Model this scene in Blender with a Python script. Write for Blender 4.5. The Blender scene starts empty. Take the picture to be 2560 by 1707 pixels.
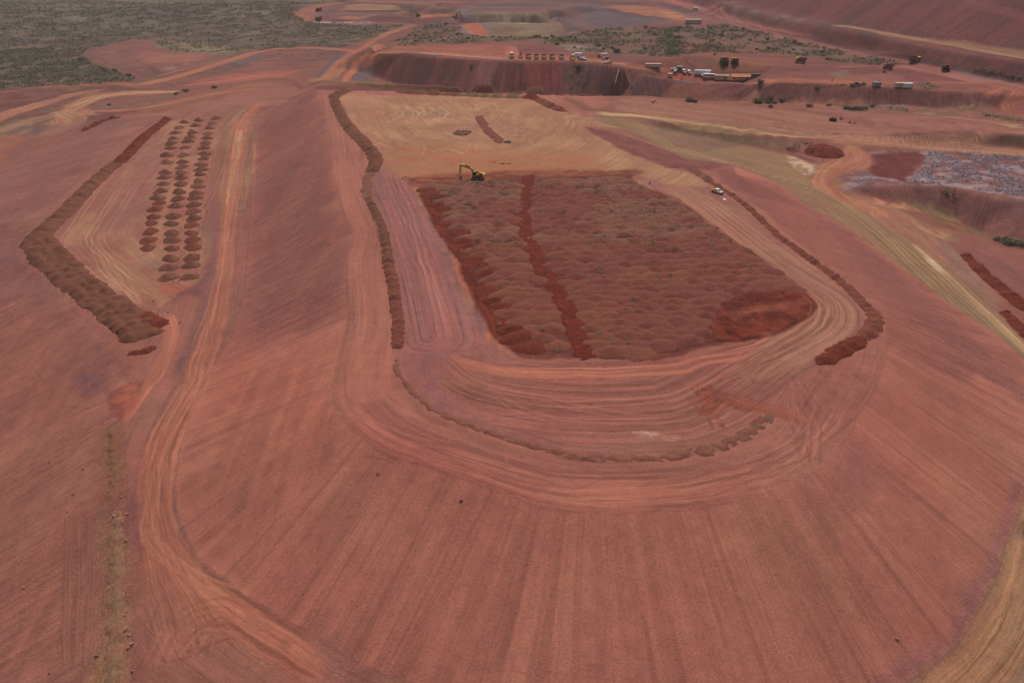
import bpy, bmesh, math, random
import numpy as np
from mathutils import Vector, Matrix
from mathutils.geometry import delaunay_2d_cdt
R = math.radians
random.seed(7)
rng = np.random.default_rng(11)
scene = bpy.context.scene

# ------------------------------------------------------------------ camera, world, sun
PITCH, CAMZ, F = 32.0, 95.0, 1706.7
cam_d = bpy.data.cameras.new('camera'); cam = bpy.data.objects.new('camera', cam_d)
scene.collection.objects.link(cam); scene.camera = cam
cam.location = (0, 0, CAMZ); cam.rotation_euler = (R(90 - PITCH), 0, 0)
cam_d.sensor_width = 36; cam_d.lens = 24; cam_d.clip_start = 0.5; cam_d.clip_end = 20000
SUN_EL, SUN_AZ = 63, 8        # high behind thin cloud
w = bpy.data.worlds.new('World'); scene.world = w; w.use_nodes = True
nt = w.node_tree; bg = nt.nodes['Background']; bg.inputs[1].default_value = 0.085
sky = nt.nodes.new('ShaderNodeTexSky'); sky.sky_type = 'NISHITA'; sky.sun_disc = False
sky.sun_elevation = R(SUN_EL); sky.sun_rotation = R(SUN_AZ); sky.air_density = 1.0; sky.dust_density = 6.0; sky.ozone_density = 0.6
nt.links.new(sky.outputs[0], bg.inputs[0])
sd = bpy.data.lights.new('sun', 'SUN'); sd.energy = 1.75; sd.angle = R(12); sd.color = (1.0, 0.93, 0.84)
so = bpy.data.objects.new('sun', sd); scene.collection.objects.link(so)
dv = Vector((math.sin(R(SUN_AZ)) * math.cos(R(SUN_EL)), math.cos(R(SUN_AZ)) * math.cos(R(SUN_EL)), math.sin(R(SUN_EL))))
so.rotation_euler = dv.to_track_quat('Z', 'Y').to_euler()
scene.view_settings.view_transform = 'Standard'; scene.view_settings.look = 'None'
scene.view_settings.exposure = 0.0; scene.view_settings.gamma = 1.0
scene.render.engine = 'CYCLES'
scene.cycles.volume_bounces = 0; scene.cycles.max_bounces = 4

# ------------------------------------------------------------------ basic helpers
def tag(o, label=None, cat=None, group=None, kind=None):
    if label: o['label'] = label
    if cat: o['category'] = cat
    if group: o['group'] = group
    if kind: o['kind'] = kind
    return o
def link(o):
    scene.collection.objects.link(o); return o
def lin(c):
    c = np.asarray(c, float) / 255.0
    return np.where(c <= 0.04045, c / 12.92, ((c + 0.055) / 1.055) ** 2.4)
# pixel tiles of the photograph used when the outlines were read off
TL = dict(S=(0, 0, 1.0), O=(0, 0, .91875), T1=(0, 0, 2.6133), T2=(800, 0, 2.6133), T3=(1660, 0, 2.6133), T4=(0, 250, 2.24),
          T5=(700, 200, 2.091), T6=(1400, 300, 2.412), B1=(0, 900, 1.943), B2=(800, 850, 1.83), B3=(1660, 850, 1.83),
          R=(1960, 200, 2.24), C=(1100, 0, 7.84), D=(1100, 270, 9.8), E=(1800, 240, 5.88))
def P(t, pts):
    x0, y0, s = TL[t]
    return [(x0 + a / s, y0 + b / s) for a, b in pts]
_cp, _sp = math.cos(R(PITCH)), math.sin(R(PITCH))
def ray(u, v):
    x = (u - 1280) / F; y = -(v - 853.5) / F
    return np.array([x, _cp + y * _sp, -_sp + y * _cp])
def at_z(u, v, z):
    d = ray(u, v); return d * ((z - CAMZ) / d[2])

# ------------------------------------------------------------------ value noise
_T = rng.random((256, 256)).astype(np.float32)
def vn(x, y, s=0):
    x = x + 17.3 * s; y = y + 9.7 * s
    xf = np.floor(x); yf = np.floor(y)
    a = (x - xf).astype(np.float32); b = (y - yf).astype(np.float32)
    xi = xf.astype(np.int64) & 255; yi = yf.astype(np.int64) & 255
    a = a * a * (3 - 2 * a); b = b * b * (3 - 2 * b)
    x1 = (xi + 1) & 255; y1 = (yi + 1) & 255
    return (_T[yi, xi] * (1 - a) + _T[yi, x1] * a) * (1 - b) + (_T[y1, xi] * (1 - a) + _T[y1, x1] * a) * b
def fbm(x, y, n=4, s=0):
    t = 0; amp = .5; tot = 0
    for i in range(n):
        t = t + amp * vn(x, y, s + i * 3); tot += amp; amp *= .5; x = x * 2.03; y = y * 2.03
    return t / tot
def sm(x, a, b):
    t = np.clip((x - a) / (b - a), 0, 1); return t * t * (3 - 2 * t)

# ------------------------------------------------------------------ terrain breaklines  (u, v, z)
L = -15.0
def Z(pts, z):   # constant or linearly changing level along the line
    n = len(pts)
    if np.isscalar(z): return [(a, b, z) for a, b in pts]
    return [(a, b, z[0] + (z[1] - z[0]) * i / (n - 1)) for i, (a, b) in enumerate(pts)]
crest_px = [(791,224),(812,285),(824,343),(829,439),(845,490),(858,535),(884,583),(877,621),(863,654),(867,726),(872,798),(856,860),(840,920),(833,987),(849,1030),(898,1074),(986,1118),(1084,1156),(1183,1189),(1292,1233),(1401,1260),(1510,1268),(1600,1266),(1696,1257),(1790,1245),(1879,1227),(1988,1200),(2075,1156),(2124,1090),(2152,1030),(2185,976),(2206,920),(2222,860),(2216,816),(2201,776),(2174,753),(2094,687),(2013,620),(1960,579),(1918,532),(1850,485),(1790,432),(1741,418),(1665,420),(1590,375),(1500,330),(1462,318)]
toeL_px = [(770,236),(700,262),(647,286),(638,339),(641,384),(630,473),(625,562),(620,652),(611,741),(585,830),(545,900),(515,962),(479,1034),(453,1106),(435,1209),(453,1301),(494,1394),(618,1492),(854,1636),(991,1697)]
toeR_px = [(1500,305),(1600,335),(1715,400),(1835,415),(1900,440),(1960,468),(2018,512),(2107,562),(2210,637),(2272,682),(2362,749),(2442,803),(2496,838),(2560,900),(2640,985),(2680,1080),(2640,1150),(2560,1240),(2534,1303),(2490,1429),(2436,1555),(2338,1659),(2277,1707)]
LN = []          # list of 3D polylines (world)
def br(pts): LN.append([tuple(at_z(a, b, z)[:2]) + (z,) for a, b, z in pts])
def bw(pts): LN.append([tuple(map(float, p)) for p in pts])
br(Z(crest_px, 0.0))
zt = []
for i, (a, b) in enumerate(toeL_px): zt.append((a, b, L - 3 * max(0, 1 - abs(i - 4) / 6) if i > 1 else (-8 if i == 0 else -14)))
br(zt)
zr = [0.0 - 1.5, -3, -4.5, -5, -6.5, -8, -9.5, -11, -12.5, -13.5, -14.3, -14.8] + [L] * 11
br([(a, b, z) for (a, b), z in zip(toeR_px, zr)])
bw([(-20, 65, L), (0, 57, L), (25, 53, L), (48, 58, L), (72, 68, L)])
# interior of the plateau
br(Z([(820,226),(1000,228),(1150,232),(1300,236),(1440,240),(1520,262)], 0.0))
br(Z([(1150,300),(1250,420),(1400,440)], 0.0)); br(Z([(1000,460),(1050,700),(1150,880)], 0.0)); br(Z([(1700,900),(1850,760)], 0.0)); br(Z([(1300,950),(1700,1100)], -0.3))
# ground behind the plateau rear
br(Z([(800,213),(950,208),(1150,214),(1350,219),(1500,224)], -14.0))
bw([(-170, 520, -21), (-80, 530, -23), (0, 535, -23), (80, 525, -22), (150, 520, -17)])
# far wall: top edge and foot
wtop = [(900,130),(960,133),(1010,134),(1080,143),(1200,150),(1300,154),(1440,155),(1520,162),(1600,178),(1690,198),(1745,203),(1850,203),(1950,207),(2060,210),(2160,218),(2280,222),(2380,228),(2450,232)]
ztop = [-8,-4,-2,-1,0,0,0,0,0,1,1,1,2,3,4,4,4,4]
br([(a, b, z) for (a, b), z in zip(wtop, ztop)])
zft = [-22,-23,-24,-24,-24,-23,-22,-20,-17,-14,-12,-10,-8,-7,-6,-5,-4,-4]
foot = []
for (a, b), z1, z2 in zip(wtop, ztop, zft):
    p = at_z(a, b, z1); r = math.hypot(p[0], p[1]); k = (r - max(4, (z1 - z2) * 1.25)) / r
    foot.append((p[0] * k, p[1] * k, z2))
bw(foot)
# far plateau behind the wall
br(Z([(930,112),(1200,135),(1400,143),(1560,158)], (-2, 0))); br(Z([(1000,100),(1200,112),(1500,115),(1800,150),(2100,190),(2400,215)], (-3, 3)))
br(Z([(1080,98),(1150,100),(1300,102),(1420,98)], -3.0))
# pit with the pale face
br(Z([(1175,99),(1200,98),(1300,98),(1390,97)], -31.0)); br(Z([(1150,34),(1190,31),(1260,32),(1340,36),(1385,42)], -5.0))
br(Z([(1420,90),(1410,60),(1390,40)], -6.0)); br(Z([(1140,92),(1130,60),(1140,38)], -6.0))
br(Z([(1100,10),(1300,5),(1500,20)], -4.0)); br(Z([(1450,60),(1500,75),(1600,70)], (-4, -2)))
# right-hand big dump: foot road, bench, upper slope
br(Z([(1560,-35),(1660,5),(1800,50),(2000,110),(2160,140),(2300,178),(2430,205),(2560,232),(2700,262)], (-4, 5)))
br(Z([(1575,-38),(1675,0),(1810,42),(2010,101),(2170,130),(2310,167),(2440,193),(2570,218),(2710,245)], (-3, 6)))
def climb(footp, zf, topp, ratio):
    fu = [p[0] for p in footp]; fv = [p[1] for p in footp]; out = []
    for u, v in topp:
        fz = float(np.interp(u, fu, zf if not np.isscalar(zf) else [zf] * len(fu))); q = at_z(u, float(np.interp(u, fu, fv)), fz); df = math.hypot(q[0], q[1])
        r_ = ray(u, v); tau = -r_[2] / math.hypot(r_[0], r_[1]); d = (CAMZ - fz + df / ratio) / (tau + 1 / ratio); k = d / math.hypot(r_[0], r_[1])
        out.append((r_[0] * k, r_[1] * k, CAMZ + r_[2] * k))
    return out
_ft = [(1575,-38),(1675,0),(1810,42),(2010,101),(2170,130),(2310,167),(2440,193),(2570,218),(2710,245)]
_tp = [(1800,8),(1900,38),(2080,69),(2200,94),(2300,114),(2430,137),(2560,157),(2700,182)]
_be = climb(_ft, list(np.linspace(-3, 6, 9)), _tp, 1.5); bw(_be)
_in = [tuple(at_z(u, v, zb + .3)) for (u, v), zb in zip([(1850,5),(1950,34),(2090,60),(2200,78),(2300,95),(2430,120),(2560,145),(2700,168)], [p[2] for p in _be])]
_in = [(p[0], p[1], zb[2] + .3) for p, zb in zip(_in, _be)]; bw(_in)
bw([(p[0] + 70, p[1] + 80, 66) for p in _in]); bw([(p[0] + 300, p[1] + 300, 70) for p in _in])
# access ground on the right
br(Z([(1530,268),(1660,290),(1800,312),(1960,333),(2130,352),(2300,362),(2560,385),(2700,398)], (-1, -10)))   # pale road
br(Z([(1600,248),(1750,262),(1900,275),(2060,290),(2180,325),(2300,345),(2560,372),(2700,385)], (-1.5, -10)))
br(Z([(1620,240),(1750,250),(1900,262),(2060,275),(2150,290)], (-3, -3)))
br(Z([(2200,312),(2300,328),(2450,335),(2560,338),(2700,345)], -3.0)); br(Z([(2230,290),(2560,300),(2700,305)], -3.5))
br([(1600,308,-3.2),(1700,330,-8),(1800,352,-10),(1900,372,-11.2),(1960,384,-12)])                        # foot of its batter
br([(1580,296,-1.6),(1700,306,-3.4),(1800,318,-5),(1900,333,-6.2),(1980,345,-7.2),(2060,352,-7.6)])      # its crest
br(Z([(1750,420),(1850,430)], -6)) if False else None
br([(1960,420,-11),(2050,450,-11.5),(2150,520,-12.5),(2260,600,-13.8),(2380,700,-14.8)])
br([(2140,370,-8.4),(2120,400,-9.5),(2080,440,-11)])
# vegetated pad and its face
br(Z([(2180,385),(2300,385),(2450,392),(2560,398),(2700,410)], -9.5))
br(Z([(2135,468),(2230,466),(2330,463),(2420,478),(2480,497),(2560,505),(2700,530)], -9.5))
br([(2160,485,-12),(2246,512,-15),(2326,530,-18),(2389,550,-20),(2433,578,-21),(2487,614,-22),(2560,628,-22),(2700,650,-22)])
br([(2300,600,-15),(2400,680,-16.5),(2500,780,-16.5),(2580,860,-16.5),(2700,960,-16.5)])
br([(2450,630,-20),(2560,730,-20),(2700,850,-20)])
bw([(135, 62, L), (150, 100, L), (170, 140, L), (185, 165, L)])
bw([(150, 45, -31), (185, 95, -31), (215, 150, -31), (240, 190, -31), (330, 230, -31)]); bw([(40, 38, L), (90, 42, L), (128, 56, L)])
bw([(-20, 40, L), (-48, 45, L)]); bw([(-30, 18, -31), (50, 14, -31), (110, 22, -31)]); bw([(-60, -30, -31), (60, -30, -31), (200, -30, -31)])
# lower bench on the left and the second batter
b2c = [(560,262),(440,280),(400,292),(330,335),(270,375),(200,440),(130,520),(58,590),(40,620),(75,665),(150,740),(230,820),(300,920),(330,965)]
br(Z(b2c, L - 1)); b2d = [(302,1010),(312,1100),(318,1200),(322,1300),(328,1400),(332,1500),(330,1600),(333,1707)]
br(Z(b2d, L)); br(Z([(300,470),(330,640),(400,740)], L - 1)); br(Z([(500,300),(480,500),(500,700)], L - 1.5))
bw([(-52, 52, L), (-50, 45, L)])
for c in (b2c[2:], b2d):
    q = [at_z(a, b, L - 1)[:2] for a, b in c]
    nn = []
    for i, p in enumerate(q):
        t = np.array(q[min(i + 1, len(q) - 1)]) - np.array(q[max(i - 1, 0)]); n = np.array([t[1], -t[0]]); n = n / np.linalg.norm(n)
        if n[0] > 0: n = -n
        nn.append((p[0] + n[0] * 46, p[1] + n[1] * 46, -31.5))
    if c is b2d: bw(nn)
br(Z([(-60,452),(0,432),(80,392),(163,350),(240,312),(290,290),(420,262),(560,245)], (-31, -18)))
bw([(-330, 150, -31), (-260, 190, -31), (-215, 230, -31)]); bw([(-160, 60, -31), (-150, 100, -31), (-150, 120, -31)])
br(Z([(0,300),(160,250),(330,225),(500,205),(700,200),(800,197)], (-29, -18)))
br(Z([(300,200),(400,196),(560,160),(700,133),(860,128)], (-28, -16))); br(Z([(800,200),(840,160),(880,130),(960,100),(1050,62)], (-18, -17)))
br(Z([(0,190),(200,180),(300,165)], -29)); br(Z([(0,80),(300,90),(600,100),(800,95)], (-30, -22)))
br(Z([(0,10),(400,10),(750,20),(900,20),(1060,30)], (-30, -20))); br(Z([(760,50),(900,60),(1060,60)], (-21, -18)))
for yy, zz in ((1600, -28), (2600, -25), (6500, -20)): bw([(x, yy, zz) for x in np.linspace(-5500, 5500, 12)])
bw([(x, 1050, -29) for x in np.linspace(-1600, -650, 5)]); bw([(x, 600, -30) for x in np.linspace(-1200, -480, 5)])
bw([(x, 300, -31) for x in np.linspace(-1200, -300, 5)]); bw([(x, -60, -31) for x in np.linspace(-1200, 1200, 9)])
bw([(x, 250, -22) for x in np.linspace(330, 1200, 5)]); bw([(700, 500, 60), (1200, 450, 60), (900, 900, 74), (1300, 1200, 74)])

pts3 = []
for ln in LN:
    for a, b in zip(ln[:-1], ln[1:]):
        a = np.array(a); b = np.array(b); dist = max(30., math.hypot(*(a + b)[:2]) / 2)
        n = max(1, int(np.linalg.norm((b - a)[:2]) / max(3.0, dist * .02)))
        n = min(n, 60)
        for k in range(n): pts3.append(a + (b - a) * k / n)
    pts3.append(np.array(ln[-1]))
pts3 = np.array(pts3)
_, keep = np.unique(np.round(pts3[:, :2] / 1.2), axis=0, return_index=True)
pts3 = pts3[np.sort(keep)]
res = delaunay_2d_cdt([Vector((float(p[0]), float(p[1]))) for p in pts3], [], [], 0, 1e-5)
tv = np.array([[v.x, v.y] for v in res[0]]); zz = np.array([pts3[o[0]][2] for o in res[3]])
tris = np.array([f for f in res[2] if len(f) == 3])

def rasterise(x0, y0, nx, ny, cell):
    G = np.full((ny, nx), -28.0, np.float32)
    for t in tris:
        p = tv[t]; z = zz[t]
        ix0 = max(0, int((p[:, 0].min() - x0) / cell)); ix1 = min(nx - 1, int((p[:, 0].max() - x0) / cell) + 1)
        iy0 = max(0, int((p[:, 1].min() - y0) / cell)); iy1 = min(ny - 1, int((p[:, 1].max() - y0) / cell) + 1)
        if ix1 < ix0 or iy1 < iy0: continue
        X, Y = np.meshgrid(x0 + np.arange(ix0, ix1 + 1) * cell, y0 + np.arange(iy0, iy1 + 1) * cell)
        d = (p[1, 1] - p[2, 1]) * (p[0, 0] - p[2, 0]) + (p[2, 0] - p[1, 0]) * (p[0, 1] - p[2, 1])
        if abs(d) < 1e-9: continue
        a = ((p[1, 1] - p[2, 1]) * (X - p[2, 0]) + (p[2, 0] - p[1, 0]) * (Y - p[2, 1])) / d
        b = ((p[2, 1] - p[0, 1]) * (X - p[2, 0]) + (p[0, 0] - p[2, 0]) * (Y - p[2, 1])) / d
        c = 1 - a - b
        m = (a >= -1e-6) & (b >= -1e-6) & (c >= -1e-6)
        sub = G[iy0:iy1 + 1, ix0:ix1 + 1]; sub[m] = (a * z[0] + b * z[1] + c * z[2])[m]
    return G
def blur(G, n):
    for _ in range(n):
        g = np.pad(G, 1, mode='edge'); G = (g[:-2, 1:-1] + g[2:, 1:-1] + g[1:-1, :-2] + g[1:-1, 2:] + 2 * G) / 6
    return G
N0 = (-300., 10., 700, 640, 1.0); F0 = (-2000., -100., 1000, 650, 4.0)
GN = blur(rasterise(*N0), 5); GF = blur(rasterise(*F0), 1)
def bil(G, g, x, y):
    x0, y0, nx, ny, c = g
    fx = np.clip((x - x0) / c, 0, nx - 1.001); fy = np.clip((y - y0) / c, 0, ny - 1.001)
    i = fx.astype(int); j = fy.astype(int); a = fx - i; b = fy - j
    return (G[j, i] * (1 - a) + G[j, i + 1] * a) * (1 - b) + (G[j + 1, i] * (1 - a) + G[j + 1, i + 1] * a) * b
def H(x, y):
    x = np.asarray(x, float); y = np.asarray(y, float)
    zn = bil(GN, N0, x, y); zf = bil(GF, F0, x, y)
    e = np.minimum(np.minimum(x - N0[0], N0[0] + N0[2] - 1 - x), np.minimum(y - N0[1], N0[1] + N0[3] - 1 - y))
    k = sm(e, 0, 25); z = zn * k + zf * (1 - k)
    r = np.hypot(x, y)
    z = z + 0.5 * (fbm(x / 22, y / 22, 3, 5) - .5) + (fbm(x / 70, y / 70, 3, 8) - .5) * sm(r, 480, 900) * 7
    return z
def hit(u, v):
    """march the picture ray to the ground"""
    d = ray(u, v); t = 60.0; step = 4.0
    if d[2] > -0.03: d[2] = -0.03
    ts = np.concatenate([np.arange(60, 1500, 1.5), np.arange(1500, 4500, 20)])
    p = d[None] * ts[:, None]; z = H(p[:, 0], p[:, 1])
    below = np.nonzero(CAMZ + p[:, 2] < z)[0]
    if len(below) == 0: return tuple(p[-1, :2])
    k = below[0]; a = ts[max(k - 1, 0)]; b = ts[k]
    tt = np.linspace(a, b, 12); q = d[None] * tt[:, None]; j = np.nonzero(CAMZ + q[:, 2] < H(q[:, 0], q[:, 1]))[0]
    q = q[j[0]] if len(j) else q[-1]
    return (float(q[0]), float(q[1]))
def W(pts): return np.array([hit(a, b) for a, b in pts])
def at(u, v):
    x, y = hit(u, v); return Vector((x, y, float(H(x, y))))

# ------------------------------------------------------------------ ground vertices
rad = [14.0]
while rad[-1] < 6000:
    d = rad[-1]
    s = 0.85 * (d * d + CAMZ ** 2) / (683 * CAMZ)
    s = min(s, 1.0 if d < 640 else (2.6 if d < 1150 else (7 if d < 1600 else d * .03)))
    rad.append(d + (max(.24, s) if d > 52 else 1.2))
rad = np.array(rad)
ang = np.concatenate([np.arange(-84, -58, 1.0), np.arange(-58, -40, .2), np.arange(-40, 40, .085), np.arange(40, 58.1, .2), np.arange(59, 85, 1.0)])
RR, AA = np.meshgrid(rad, np.radians(ang), indexing='ij')
nr, na = RR.shape
X = (RR * np.sin(AA)).ravel(); Y = (RR * np.cos(AA)).ravel(); N = len(X)
ZG = H(X, Y)
RRf = RR.ravel()
col = np.tile(lin((140, 88, 78)), (N, 1)).astype(np.float32)
FU = (X * .8 + Y * .3).astype(np.float32); FV = (Y * .8 - X * .3).astype(np.float32)
AMP = np.full(N, .25, np.float32)      # strength of the streaks
ROUGH = np.full(N, .5, np.float32)     # strength of the clods
w1x = (fbm(X / 9, Y / 9, 3, 1) - .5); w1y = (fbm(X / 9, Y / 9, 3, 21) - .5)
w2 = (fbm(X / 2.2, Y / 2.2, 2, 31) - .5)
nA = fbm(X / 30, Y / 30, 4, 2); nB = fbm(X / 6, Y / 6, 4, 12)
print('ground verts', N, nr, na)

def polyd(pl, idx):
    """nearest distance, signed side and arc length to a polyline for vertices idx"""
    x = X[idx]; y = Y[idx]
    best = np.full(len(idx), 1e18); sd_ = np.zeros(len(idx)); al = np.zeros(len(idx)); s = 0
    for a, b in zip(pl[:-1], pl[1:]):
        dx, dy = b - a; l = math.hypot(dx, dy)
        if l < 1e-6: continue
        t = np.clip(((x - a[0]) * dx + (y - a[1]) * dy) / (l * l), 0, 1)
        ex = x - a[0] - t * dx; ey = y - a[1] - t * dy; d2 = ex * ex + ey * ey
        m = d2 < best
        cr = (dx * ey - dy * ex)
        best = np.where(m, d2, best); sd_ = np.where(m, np.sign(cr), sd_); al = np.where(m, s + t * l, al)
        s += l
    return np.sqrt(best), sd_, al
def smoothline(p, n=1):
    p = np.asarray(p, float)
    for _ in range(n):
        q = [p[0]]
        for a, b in zip(p[:-1], p[1:]): q += [a * .75 + b * .25, a * .25 + b * .75]
        q.append(p[-1]); p = np.array(q)
    return p
def inside(pl, idx, ax, ay):
    x = X[idx] + ax; y = Y[idx] + ay; c = np.zeros(len(idx), bool)
    j = len(pl) - 1
    for i in range(len(pl)):
        xi, yi = pl[i]; xj, yj = pl[j]
        if yi != yj:
            c ^= ((yi > y) != (yj > y)) & (x < (xj - xi) * (y - yi) / (yj - yi) + xi)
        j = i
    return c
def bbox(pl, m):
    a = pl.min(0) - m; b = pl.max(0) + m
    return np.nonzero((X > a[0]) & (X < b[0]) & (Y > a[1]) & (Y < b[1]))[0]
def mixcol(idx, m, c1, c2, u, v, sc, amp, rough):
    c = lin(c1)[None]
    if c2 is not None:
        k = sm(fbm(u / sc[0], v / sc[1], 4, 4), .36, .64)[:, None]
        c = c * (1 - k) + lin(c2)[None] * k
    m = m[:, None]
    col[idx] = col[idx] * (1 - m) + c * m
    m = m[:, 0]
    AMP[idx] = AMP[idx] * (1 - m) + amp * m; ROUGH[idx] = ROUGH[idx] * (1 - m) + rough * m
def zone(pts, c1, c2=None, sc=(14, 14), flow=None, amp=.25, rough=.5, fe=1.0, warp=2.0, a=1.0, world=False, z=None):
    pl = np.array(pts, float) if world else (W(pts) if z is None else np.array([at_z(p, q, z)[:2] for p, q in pts]))
    ds = max(1., np.hypot(*pl.mean(0)) / 250); fe *= ds; warp *= ds
    idx = bbox(pl, 3 + warp + fe)
    if len(idx) == 0: return
    ax = w1x[idx] * warp * 2; ay = w1y[idx] * warp * 2 + w2[idx] * warp
    c = inside(pl, idx, ax, ay)
    if fe > 0:
        x0 = X[idx].copy(); y0 = Y[idx].copy()
        X[idx] += ax; Y[idx] += ay
        d, _, _ = polyd(np.vstack([pl, pl[:1]]), idx)
        X[idx] = x0; Y[idx] = y0
        m = sm(np.where(c, d, -d), -fe, fe)
    else: m = c.astype(float)
    sel = m > 0.002; idx = idx[sel]; m = m[sel] * a
    if flow is not None:
        kind, fl = flow; fl = smoothline(fl, 2)
        d, s, al = polyd(fl, idx)
        if kind == 'rad': u, v = al, d
        else: u, v = d * s, al
        mm = m > .5 * a
        FU[idx[mm]] = u[mm]; FV[idx[mm]] = v[mm]
    else: u, v = X[idx], Y[idx]
    mixcol(idx, m, c1, c2, u, v, sc, amp, rough)
def road(pts, width, c1, c2=None, sc=(1.6, 60), amp=.6, rough=.2, fe=1.0, a=1.0, ruts=0.0, world=False, setflow=True, berm=0.0):
    pl = smoothline(np.array(pts, float) if world else W(pts), 2)
    wd = np.asarray(width, float)
    idx = bbox(pl, wd.max() + 3)
    if len(idx) == 0: return
    x0 = X[idx].copy(); y0 = Y[idx].copy(); X[idx] += w1x[idx] * 1.2; Y[idx] += w1y[idx] * 1.2
    d, s, al = polyd(pl, idx); X[idx] = x0; Y[idx] = y0
    tot = np.hypot(*np.diff(pl, axis=0).T).sum()
    ww = wd if wd.ndim == 0 else np.interp(al / tot, np.linspace(0, 1, len(wd)), wd)
    ww = ww + w2[idx] * .25 * ww
    m = sm(ww / 2 - d, -fe / 2, fe / 2) * sm(al, 0.0, min(8, tot * .2)) * sm(tot - al, 0.0, min(8, tot * .2))
    sel = m > .002; idx = idx[sel]; m = m[sel] * a; u = (d * s)[sel]; v = al[sel]; ww = (ww * np.ones(len(sel)))[sel]
    if setflow:
        mm = m > .5 * a; FU[idx[mm]] = u[mm]; FV[idx[mm]] = v[mm]
    mixcol(idx, m, c1, c2, u, v, sc, amp, rough)
    if ww.mean() > 2.4 and setflow:
        wob = (vn(v / 14, v * 0 + 3.3, 5) - .5) * .5
        for of, sg in ((-.34, -1), (-.22, 1), (-.1, -1), (.04, 1), (.16, -1), (.28, 1), (.38, -1)):
            k = (1 - sm(np.abs(u - ww * (of + wob * .12)), .1, .38 + RRf[idx] / 900)) * m * sm(vn(v / 22, u * 0 + of * 40, 8), .25, .5)
            col[idx] *= (1 + sg * k * .16)[:, None]

rs0 = np.random.RandomState(5)
crestW = W(crest_px[:41]); toeLW = W(toeL_px); toeRW = np.array([hit(a, b) if a < 2560 else tuple(at_z(a, b, z)[:2]) for (a, b), z in zip(toeR_px, zr)])
b2W = W(b2c[1:] + b2d)

# ---- natural ground and far regions
veg1 = [(-900,265),(0,222),(110,215),(215,212),(330,203),(345,190),(300,178),(250,165),(205,140),(215,125),(330,100),(380,100),(420,128),(590,135),(700,122),(860,120),(890,108),(960,85),(1010,64),(860,58),(765,54),(742,35),(758,12),(860,0),(900,-40),(900,-150),(-900,-150)]
zone(veg1, (118,98,82), (98,82,72), sc=(30,12), amp=.1, rough=1.0, fe=3, warp=6)
zone([(-900,120),(0,80),(400,70),(760,60),(760,12),(900,-5),(900,-150),(-900,-150)], (122,112,98), (104,88,82), sc=(120,40), amp=.1, rough=.9, fe=12, warp=10, a=.8)
zone(P('T1',[(0,85),(300,90),(700,105),(900,140),(1100,190),(1300,210),(1500,150),(1200,110),(900,75),(500,70),(0,60)]), (92,76,76), (104,92,80), sc=(60,25), amp=.1, rough=1, fe=8, warp=8, a=.7)
# left clearing
zone(P('T1',[(530,345),(680,310),(860,310),(880,265),(950,255),(1050,320),(1180,360),(1390,355),(1400,380),(1300,420),(1180,470),(1050,500),(880,520),(860,500),(760,450),(640,400),(540,370)]), (142,92,82), (124,82,74), sc=(12,6), amp=.2, fe=3, warp=3)
zone(P('T1',[(940,330),(1050,345),(1380,360),(1290,400),(1120,415),(960,410),(900,380)]), (158,100,88), None, fe=2, warp=2)
zone(P('T1',[(985,275),(1200,270),(1500,310),(1560,350),(1500,362),(1380,350),(1200,350),(1060,320)]), (150,126,98), (118,102,80), sc=(8,5), rough=1, fe=2, warp=3)
zone(P('T1',[(900,400),(940,410),(1060,480),(1030,495)]), (110,70,64), fe=1, warp=1)
zone(P('T1',[(1060,440),(1180,430),(1300,400),(1250,425),(1100,460)]), (176,140,128), (130,90,84), sc=(5,5), fe=1, warp=2, a=.6)
# mid-left flats
zone(P('T1',[(0,575),(400,545),(860,525),(1180,470),(1560,350),(1800,310),(2340,320),(2250,345),(1750,340),(1500,440),(1200,520),(900,600),(600,700),(300,760),(0,860),(-400,980),(-400,640)]), (114,76,66), (136,90,76), sc=(14,6), fe=3, warp=3, rough=.9)
zone(P('T1',[(0,600),(180,590),(450,590),(420,640),(200,680),(0,720),(-200,760),(-200,640)]), (112,66,60), (128,80,70), sc=(12,8), fe=2, warp=3)
zone(P('T1',[(1210,535),(1500,490),(1780,465),(1960,455),(1930,500),(1750,515),(1400,550),(1250,560)]), (168,98,82), (156,92,80), sc=(10,6), fe=2, warp=2)
zone(P('T1',[(1500,420),(1650,380),(1800,340),(2230,345),(2170,400),(2100,440),(1960,455),(1780,440),(1560,460)]), (126,82,74), (146,92,82), sc=(14,7), fe=2, warp=3, rough=.8)
zone(P('T1',[(1420,440),(1700,330),(1740,345),(1760,370),(1560,440),(1430,480)]), (112,88,90), (128,96,90), sc=(5,5), fe=2, warp=3, rough=1)
# far mine workings
zone([(742,35),(758,12),(860,0),(1100,-8),(1200,-5),(1180,30),(1120,62),(1010,64),(860,58),(765,54)], (128,84,80), (116,78,76), sc=(20,10), fe=3, warp=3)
for q, c in (([(862,14),(1000,14),(1000,25),(862,27)], (166,118,92)), ([(850,42),(925,42),(905,53),(848,52)], (172,104,78)), ([(1050,34),(1135,34),(1140,48),(1052,48)], (192,118,90)), ([(850,30),(1010,28),(1030,38),(900,40)], (118,88,70)), ([(1060,10),(1110,10),(1115,18),(1055,22)], (150,106,88)), ([(862,27),(1005,25),(1005,28),(862,30)], (96,62,56))):
    zone(q, c, tuple(int(x * .93) for x in c), fe=1.2, warp=2, amp=.1, sc=(10,5))
road(P('S',[(770,55),(757,48),(762,28),(780,16),(850,7),(950,5),(1100,6),(1160,8)]), 26, (168,100,82), (150,92,80), fe=2)
road(P('S',[(785,56),(850,59),(900,56),(960,52),(1060,56),(1150,54)]), 24, (140,86,80), (158,98,88), fe=2)
zone([(893,50),(930,46),(940,50),(925,60),(890,60)], (176,150,156), (140,100,100), sc=(6,4), fe=1.5, warp=3)
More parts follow.
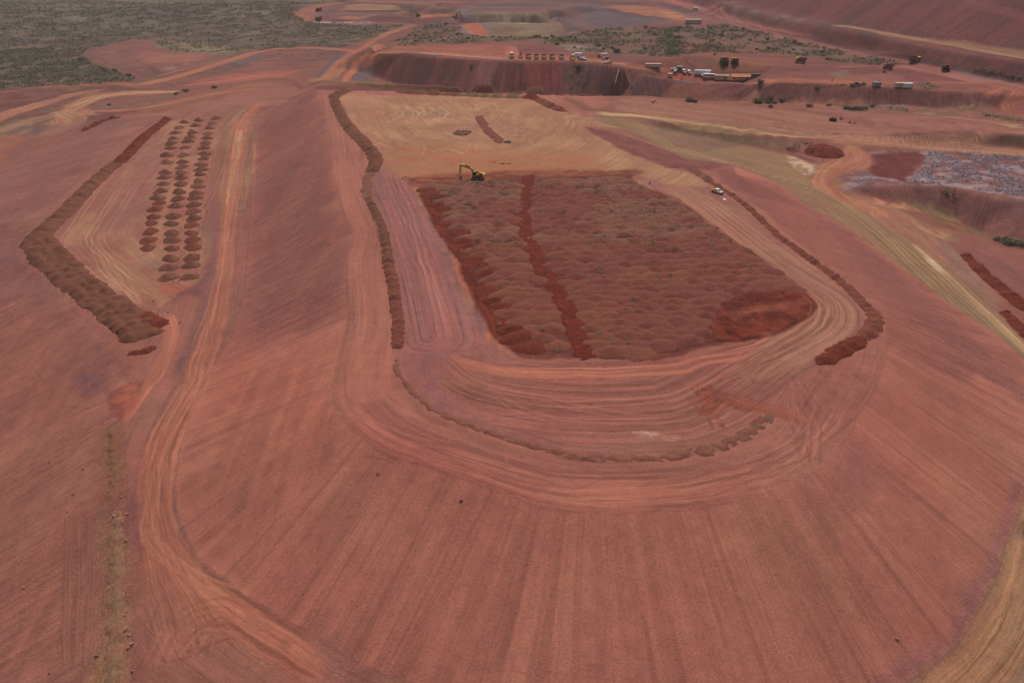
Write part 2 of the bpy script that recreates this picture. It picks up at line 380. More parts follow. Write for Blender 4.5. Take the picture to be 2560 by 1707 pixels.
zone([(784,53),(800,56),(880,57),(880,59),(800,59),(782,56)], (190,172,176), fe=.6, warp=.5)
zone([(786,28),(800,28),(800,52),(788,52)], (150,116,120), (128,86,84), fe=1, warp=1, sc=(5,5))
# dark ground round the pale-faced pit, and the face
zone([(1110,62),(1125,45),(1150,20),(1200,5),(1350,-5),(1560,-20),(1600,5),(1640,45),(1560,70),(1500,72),(1440,85),(1400,100),(1140,96),(1180,92)], (112,82,84), (128,90,84), sc=(30,14), fe=4, warp=5)
zone([(1176,36),(1200,31),(1260,31),(1340,36),(1385,42),(1392,60),(1388,97),(1200,99),(1186,70)], (126,100,82), (146,122,98), sc=(12,4), fe=2, warp=2, flow=('rad', W([(1150,33),(1250,31),(1390,40)])), amp=.6)
zone([(1225,44),(1260,40),(1340,38),(1355,44),(1350,58),(1260,60),(1215,58)], (172,152,130), (140,118,98), sc=(4,14), fe=2, warp=2, flow=('rad', W([(1150,33),(1250,31),(1390,40)])), amp=.7)
zone([(1220,70),(1320,68),(1300,82),(1230,84)], (112,86,70), fe=3, warp=3, a=.7)
road(P('S',[(1160,60),(1180,75),(1205,92)]), 8, (186,106,86), fe=2); road(P('S',[(1150,62),(1168,75),(1188,88)]), 7, (172,128,100), fe=2)
road(P('S',[(1140,66),(1155,78),(1162,86)]), 6, (142,122,136), fe=2); road(P('S',[(1188,40),(1160,45),(1150,30),(1170,22),(1220,18),(1300,20)]), 9, (130,100,106), fe=2, a=.7)
road(P('S',[(1392,42),(1402,60),(1425,78),(1440,84)]), 7, (156,120,104), (128,98,92), fe=2)
zone(P('T2',[(1690,130),(1780,75),(1850,90),(2150,120),(2260,150),(2100,170),(1900,190),(1760,185)]), (94,82,92), (110,88,86), sc=(12,6), fe=3, warp=4)
zone(P('T2',[(1870,45),(1960,35),(2200,50),(2352,95),(2400,130),(2352,135),(2200,125),(2050,95),(1920,75)]), (172,108,84), (152,98,86), sc=(14,5), fe=2, warp=2)
zone(P('T2',[(1830,15),(2160,10),(2200,45),(1960,30),(1860,40)]), (110,70,68), fe=2, warp=2)
zone(P('T3',[(0,60),(100,90),(200,140),(160,150),(0,120)]), (186,128,90), (170,104,84), fe=1.5, warp=2, sc=(10,6))
# vegetated belt beyond the far wall
belt1 = P('T2',[(430,330),(560,240),(640,180),(750,150),(900,170),(950,230),(1150,240),(1420,245),(1560,255),(1620,300),(1500,300),(1400,270),(1250,270),(1080,280),(930,285),(700,290),(560,310)])
belt2 = P('T2',[(1520,250),(1700,210),(1900,190),(2100,180),(2352,190),(2352,380),(2200,370),(1950,370),(1800,340),(1650,330),(1540,310)])
belt3 = P('T3',[(0,190),(150,165),(420,165),(640,215),(800,250),(1000,300),(1200,340),(1400,380),(1620,425),(1500,430),(1300,425),(1100,400),(900,370),(760,350),(500,350),(250,345),(0,380)])
zone([(800,130),(900,105),(1000,75),(1110,62),(1180,92),(1400,100),(1500,72),(1640,60),(1760,60),(2000,120),(2300,180),(2560,230),(2700,262),(2700,300),(2280,222),(2060,210),(1745,203),(1600,178),(1300,154),(1010,134),(900,132)], (140,84,76), (122,76,70), sc=(35,10), fe=3, warp=3)
for q, wd, c, t_ in (
  ([(150,20),(500,22),(820,40)], 4, (104,74,66), 'T2'), ([(150,70),(520,72),(620,90)], 5, (92,66,56), 'T2'), ([(130,85),(560,95)], 4, (150,106,78), 'T2'), ([(60,135),(300,125),(600,130),(800,135)], 5, (104,66,62), 'T2'),
  ([(560,30),(640,60),(700,62)], 5, (96,68,60), 'T2'), ([(690,70),(800,72),(880,78)], 4, (98,62,54), 'T2'), ([(640,132),(760,128),(900,130)], 6, (112,68,62), 'T2'), ([(660,165),(800,160),(860,175)], 8, (100,70,62), 'T2'),
  ([(940,60),(920,85),(990,120),(1030,160),(1080,200)], 7, (128,104,110), 'T2'), ([(980,40),(1100,30),(1300,36),(1460,44)], 9, (100,76,80), 'T2'), ([(1000,80),(1200,72),(1400,78),(1530,96)], 4, (136,94,82), 'T2'),
  ([(1520,60),(1600,110),(1640,170),(1680,210)], 9, (96,72,76), 'T2'), ([(1470,30),(1600,50),(1700,90),(1740,130)], 5, (120,88,86), 'T2'), ([(1660,120),(1700,160),(1800,190),(1950,190)], 5, (124,92,90), 'T2'),
  ([(1700,40),(1900,80),(2050,110),(2300,130)], 6, (92,80,90), 'T2'), ([(1500,0),(1700,10),(1850,30)], 7, (104,74,78), 'T2'), ([(1860,60),(2000,85),(2200,118)], 3, (98,60,54), 'T2'), ([(2200,20),(2352,60),(2420,90)], 7, (98,70,74), 'T2'),
  ([(880,190),(1000,180),(1050,215)], 4, (176,110,84), 'T2'), ([(960,150),(1020,185),(1060,225)], 6, (190,98,76), 'T2'), ([(840,165),(900,190),(920,220)], 4, (138,118,136), 'T2'),
  ([(1830,40),(1900,100),(1960,140)], 5, (110,60,58), 'T1'), ([(1930,20),(1860,60),(1830,110)], 5, (112,66,60), 'T1')):
    road(P(t_, q), wd * (4.2 if abs(q[-1][1] - q[0][1]) < .25 * abs(q[-1][0] - q[0][0]) else 2.2), c, None, fe=3, a=.8, setflow=False, rough=.9)
for bl in (belt1, belt2, belt3): zone(bl, (116,94,78), (126,84,72), sc=(14,6), rough=1, amp=.1, fe=4, warp=6)
zone(P('T2',[(1560,290),(1700,300),(1800,330),(1760,340),(1620,330)]), (150,140,124), (116,94,78), sc=(4,3), fe=1.5, warp=3)
zone(P('T2',[(620,290),(1240,295),(1240,350),(1700,370),(1900,400),(1850,410),(1240,390),(900,370),(600,345),(400,380),(330,380),(420,335)]), (166,98,82), (152,90,78), sc=(20,6), fe=2, warp=2)
zone(P('T3',[(0,380),(130,375),(800,400),(900,430),(930,470),(700,460),(220,470),(140,430),(0,430)]), (120,78,70), (140,88,74), sc=(20,6), fe=2, warp=2)
zone(P('T3',[(250,410),(560,410),(640,430),(560,440),(250,430)]), (150,98,74), (124,84,72), sc=(6,6), fe=2, warp=2)
zone(P('T3',[(700,370),(130,350),(0,340),(0,290),(400,270),(600,300),(760,355)]), (140,84,74), (126,88,74), sc=(10,5), fe=3, warp=3, rough=.9)
zone(P('T3',[(700,450),(1000,430),(1400,450),(1700,470),(2100,520),(2200,560),(1700,530),(1300,480),(900,480)]), (132,76,68), (118,72,66), sc=(20,5), fe=2, warp=2)
zone(P('T3',[(1080,470),(1200,460),(1250,490),(1180,510),(1090,500)]), (124,106,96), (136,92,80), sc=(5,4), fe=1.5, warp=2)
zone(P('T3',[(1260,490),(1500,480),(1600,520),(1480,540),(1300,530)]), (146,92,84), None, fe=2, warp=2)
zone(P('T3',[(1800,560),(2200,560),(2230,620),(1900,640),(1700,600)]), (148,88,78), (126,80,72), sc=(14,5), fe=2, warp=3)
# the wall: gullied face
wt = W(wtop); wfoot = np.array([f[:2] for f in foot])
zone(np.vstack([wt, wfoot[::-1]]), (108,70,66), (126,78,70), sc=(7,120), flow=('rad', wt), amp=1.3, rough=.9, fe=.8, warp=.5, world=True)
def wallpatch(pts, c1, c2, a=.9): zone(pts, c1, c2, sc=(3,80), flow=('rad', wt), amp=1.2, rough=.8, fe=1.5, warp=2.5, a=a)
wallpatch(P('T2',[(1260,430),(1330,420),(1590,430),(1610,560),(1430,580),(1230,570)]), (146,80,70), (128,70,64))
wallpatch(P('T2',[(1300,560),(1290,440),(1310,430),(1320,560)]), (96,64,64), None)
wallpatch(P('T2',[(430,430),(540,430),(560,530),(460,530)]), (136,76,68), (118,74,70))
wallpatch(P('T2',[(1600,410),(1800,430),(1850,580),(1620,590)]), (100,74,70), (112,82,72))
wallpatch(P('T2',[(1880,440),(2250,520),(2300,640),(1820,600)]), (92,70,74), (106,72,70))
wallpatch(P('T3',[(70,520),(200,530),(190,640),(60,630)]), (104,86,96), (112,82,86))
wallpatch(P('T3',[(0,510),(60,520),(50,630),(0,640)]), (118,62,60), (104,60,58))
wallpatch(P('T3',[(240,530),(620,545),(610,650),(240,640)]), (138,88,82), (124,78,72))
wallpatch(P('T3',[(520,590),(610,560),(600,640),(540,645)]), (158,110,88), (130,84,76))
wallpatch(P('T3',[(700,550),(1500,590),(1900,620),(1800,670),(1200,680),(700,640)]), (118,70,68), (108,66,64))
zone(P('T2',[(200,530),(260,400),(300,395),(360,450),(380,540)]), (112,90,92), (126,98,92), sc=(5,5), fe=1.5, warp=2, rough=1)
zone(P('T1',[(2050,520),(2130,440),(2200,350),(2260,350),(2160,470),(2110,525)]), (120,98,108), (106,86,92), sc=(5,5), fe=1.5, warp=2, rough=1)
# right-hand dump
zone([(1560,-60),(1675,0),(1810,42),(2010,101),(2170,130),(2310,167),(2440,193),(2570,218),(2800,262),(2800,-100),(1560,-100)], (112,68,70), (128,76,72), sc=(10,90), flow=('rad', W([(1675,2),(1810,44),(2010,103),(2170,132),(2310,169),(2440,195),(2560,218)])), amp=1.0, rough=1, fe=2, warp=2)
zone(P('T3',[(380,0),(500,60),(860,120),(1080,150),(980,160),(760,150),(560,120),(400,60)]), (140,110,98), (120,84,80), sc=(10,10), fe=3, warp=4)
zone(P('T3',[(980,140),(1200,150),(1480,190),(1740,240),(1500,250),(1250,210),(1000,200)]), (92,68,70), (112,76,72), fe=3, warp=4, rough=1)
road(P('T3',[(1090,165),(1200,175),(1400,210),(1600,250),(1900,290),(2150,340),(2400,385),(2700,440)]), [8,9,10,10,10,9], (168,124,94), (150,108,88), fe=1.5)
road(P('S',[(1560,-35),(1668,2),(1805,46),(2005,106),(2165,136),(2305,172),(2435,199),(2560,226),(2690,254)]), 15, (144,92,88), (168,104,94), fe=2, sc=(3,80), amp=.9)
road(P('S',[(1640,20),(1700,36),(1780,52),(1840,62)]), 6, (140,112,118), fe=2, a=.6)
road(P('T3',[(1850,455),(1960,480),(2100,520),(2352,570)]), 4, (150,120,122), fe=2, a=.6)
road(P('T3',[(1950,0),(2100,50),(2300,100),(2500,150)]), 7, (140,84,80), fe=2, a=.6)
# haul roads
road(P('T2',[(-100,530),(40,520),(110,440),(180,370),(240,330),(330,270),(450,215),(560,180),(640,160)]), [15,15,13,12,12,12,13], (170,114,86), (162,98,80), fe=1.5)
road(P('T2',[(150,535),(210,440),(260,390),(330,345)]), 6, (186,112,84), fe=1.5)
road(P('T1',[(900,560),(1200,490),(1400,430),(1600,365),(1760,325),(1900,315),(2150,318),(2352,325),(2500,330)]), [15,14,12,10,9,9,10], (182,118,92), (168,104,86), fe=1.2, sc=(3,80))
road(P('T1',[(500,545),(700,540),(900,560),(1050,575)]), 5, (164,100,84), fe=1.5)
road(P('T2',[(240,385),(330,385),(450,365),(620,345),(900,360),(1200,378),(1400,385),(1600,385),(1760,388),(1900,415),(2050,440),(2200,462),(2352,475),(2420,490)]), [8,6,6,9,10,10,9,7,7], (184,122,96), (168,104,84), fe=1.2, sc=(2,60))
zone(P('T3',[(0,460),(100,455),(200,480),(340,520),(600,530),(700,520),(760,510),(1000,520),(1300,530),(1280,545),(900,548),(620,540),(200,530),(0,500)]), (156,94,72), (170,100,76), sc=(10,4), fe=1.2, warp=1.5)
road(P('T3',[(1000,535),(1300,545),(1600,540),(1900,540),(2100,550),(2250,570),(2320,600),(2280,650),(2230,690),(2260,730),(2352,755),(2450,770)]), [5,5,6,6,7,9,10,10,9], (168,104,80), (150,88,76), fe=1.5)
# left roads
road(P('T1',[(-200,830),(0,760),(200,700),(420,635),(560,600),(700,590)]), [26,22,18,12,9], (178,120,96), (164,104,84), fe=2, sc=(2.5,80))
road(P('T1',[(520,560),(660,560),(900,580),(1000,585)]), 5, (150,90,80), fe=2)
zone(P('T1',[(360,770),(420,690),(600,610),(900,590),(1180,600),(1160,612),(880,625),(640,650),(560,690),(580,730),(700,745),(430,770)]), (176,126,98), (158,104,84), sc=(5,20), fe=1.5, warp=1.5, flow=('line', W(P('T1',[(1180,605),(900,605),(620,640),(480,700),(380,780)]))), amp=.7)
road(P('T1',[(1180,602),(900,600),(640,635),(520,690),(420,740),(340,790),(420,830),(520,835),(560,830)]), [8,11,13,14,16,15,10,6], (184,134,104), (164,108,84), fe=1.5)
road(P('T1',[(500,835),(400,870),(320,915)]), 14, (182,134,104), (160,106,86), fe=3)
zone(P('T1',[(620,690),(900,640),(1100,610),(1180,640),(1000,690),(750,735),(620,740)]), (126,88,78), (142,96,84), sc=(7,5), fe=1.5, warp=2, rough=.9)
zone(P('T1',[(0,830),(120,780),(330,760),(300,830),(240,870),(60,880),(0,900)]), (150,118,94), (122,92,82), sc=(6,5), fe=2, warp=3, rough=.8)
zone(P('T1',[(200,840),(330,830),(360,870),(190,880)]), (112,86,92), (128,94,84), sc=(4,4), fe=1.5, warp=2, rough=1)
zone([(-200,470),(0,340),(80,345),(150,300),(200,285),(230,320),(163,350),(80,392),(0,432),(-100,500)], (168,108,84), (152,98,80), sc=(8,8), fe=2, warp=3, flow=('line', W([(0,410),(80,370),(160,330)])), amp=.6)
zone(P('T1',[(430,770),(700,745),(800,760),(700,790),(540,850),(520,815)]), (112,66,58), (126,78,68), sc=(6,6), fe=1.5, warp=2)
road(P('T1',[(600,740),(900,715),(1200,650),(1500,590),(1680,575),(1760,590),(1790,620)]), [5,5,6,6,5], (160,96,80), (142,86,74), fe=2)
zone(P('T1',[(1200,640),(1500,560),(1800,535),(1920,570),(1990,610),(1800,650),(1500,700),(1300,760),(1100,760),(900,730)]), (144,90,74), (160,104,82), sc=(6,12), fe=3, warp=3, a=.75, flow=('line', W(P('T1',[(900,730),(1300,640),(1700,570)]))), amp=.8)

for q, wd, c, t_ in (
  ([(900,520),(1200,455),(1400,405),(1600,345),(1740,312),(1900,303),(2150,305),(2340,312)], 3.5, (100,76,74), 'T1'), ([(1000,585),(1300,515),(1500,455),(1700,385),(1800,350),(1950,335),(2250,340)], 4, (104,82,84), 'T1'),
  ([(0,715),(200,665),(420,615),(560,575),(760,548)], 3, (98,62,56), 'T1'), ([(0,800),(200,745),(330,705),(400,680)], 3, (110,90,94), 'T1'), ([(430,690),(560,625),(700,600),(900,575),(1180,590)], 2.5, (116,76,64), 'T1'),
  ([(500,680),(600,640),(900,620),(1150,612)], 1.6, (120,84,74), 'T1'), ([(850,740),(1100,690),(1300,650),(1560,590),(1700,585)], 1.6, (116,70,60), 'T1'), ([(1060,545),(1180,580),(900,560)], 3, (118,72,62), 'T1'),
  ([(1200,590),(1500,555),(1700,520),(1850,515),(1930,540),(1990,590)], 4, (128,82,64), 'T1'), ([(1200,520),(1400,470),(1560,430),(1700,425)], 4, (118,90,78), 'T1'), ([(380,760),(300,800),(200,830)], 3, (112,82,70), 'T1'),
  ([(-20,520),(60,420),(120,350),(170,345)], 4, (104,84,92), 'T2'), ([(210,520),(260,420),(300,395)], 3, (106,84,88), 'T2'), ([(240,320),(320,260),(440,205),(540,170)], 2.5, (122,76,68), 'T2'),
  ([(620,330),(900,345),(1240,355)], 2, (146,80,66), 'T2'), ([(1750,395),(1900,430),(2100,462),(2352,490)], 2, (112,70,58), 'T2'), ([(600,295),(900,290),(1240,298)], 2, (136,76,66), 'T2'),
  ([(0,470),(600,520),(900,555),(1300,560),(1800,560),(2200,575)], 1.5, (112,64,56), 'T3'), ([(60,425),(220,465),(600,470),(930,470)], 2, (104,60,54), 'T3'), ([(130,380),(220,465)], 2, (106,62,56), 'T3'),
  ([(1040,440),(1300,455),(1700,462)], 2, (102,62,58), 'T3'), ([(0,20),(300,110),(600,185),(900,250),(1200,310),(1500,370),(1800,430),(2100,490),(2352,545)], 3, (96,62,64), 'T3'),
  ([(0,50),(300,125),(600,200),(900,268),(1200,325),(1500,390)], 2, (104,76,84), 'T3'), ([(2260,590),(2200,640),(2160,690),(2230,745)], 2.5, (112,68,62), 'T3')):
    road(P(t_, q), wd, c, None, fe=1.0, a=.75, setflow=False, rough=.9)
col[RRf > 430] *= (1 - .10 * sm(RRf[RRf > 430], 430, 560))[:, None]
for q, wd, c in (([(870,735),(1150,675),(1450,610),(1640,583),(1760,595),(1800,630)], 11, (168,108,86)), ([(1050,770),(1350,700),(1600,640),(1850,615)], 13, (156,108,86)), ([(-60,880),(150,805),(300,765),(420,740)], 15, (158,116,94)),
  ([(480,560),(620,548),(760,545),(900,565)], 9, (166,106,86)), ([(-100,620),(150,588),(400,565),(480,560)], 11, (150,96,80)), ([(300,900),(420,830),(520,790),(430,745),(380,720)], 14, (176,130,102)), ([(1180,560),(1420,525),(1700,500),(1900,490)], 14, (170,102,84)),
  ([(1000,505),(1350,420),(1600,352),(1740,318)], 2.5, (196,136,106)), ([(0,740),(220,682),(430,625)], 2.5, (194,136,108)), ([(660,235),(900,225),(1100,230)], 20, (112,84,76)), ([(100,75),(500,85),(900,95),(1200,110)], 40, (98,82,76))):
    road(P('T1', q), wd, c, tuple(int(x * .9) for x in c), fe=1.5, a=.75, sc=(3, 40))
for t_, q, wd, c in (('T1', [(470,700),(620,640),(880,608),(1160,602)], 2.5, (200,150,118)), ('T1', [(600,735),(720,745),(900,728),(1150,680)], 3, (106,68,60)), ('T1', [(600,728),(900,715),(1200,655),(1500,592)], 2, (190,124,96)),
  ('T1', [(1080,560),(1300,540),(1500,512)], 5, (106,70,62)), ('T1', [(700,560),(900,590),(1040,592)], 4, (104,66,58)), ('T1', [(1300,760),(1500,720),(1640,660),(1800,620)], 4, (112,72,60)), ('T1', [(60,700),(250,660),(420,625)], 8, (104,66,58)),
  ('T1', [(560,345),(680,400),(830,460),(1000,500)], 4, (112,74,66)), ('T1', [(560,350),(700,320),(860,318)], 6, (122,76,68)), ('T1', [(1500,400),(1750,372),(2000,400),(2200,370)], 6, (108,80,70)), ('T1', [(1250,545),(1500,520),(1950,470)], 2, (186,110,90)),
  ('T2', [(330,400),(480,385),(600,350),(760,372)], 3, (104,64,58)), ('T2', [(620,345),(900,365),(1230,392)], 2, (214,152,124)), ('T2', [(1240,300),(1260,350),(1250,370)], 8, (176,106,88)), ('T2', [(1240,395),(1700,408),(1860,425)], 3, (104,66,62)),
  ('T3', [(1200,700),(1500,690),(1650,695)], 1.6, (150,134,128)), ('T3', [(0,700),(400,715),(800,760),(1060,775)], 2, (112,66,58)), ('T3', [(640,700),(900,705),(1040,712)], 2, (200,134,108)), ('T3', [(1600,740),(1900,770),(2200,800),(2352,840)], 3, (170,124,112)),
  ('T3', [(2100,800),(2200,830),(2352,870)], 2, (196,150,124)), ('T3', [(700,545),(1000,560),(1300,566),(1700,600)], 2, (96,58,54)), ('T3', [(2090,660),(2180,590),(2230,570)], 3, (170,104,80)), ('T3', [(1100,440),(1500,428),(1700,465)], 2, (172,106,92))):
    road(P(t_, q), wd * 1.3, c, None, fe=1.0, a=.8, setflow=False)
# ---- lower left bench
zone([(791,224),(770,236),(700,262),(647,286),(638,339),(641,384),(630,473),(625,562),(620,652),(611,741),(585,830),(545,900),(515,962),(479,1034),(453,1106),(435,1209),(453,1301),(494,1394),(618,1492),(854,1636),(991,1697),(1000,1800),(330,1800),(325,1400),(312,1100),(302,1010),(330,965),(300,920),(230,820),(75,665),(58,590),(130,520),(270,375),(440,280),(600,235),(700,212)], (142,94,80), (152,96,86), sc=(8,40), flow=('line', toeLW), amp=.7, rough=.4, fe=1, warp=1)
zone(P('T4',[(940,130),(860,220),(760,330),(690,380),(600,480),(520,600),(430,690),(350,770),(400,860),(480,940),(560,1030),(700,1120),(860,1190),(1000,1110),(1110,1020),(1140,900),(1160,600),(1200,300),(1240,110),(1100,90)]), (162,114,92), (150,96,84), sc=(6,20), flow=('line', W(P('T4',[(960,130),(700,420),(470,720),(420,800),(500,900),(700,1060),(860,1150)]))), amp=.8, rough=.4, fe=1.5, warp=1.5)
zone(P('T4',[(860,220),(880,400),(860,560),(800,680),(780,760),(640,720),(600,600),(700,430),(800,280)]), (150,98,88), (140,94,86), sc=(6,20), fe=5, warp=4, a=.75)
zone(P('T4',[(770,890),(900,880),(890,950),(800,930)]), (124,104,88), (150,106,90), sc=(3,2), fe=2, warp=2, a=.7)
zone(P('T4',[(880,1060),(900,1035),(1060,1035),(1060,1080),(960,1090)]), (166,98,80), (150,90,78), fe=1, warp=1, amp=.8)
zone(P('T4',[(950,1140),(1060,1090),(1130,1100),(1110,1250),(1000,1420),(960,1568),(1080,1568),(1170,1250),(1190,900),(1160,900),(1110,1010),(1000,1100)]), (136,88,78), (124,82,80), sc=(5,8), fe=2, warp=2, rough=.8)
zone(P('T4',[(1170,560),(1250,540),(1240,900),(1190,1250),(1100,1450),(1160,900)]), (136,92,88), (126,84,82), fe=2, warp=1.5, a=.6)
zone(P('T4',[(1150,640),(1190,640),(1160,860),(1130,860)]), (124,100,88), None, fe=2, warp=2, a=.6)
zone(P('T4',[(400,1280),(480,1260),(640,1380),(760,1450),(800,1500),(700,1568),(400,1568),(380,1400)]), (150,94,78), (138,84,74), sc=(4,6), fe=3, warp=2, a=.7)
zone(P('T4',[(1240,100),(1360,40),(1500,10),(1450,90),(1440,200),(1430,420),(1400,620),(1250,640),(1215,520),(1230,300)]), (156,114,88), (142,98,80), sc=(2,40), flow=('line', W(P('T4',[(1480,20),(1400,70),(1345,160),(1320,300),(1300,450),(1285,600)]))), fe=2, warp=1.5, amp=1.0)
# dumped-soil strips' aprons and the main bench haul road
road(P('T4',[(1480,20),(1400,70),(1345,160),(1320,300),(1300,450),(1285,600),(1270,800),(1255,1000),(1225,1200),(1170,1350),(1110,1568)]) + P('B1',[(1000,60),(900,220),(820,380),(780,520),(770,700),(790,850),(860,980),(960,1090),(1130,1220),(1300,1330),(1500,1450),(1700,1568)]) , [11,10,10,9.5,8.5,7.5,6.5,6,6,6,6,6.5,8.5,10,9.5,9,8.5], (176,113,92), (161,101,84), fe=1.4, sc=(.9,50), amp=1.1)
road(P('T4',[(1345,160),(1320,300),(1300,450),(1285,600)]), 4, (188,140,104), (170,116,90), fe=2, sc=(.8,40), a=.8)
road(P('T4',[(1425,230),(1425,330),(1412,420)]), 1.5, (182,134,102), fe=1)
road(P('T4',[(920,1180),(960,1240),(970,1310),(930,1420),(870,1568)]) + P('B1',[(720,110),(660,200),(620,280),(600,340)]), [6,5,4.5,4,4,4,4,3,2], (176,110,90), (160,96,82), fe=1.2, sc=(1,40), amp=.9)
for q in ([(740,480),(720,640),(740,830),(820,1050),(900,1300),(950,1500)], [(700,700),(700,900),(760,1200),(830,1400),(900,1568)], [(800,900),(880,1100),(1000,1300),(1150,1480)]):
    road(P('B1', q), 3.0, (168,106,88), (150,94,82), sc=(.5,30), fe=1.5, amp=1.0, a=.55)
zone(P('B1',[(840,620),(860,560),(900,400),(950,250),(1060,150),(1060,300),(1060,500),(1050,650),(960,760),(1000,900),(1200,1060),(1500,1250),(1700,1350),(1700,1430),(1300,1210),(1000,1020),(880,850)]), (134,92,88), (122,82,80), sc=(4,10), flow=('rad', crestW), amp=.7, rough=.8, fe=1, warp=1)
zone(P('B1',[(640,650),(700,700),(690,1000),(670,1200),(720,1568),(640,1568),(620,1100),(600,800)]), (136,82,74), (126,80,78), fe=1.5, warp=1.2, a=.8, rough=.8)
for q, wd in (([(720,1200),(700,1300),(730,1400),(800,1470),(900,1460),(1000,1380),(1130,1350),(1250,1360)], 1.0), ([(900,1370),(960,1310),(1040,1280),(1120,1300)], 1.0), ([(940,1460),(900,1380),(820,1180)], .8), ([(760,1480),(720,1400),(760,1180),(860,1130)], .7), ([(1080,1240),(940,1340),(880,1420)], .7), ([(940,1440),(1030,1370),(1140,1350)], .6)):
    road(P('B1', q), wd * .6, (128,78,68), None, fe=.5, a=.6, setflow=False)
road(P('B1',[(960,980),(1050,1060),(1200,1160),(1350,1270),(1568,1410)]), 1.2, (120,72,60), None, fe=1, a=.8, setflow=False)
road(P('B1',[(1050,1230),(1250,1390),(1450,1510),(1568,1568)]), 1.0, (118,70,58), None, fe=.8, a=.8, setflow=False)
road(P('B1',[(1160,1230),(1300,1330),(1420,1400)]), 1.0, (130,76,64), (160,98,82), fe=.8, a=.8, sc=(1,3), setflow=False)

# ---- second batter (left and beyond)
bat2 = np.vstack([b2W, [(-52, 48), (-100, -40), (-420, -40), (-420, 200)], W([(-60,452),(0,432),(80,392),(163,350),(240,312),(290,290)])])
zone(bat2, (158,103,90), (142,91,82), sc=(5,120), flow=('rad', b2W), amp=1.1, rough=.6, fe=.8, warp=.6, world=True)
zone([(-60,440),(0,400),(120,320),(270,290),(330,300),(270,360),(150,480),(60,560),(0,600),(-60,640)], (128,86,82), (138,90,84), sc=(6,60), fe=4, warp=3, a=.6)
zone([(0,620),(60,600),(90,680),(200,800),(260,900),(200,1000),(100,850),(0,720)], (146,100,94), (134,86,80), sc=(5,5), fe=4, warp=3, a=.6)
zone([(0,800),(120,760),(220,950),(240,1300),(240,1707),(0,1707),(-100,1300)], (164,103,86), (148,94,80), sc=(3,60), fe=8, warp=4, a=.6)
zone(P('B1',[(370,60),(520,60),(540,160),(400,190),(360,120)]), (122,80,84), (136,88,80), fe=2, warp=2, sc=(3,3), a=.8)
zone(P('B1',[(530,160),(600,120),(700,100),(660,220),(590,300),(530,230)]), (158,90,74), (132,76,66), fe=1, warp=1.5, sc=(3,3))
for dx in (330, 390, 440, 480):
    road(P('B1',[(dx,700),(dx + 10,900),(dx - 5,1200),(dx - 10,1568)]), 2.0, (156,100,86), (134,86,76), fe=1, a=.5, sc=(.6,20), amp=1)

zone(P('B1',[(470,330),(600,330),(600,560),(590,690),(480,700),(470,500)]), (138,102,74), (150,98,82), sc=(2,3), fe=2.5, warp=2, rough=1, a=.8)
zone(P('B1',[(480,720),(600,720),(630,900),(640,1200),(620,1568),(470,1568),(480,1200),(470,900)]), (152,112,88), (150,100,82), sc=(2,3), fe=2.5, warp=2, rough=1, a=.85)
zone(P('B1',[(470,1450),(600,1430),(620,1568),(460,1568)]), (158,118,76), None, fe=2, warp=2, rough=1, a=.5)
# ---- upper batter
upb = np.vstack([crestW, toeRW[3:][::1], [(50, 58), (25, 54), (0, 58)], toeLW[::-1]])
zone(upb, (174,109,93), (166,103,89), sc=(2.2,110), flow=('rad', crestW), amp=.62, rough=.35, fe=.7, warp=.5, world=True)
zone([(791,224),(770,236),(700,262),(647,286),(638,339),(641,384),(630,473),(625,562),(620,652),(611,741),(585,830),(560,870),(620,880),(740,840),(830,790),(866,760),(862,700),(877,621),(884,583),(850,500),(824,343)], (130,82,78), (140,88,80), sc=(8,90), fe=9, warp=6, a=.8, rough=.7, amp=.9)
zone([(1780,420),(1960,470),(2107,562),(2272,682),(2442,803),(2560,900),(2560,1000),(2300,900),(2230,860),(2174,753),(2013,620),(1850,485)], (134,82,78), (146,88,80), sc=(9,80), fe=4, warp=4, a=.8, rough=.5, amp=.8)
zone(P('B1',[(1080,60),(1500,0),(1671,100),(1671,400),(1300,800),(1150,850),(1050,600),(1100,250)]), (176,107,90), (152,92,80), sc=(3,60), fe=6, warp=4, a=.6, flow=None)
zone(P('B2',[(150,600),(250,560),(900,720),(1300,800),(1200,900),(700,850),(200,760)]), (158,100,86), (168,104,90), sc=(5,60), fe=8, warp=4, a=.5)
zone(P('B3',[(600,640),(760,560),(850,450),(1000,560),(900,700),(700,820)]), (144,90,88), (158,98,88), sc=(4,50), fe=4, warp=4, a=.7)
zone(P('B3',[(380,760),(500,780),(700,1000),(800,1250),(560,1100),(420,920)]), (148,104,82), (158,99,84), sc=(3,60), fe=6, warp=4, a=.45)
zone(P('B3',[(1120,130),(1250,150),(1450,380),(1647,600),(1500,560),(1250,300)]), (142,98,76), (140,86,76), sc=(3,60), fe=6, warp=4, a=.4)
zone(P('B3',[(1647,640),(1600,830),(1520,1060),(1420,1290),(1240,1480),(1130,1568),(980,1568),(1200,1450),(1340,1250),(1450,1050),(1540,850),(1600,660)]), (144,98,100), (126,82,86), sc=(3,4), fe=2.5, warp=1.5, a=.8, rough=.9)
zone(P('B2',[(0,1280),(200,1480),(420,1568),(0,1568),(-100,1350)]), (132,88,84), (122,80,76), sc=(4,10), fe=3, warp=2, a=.6, rough=.8)
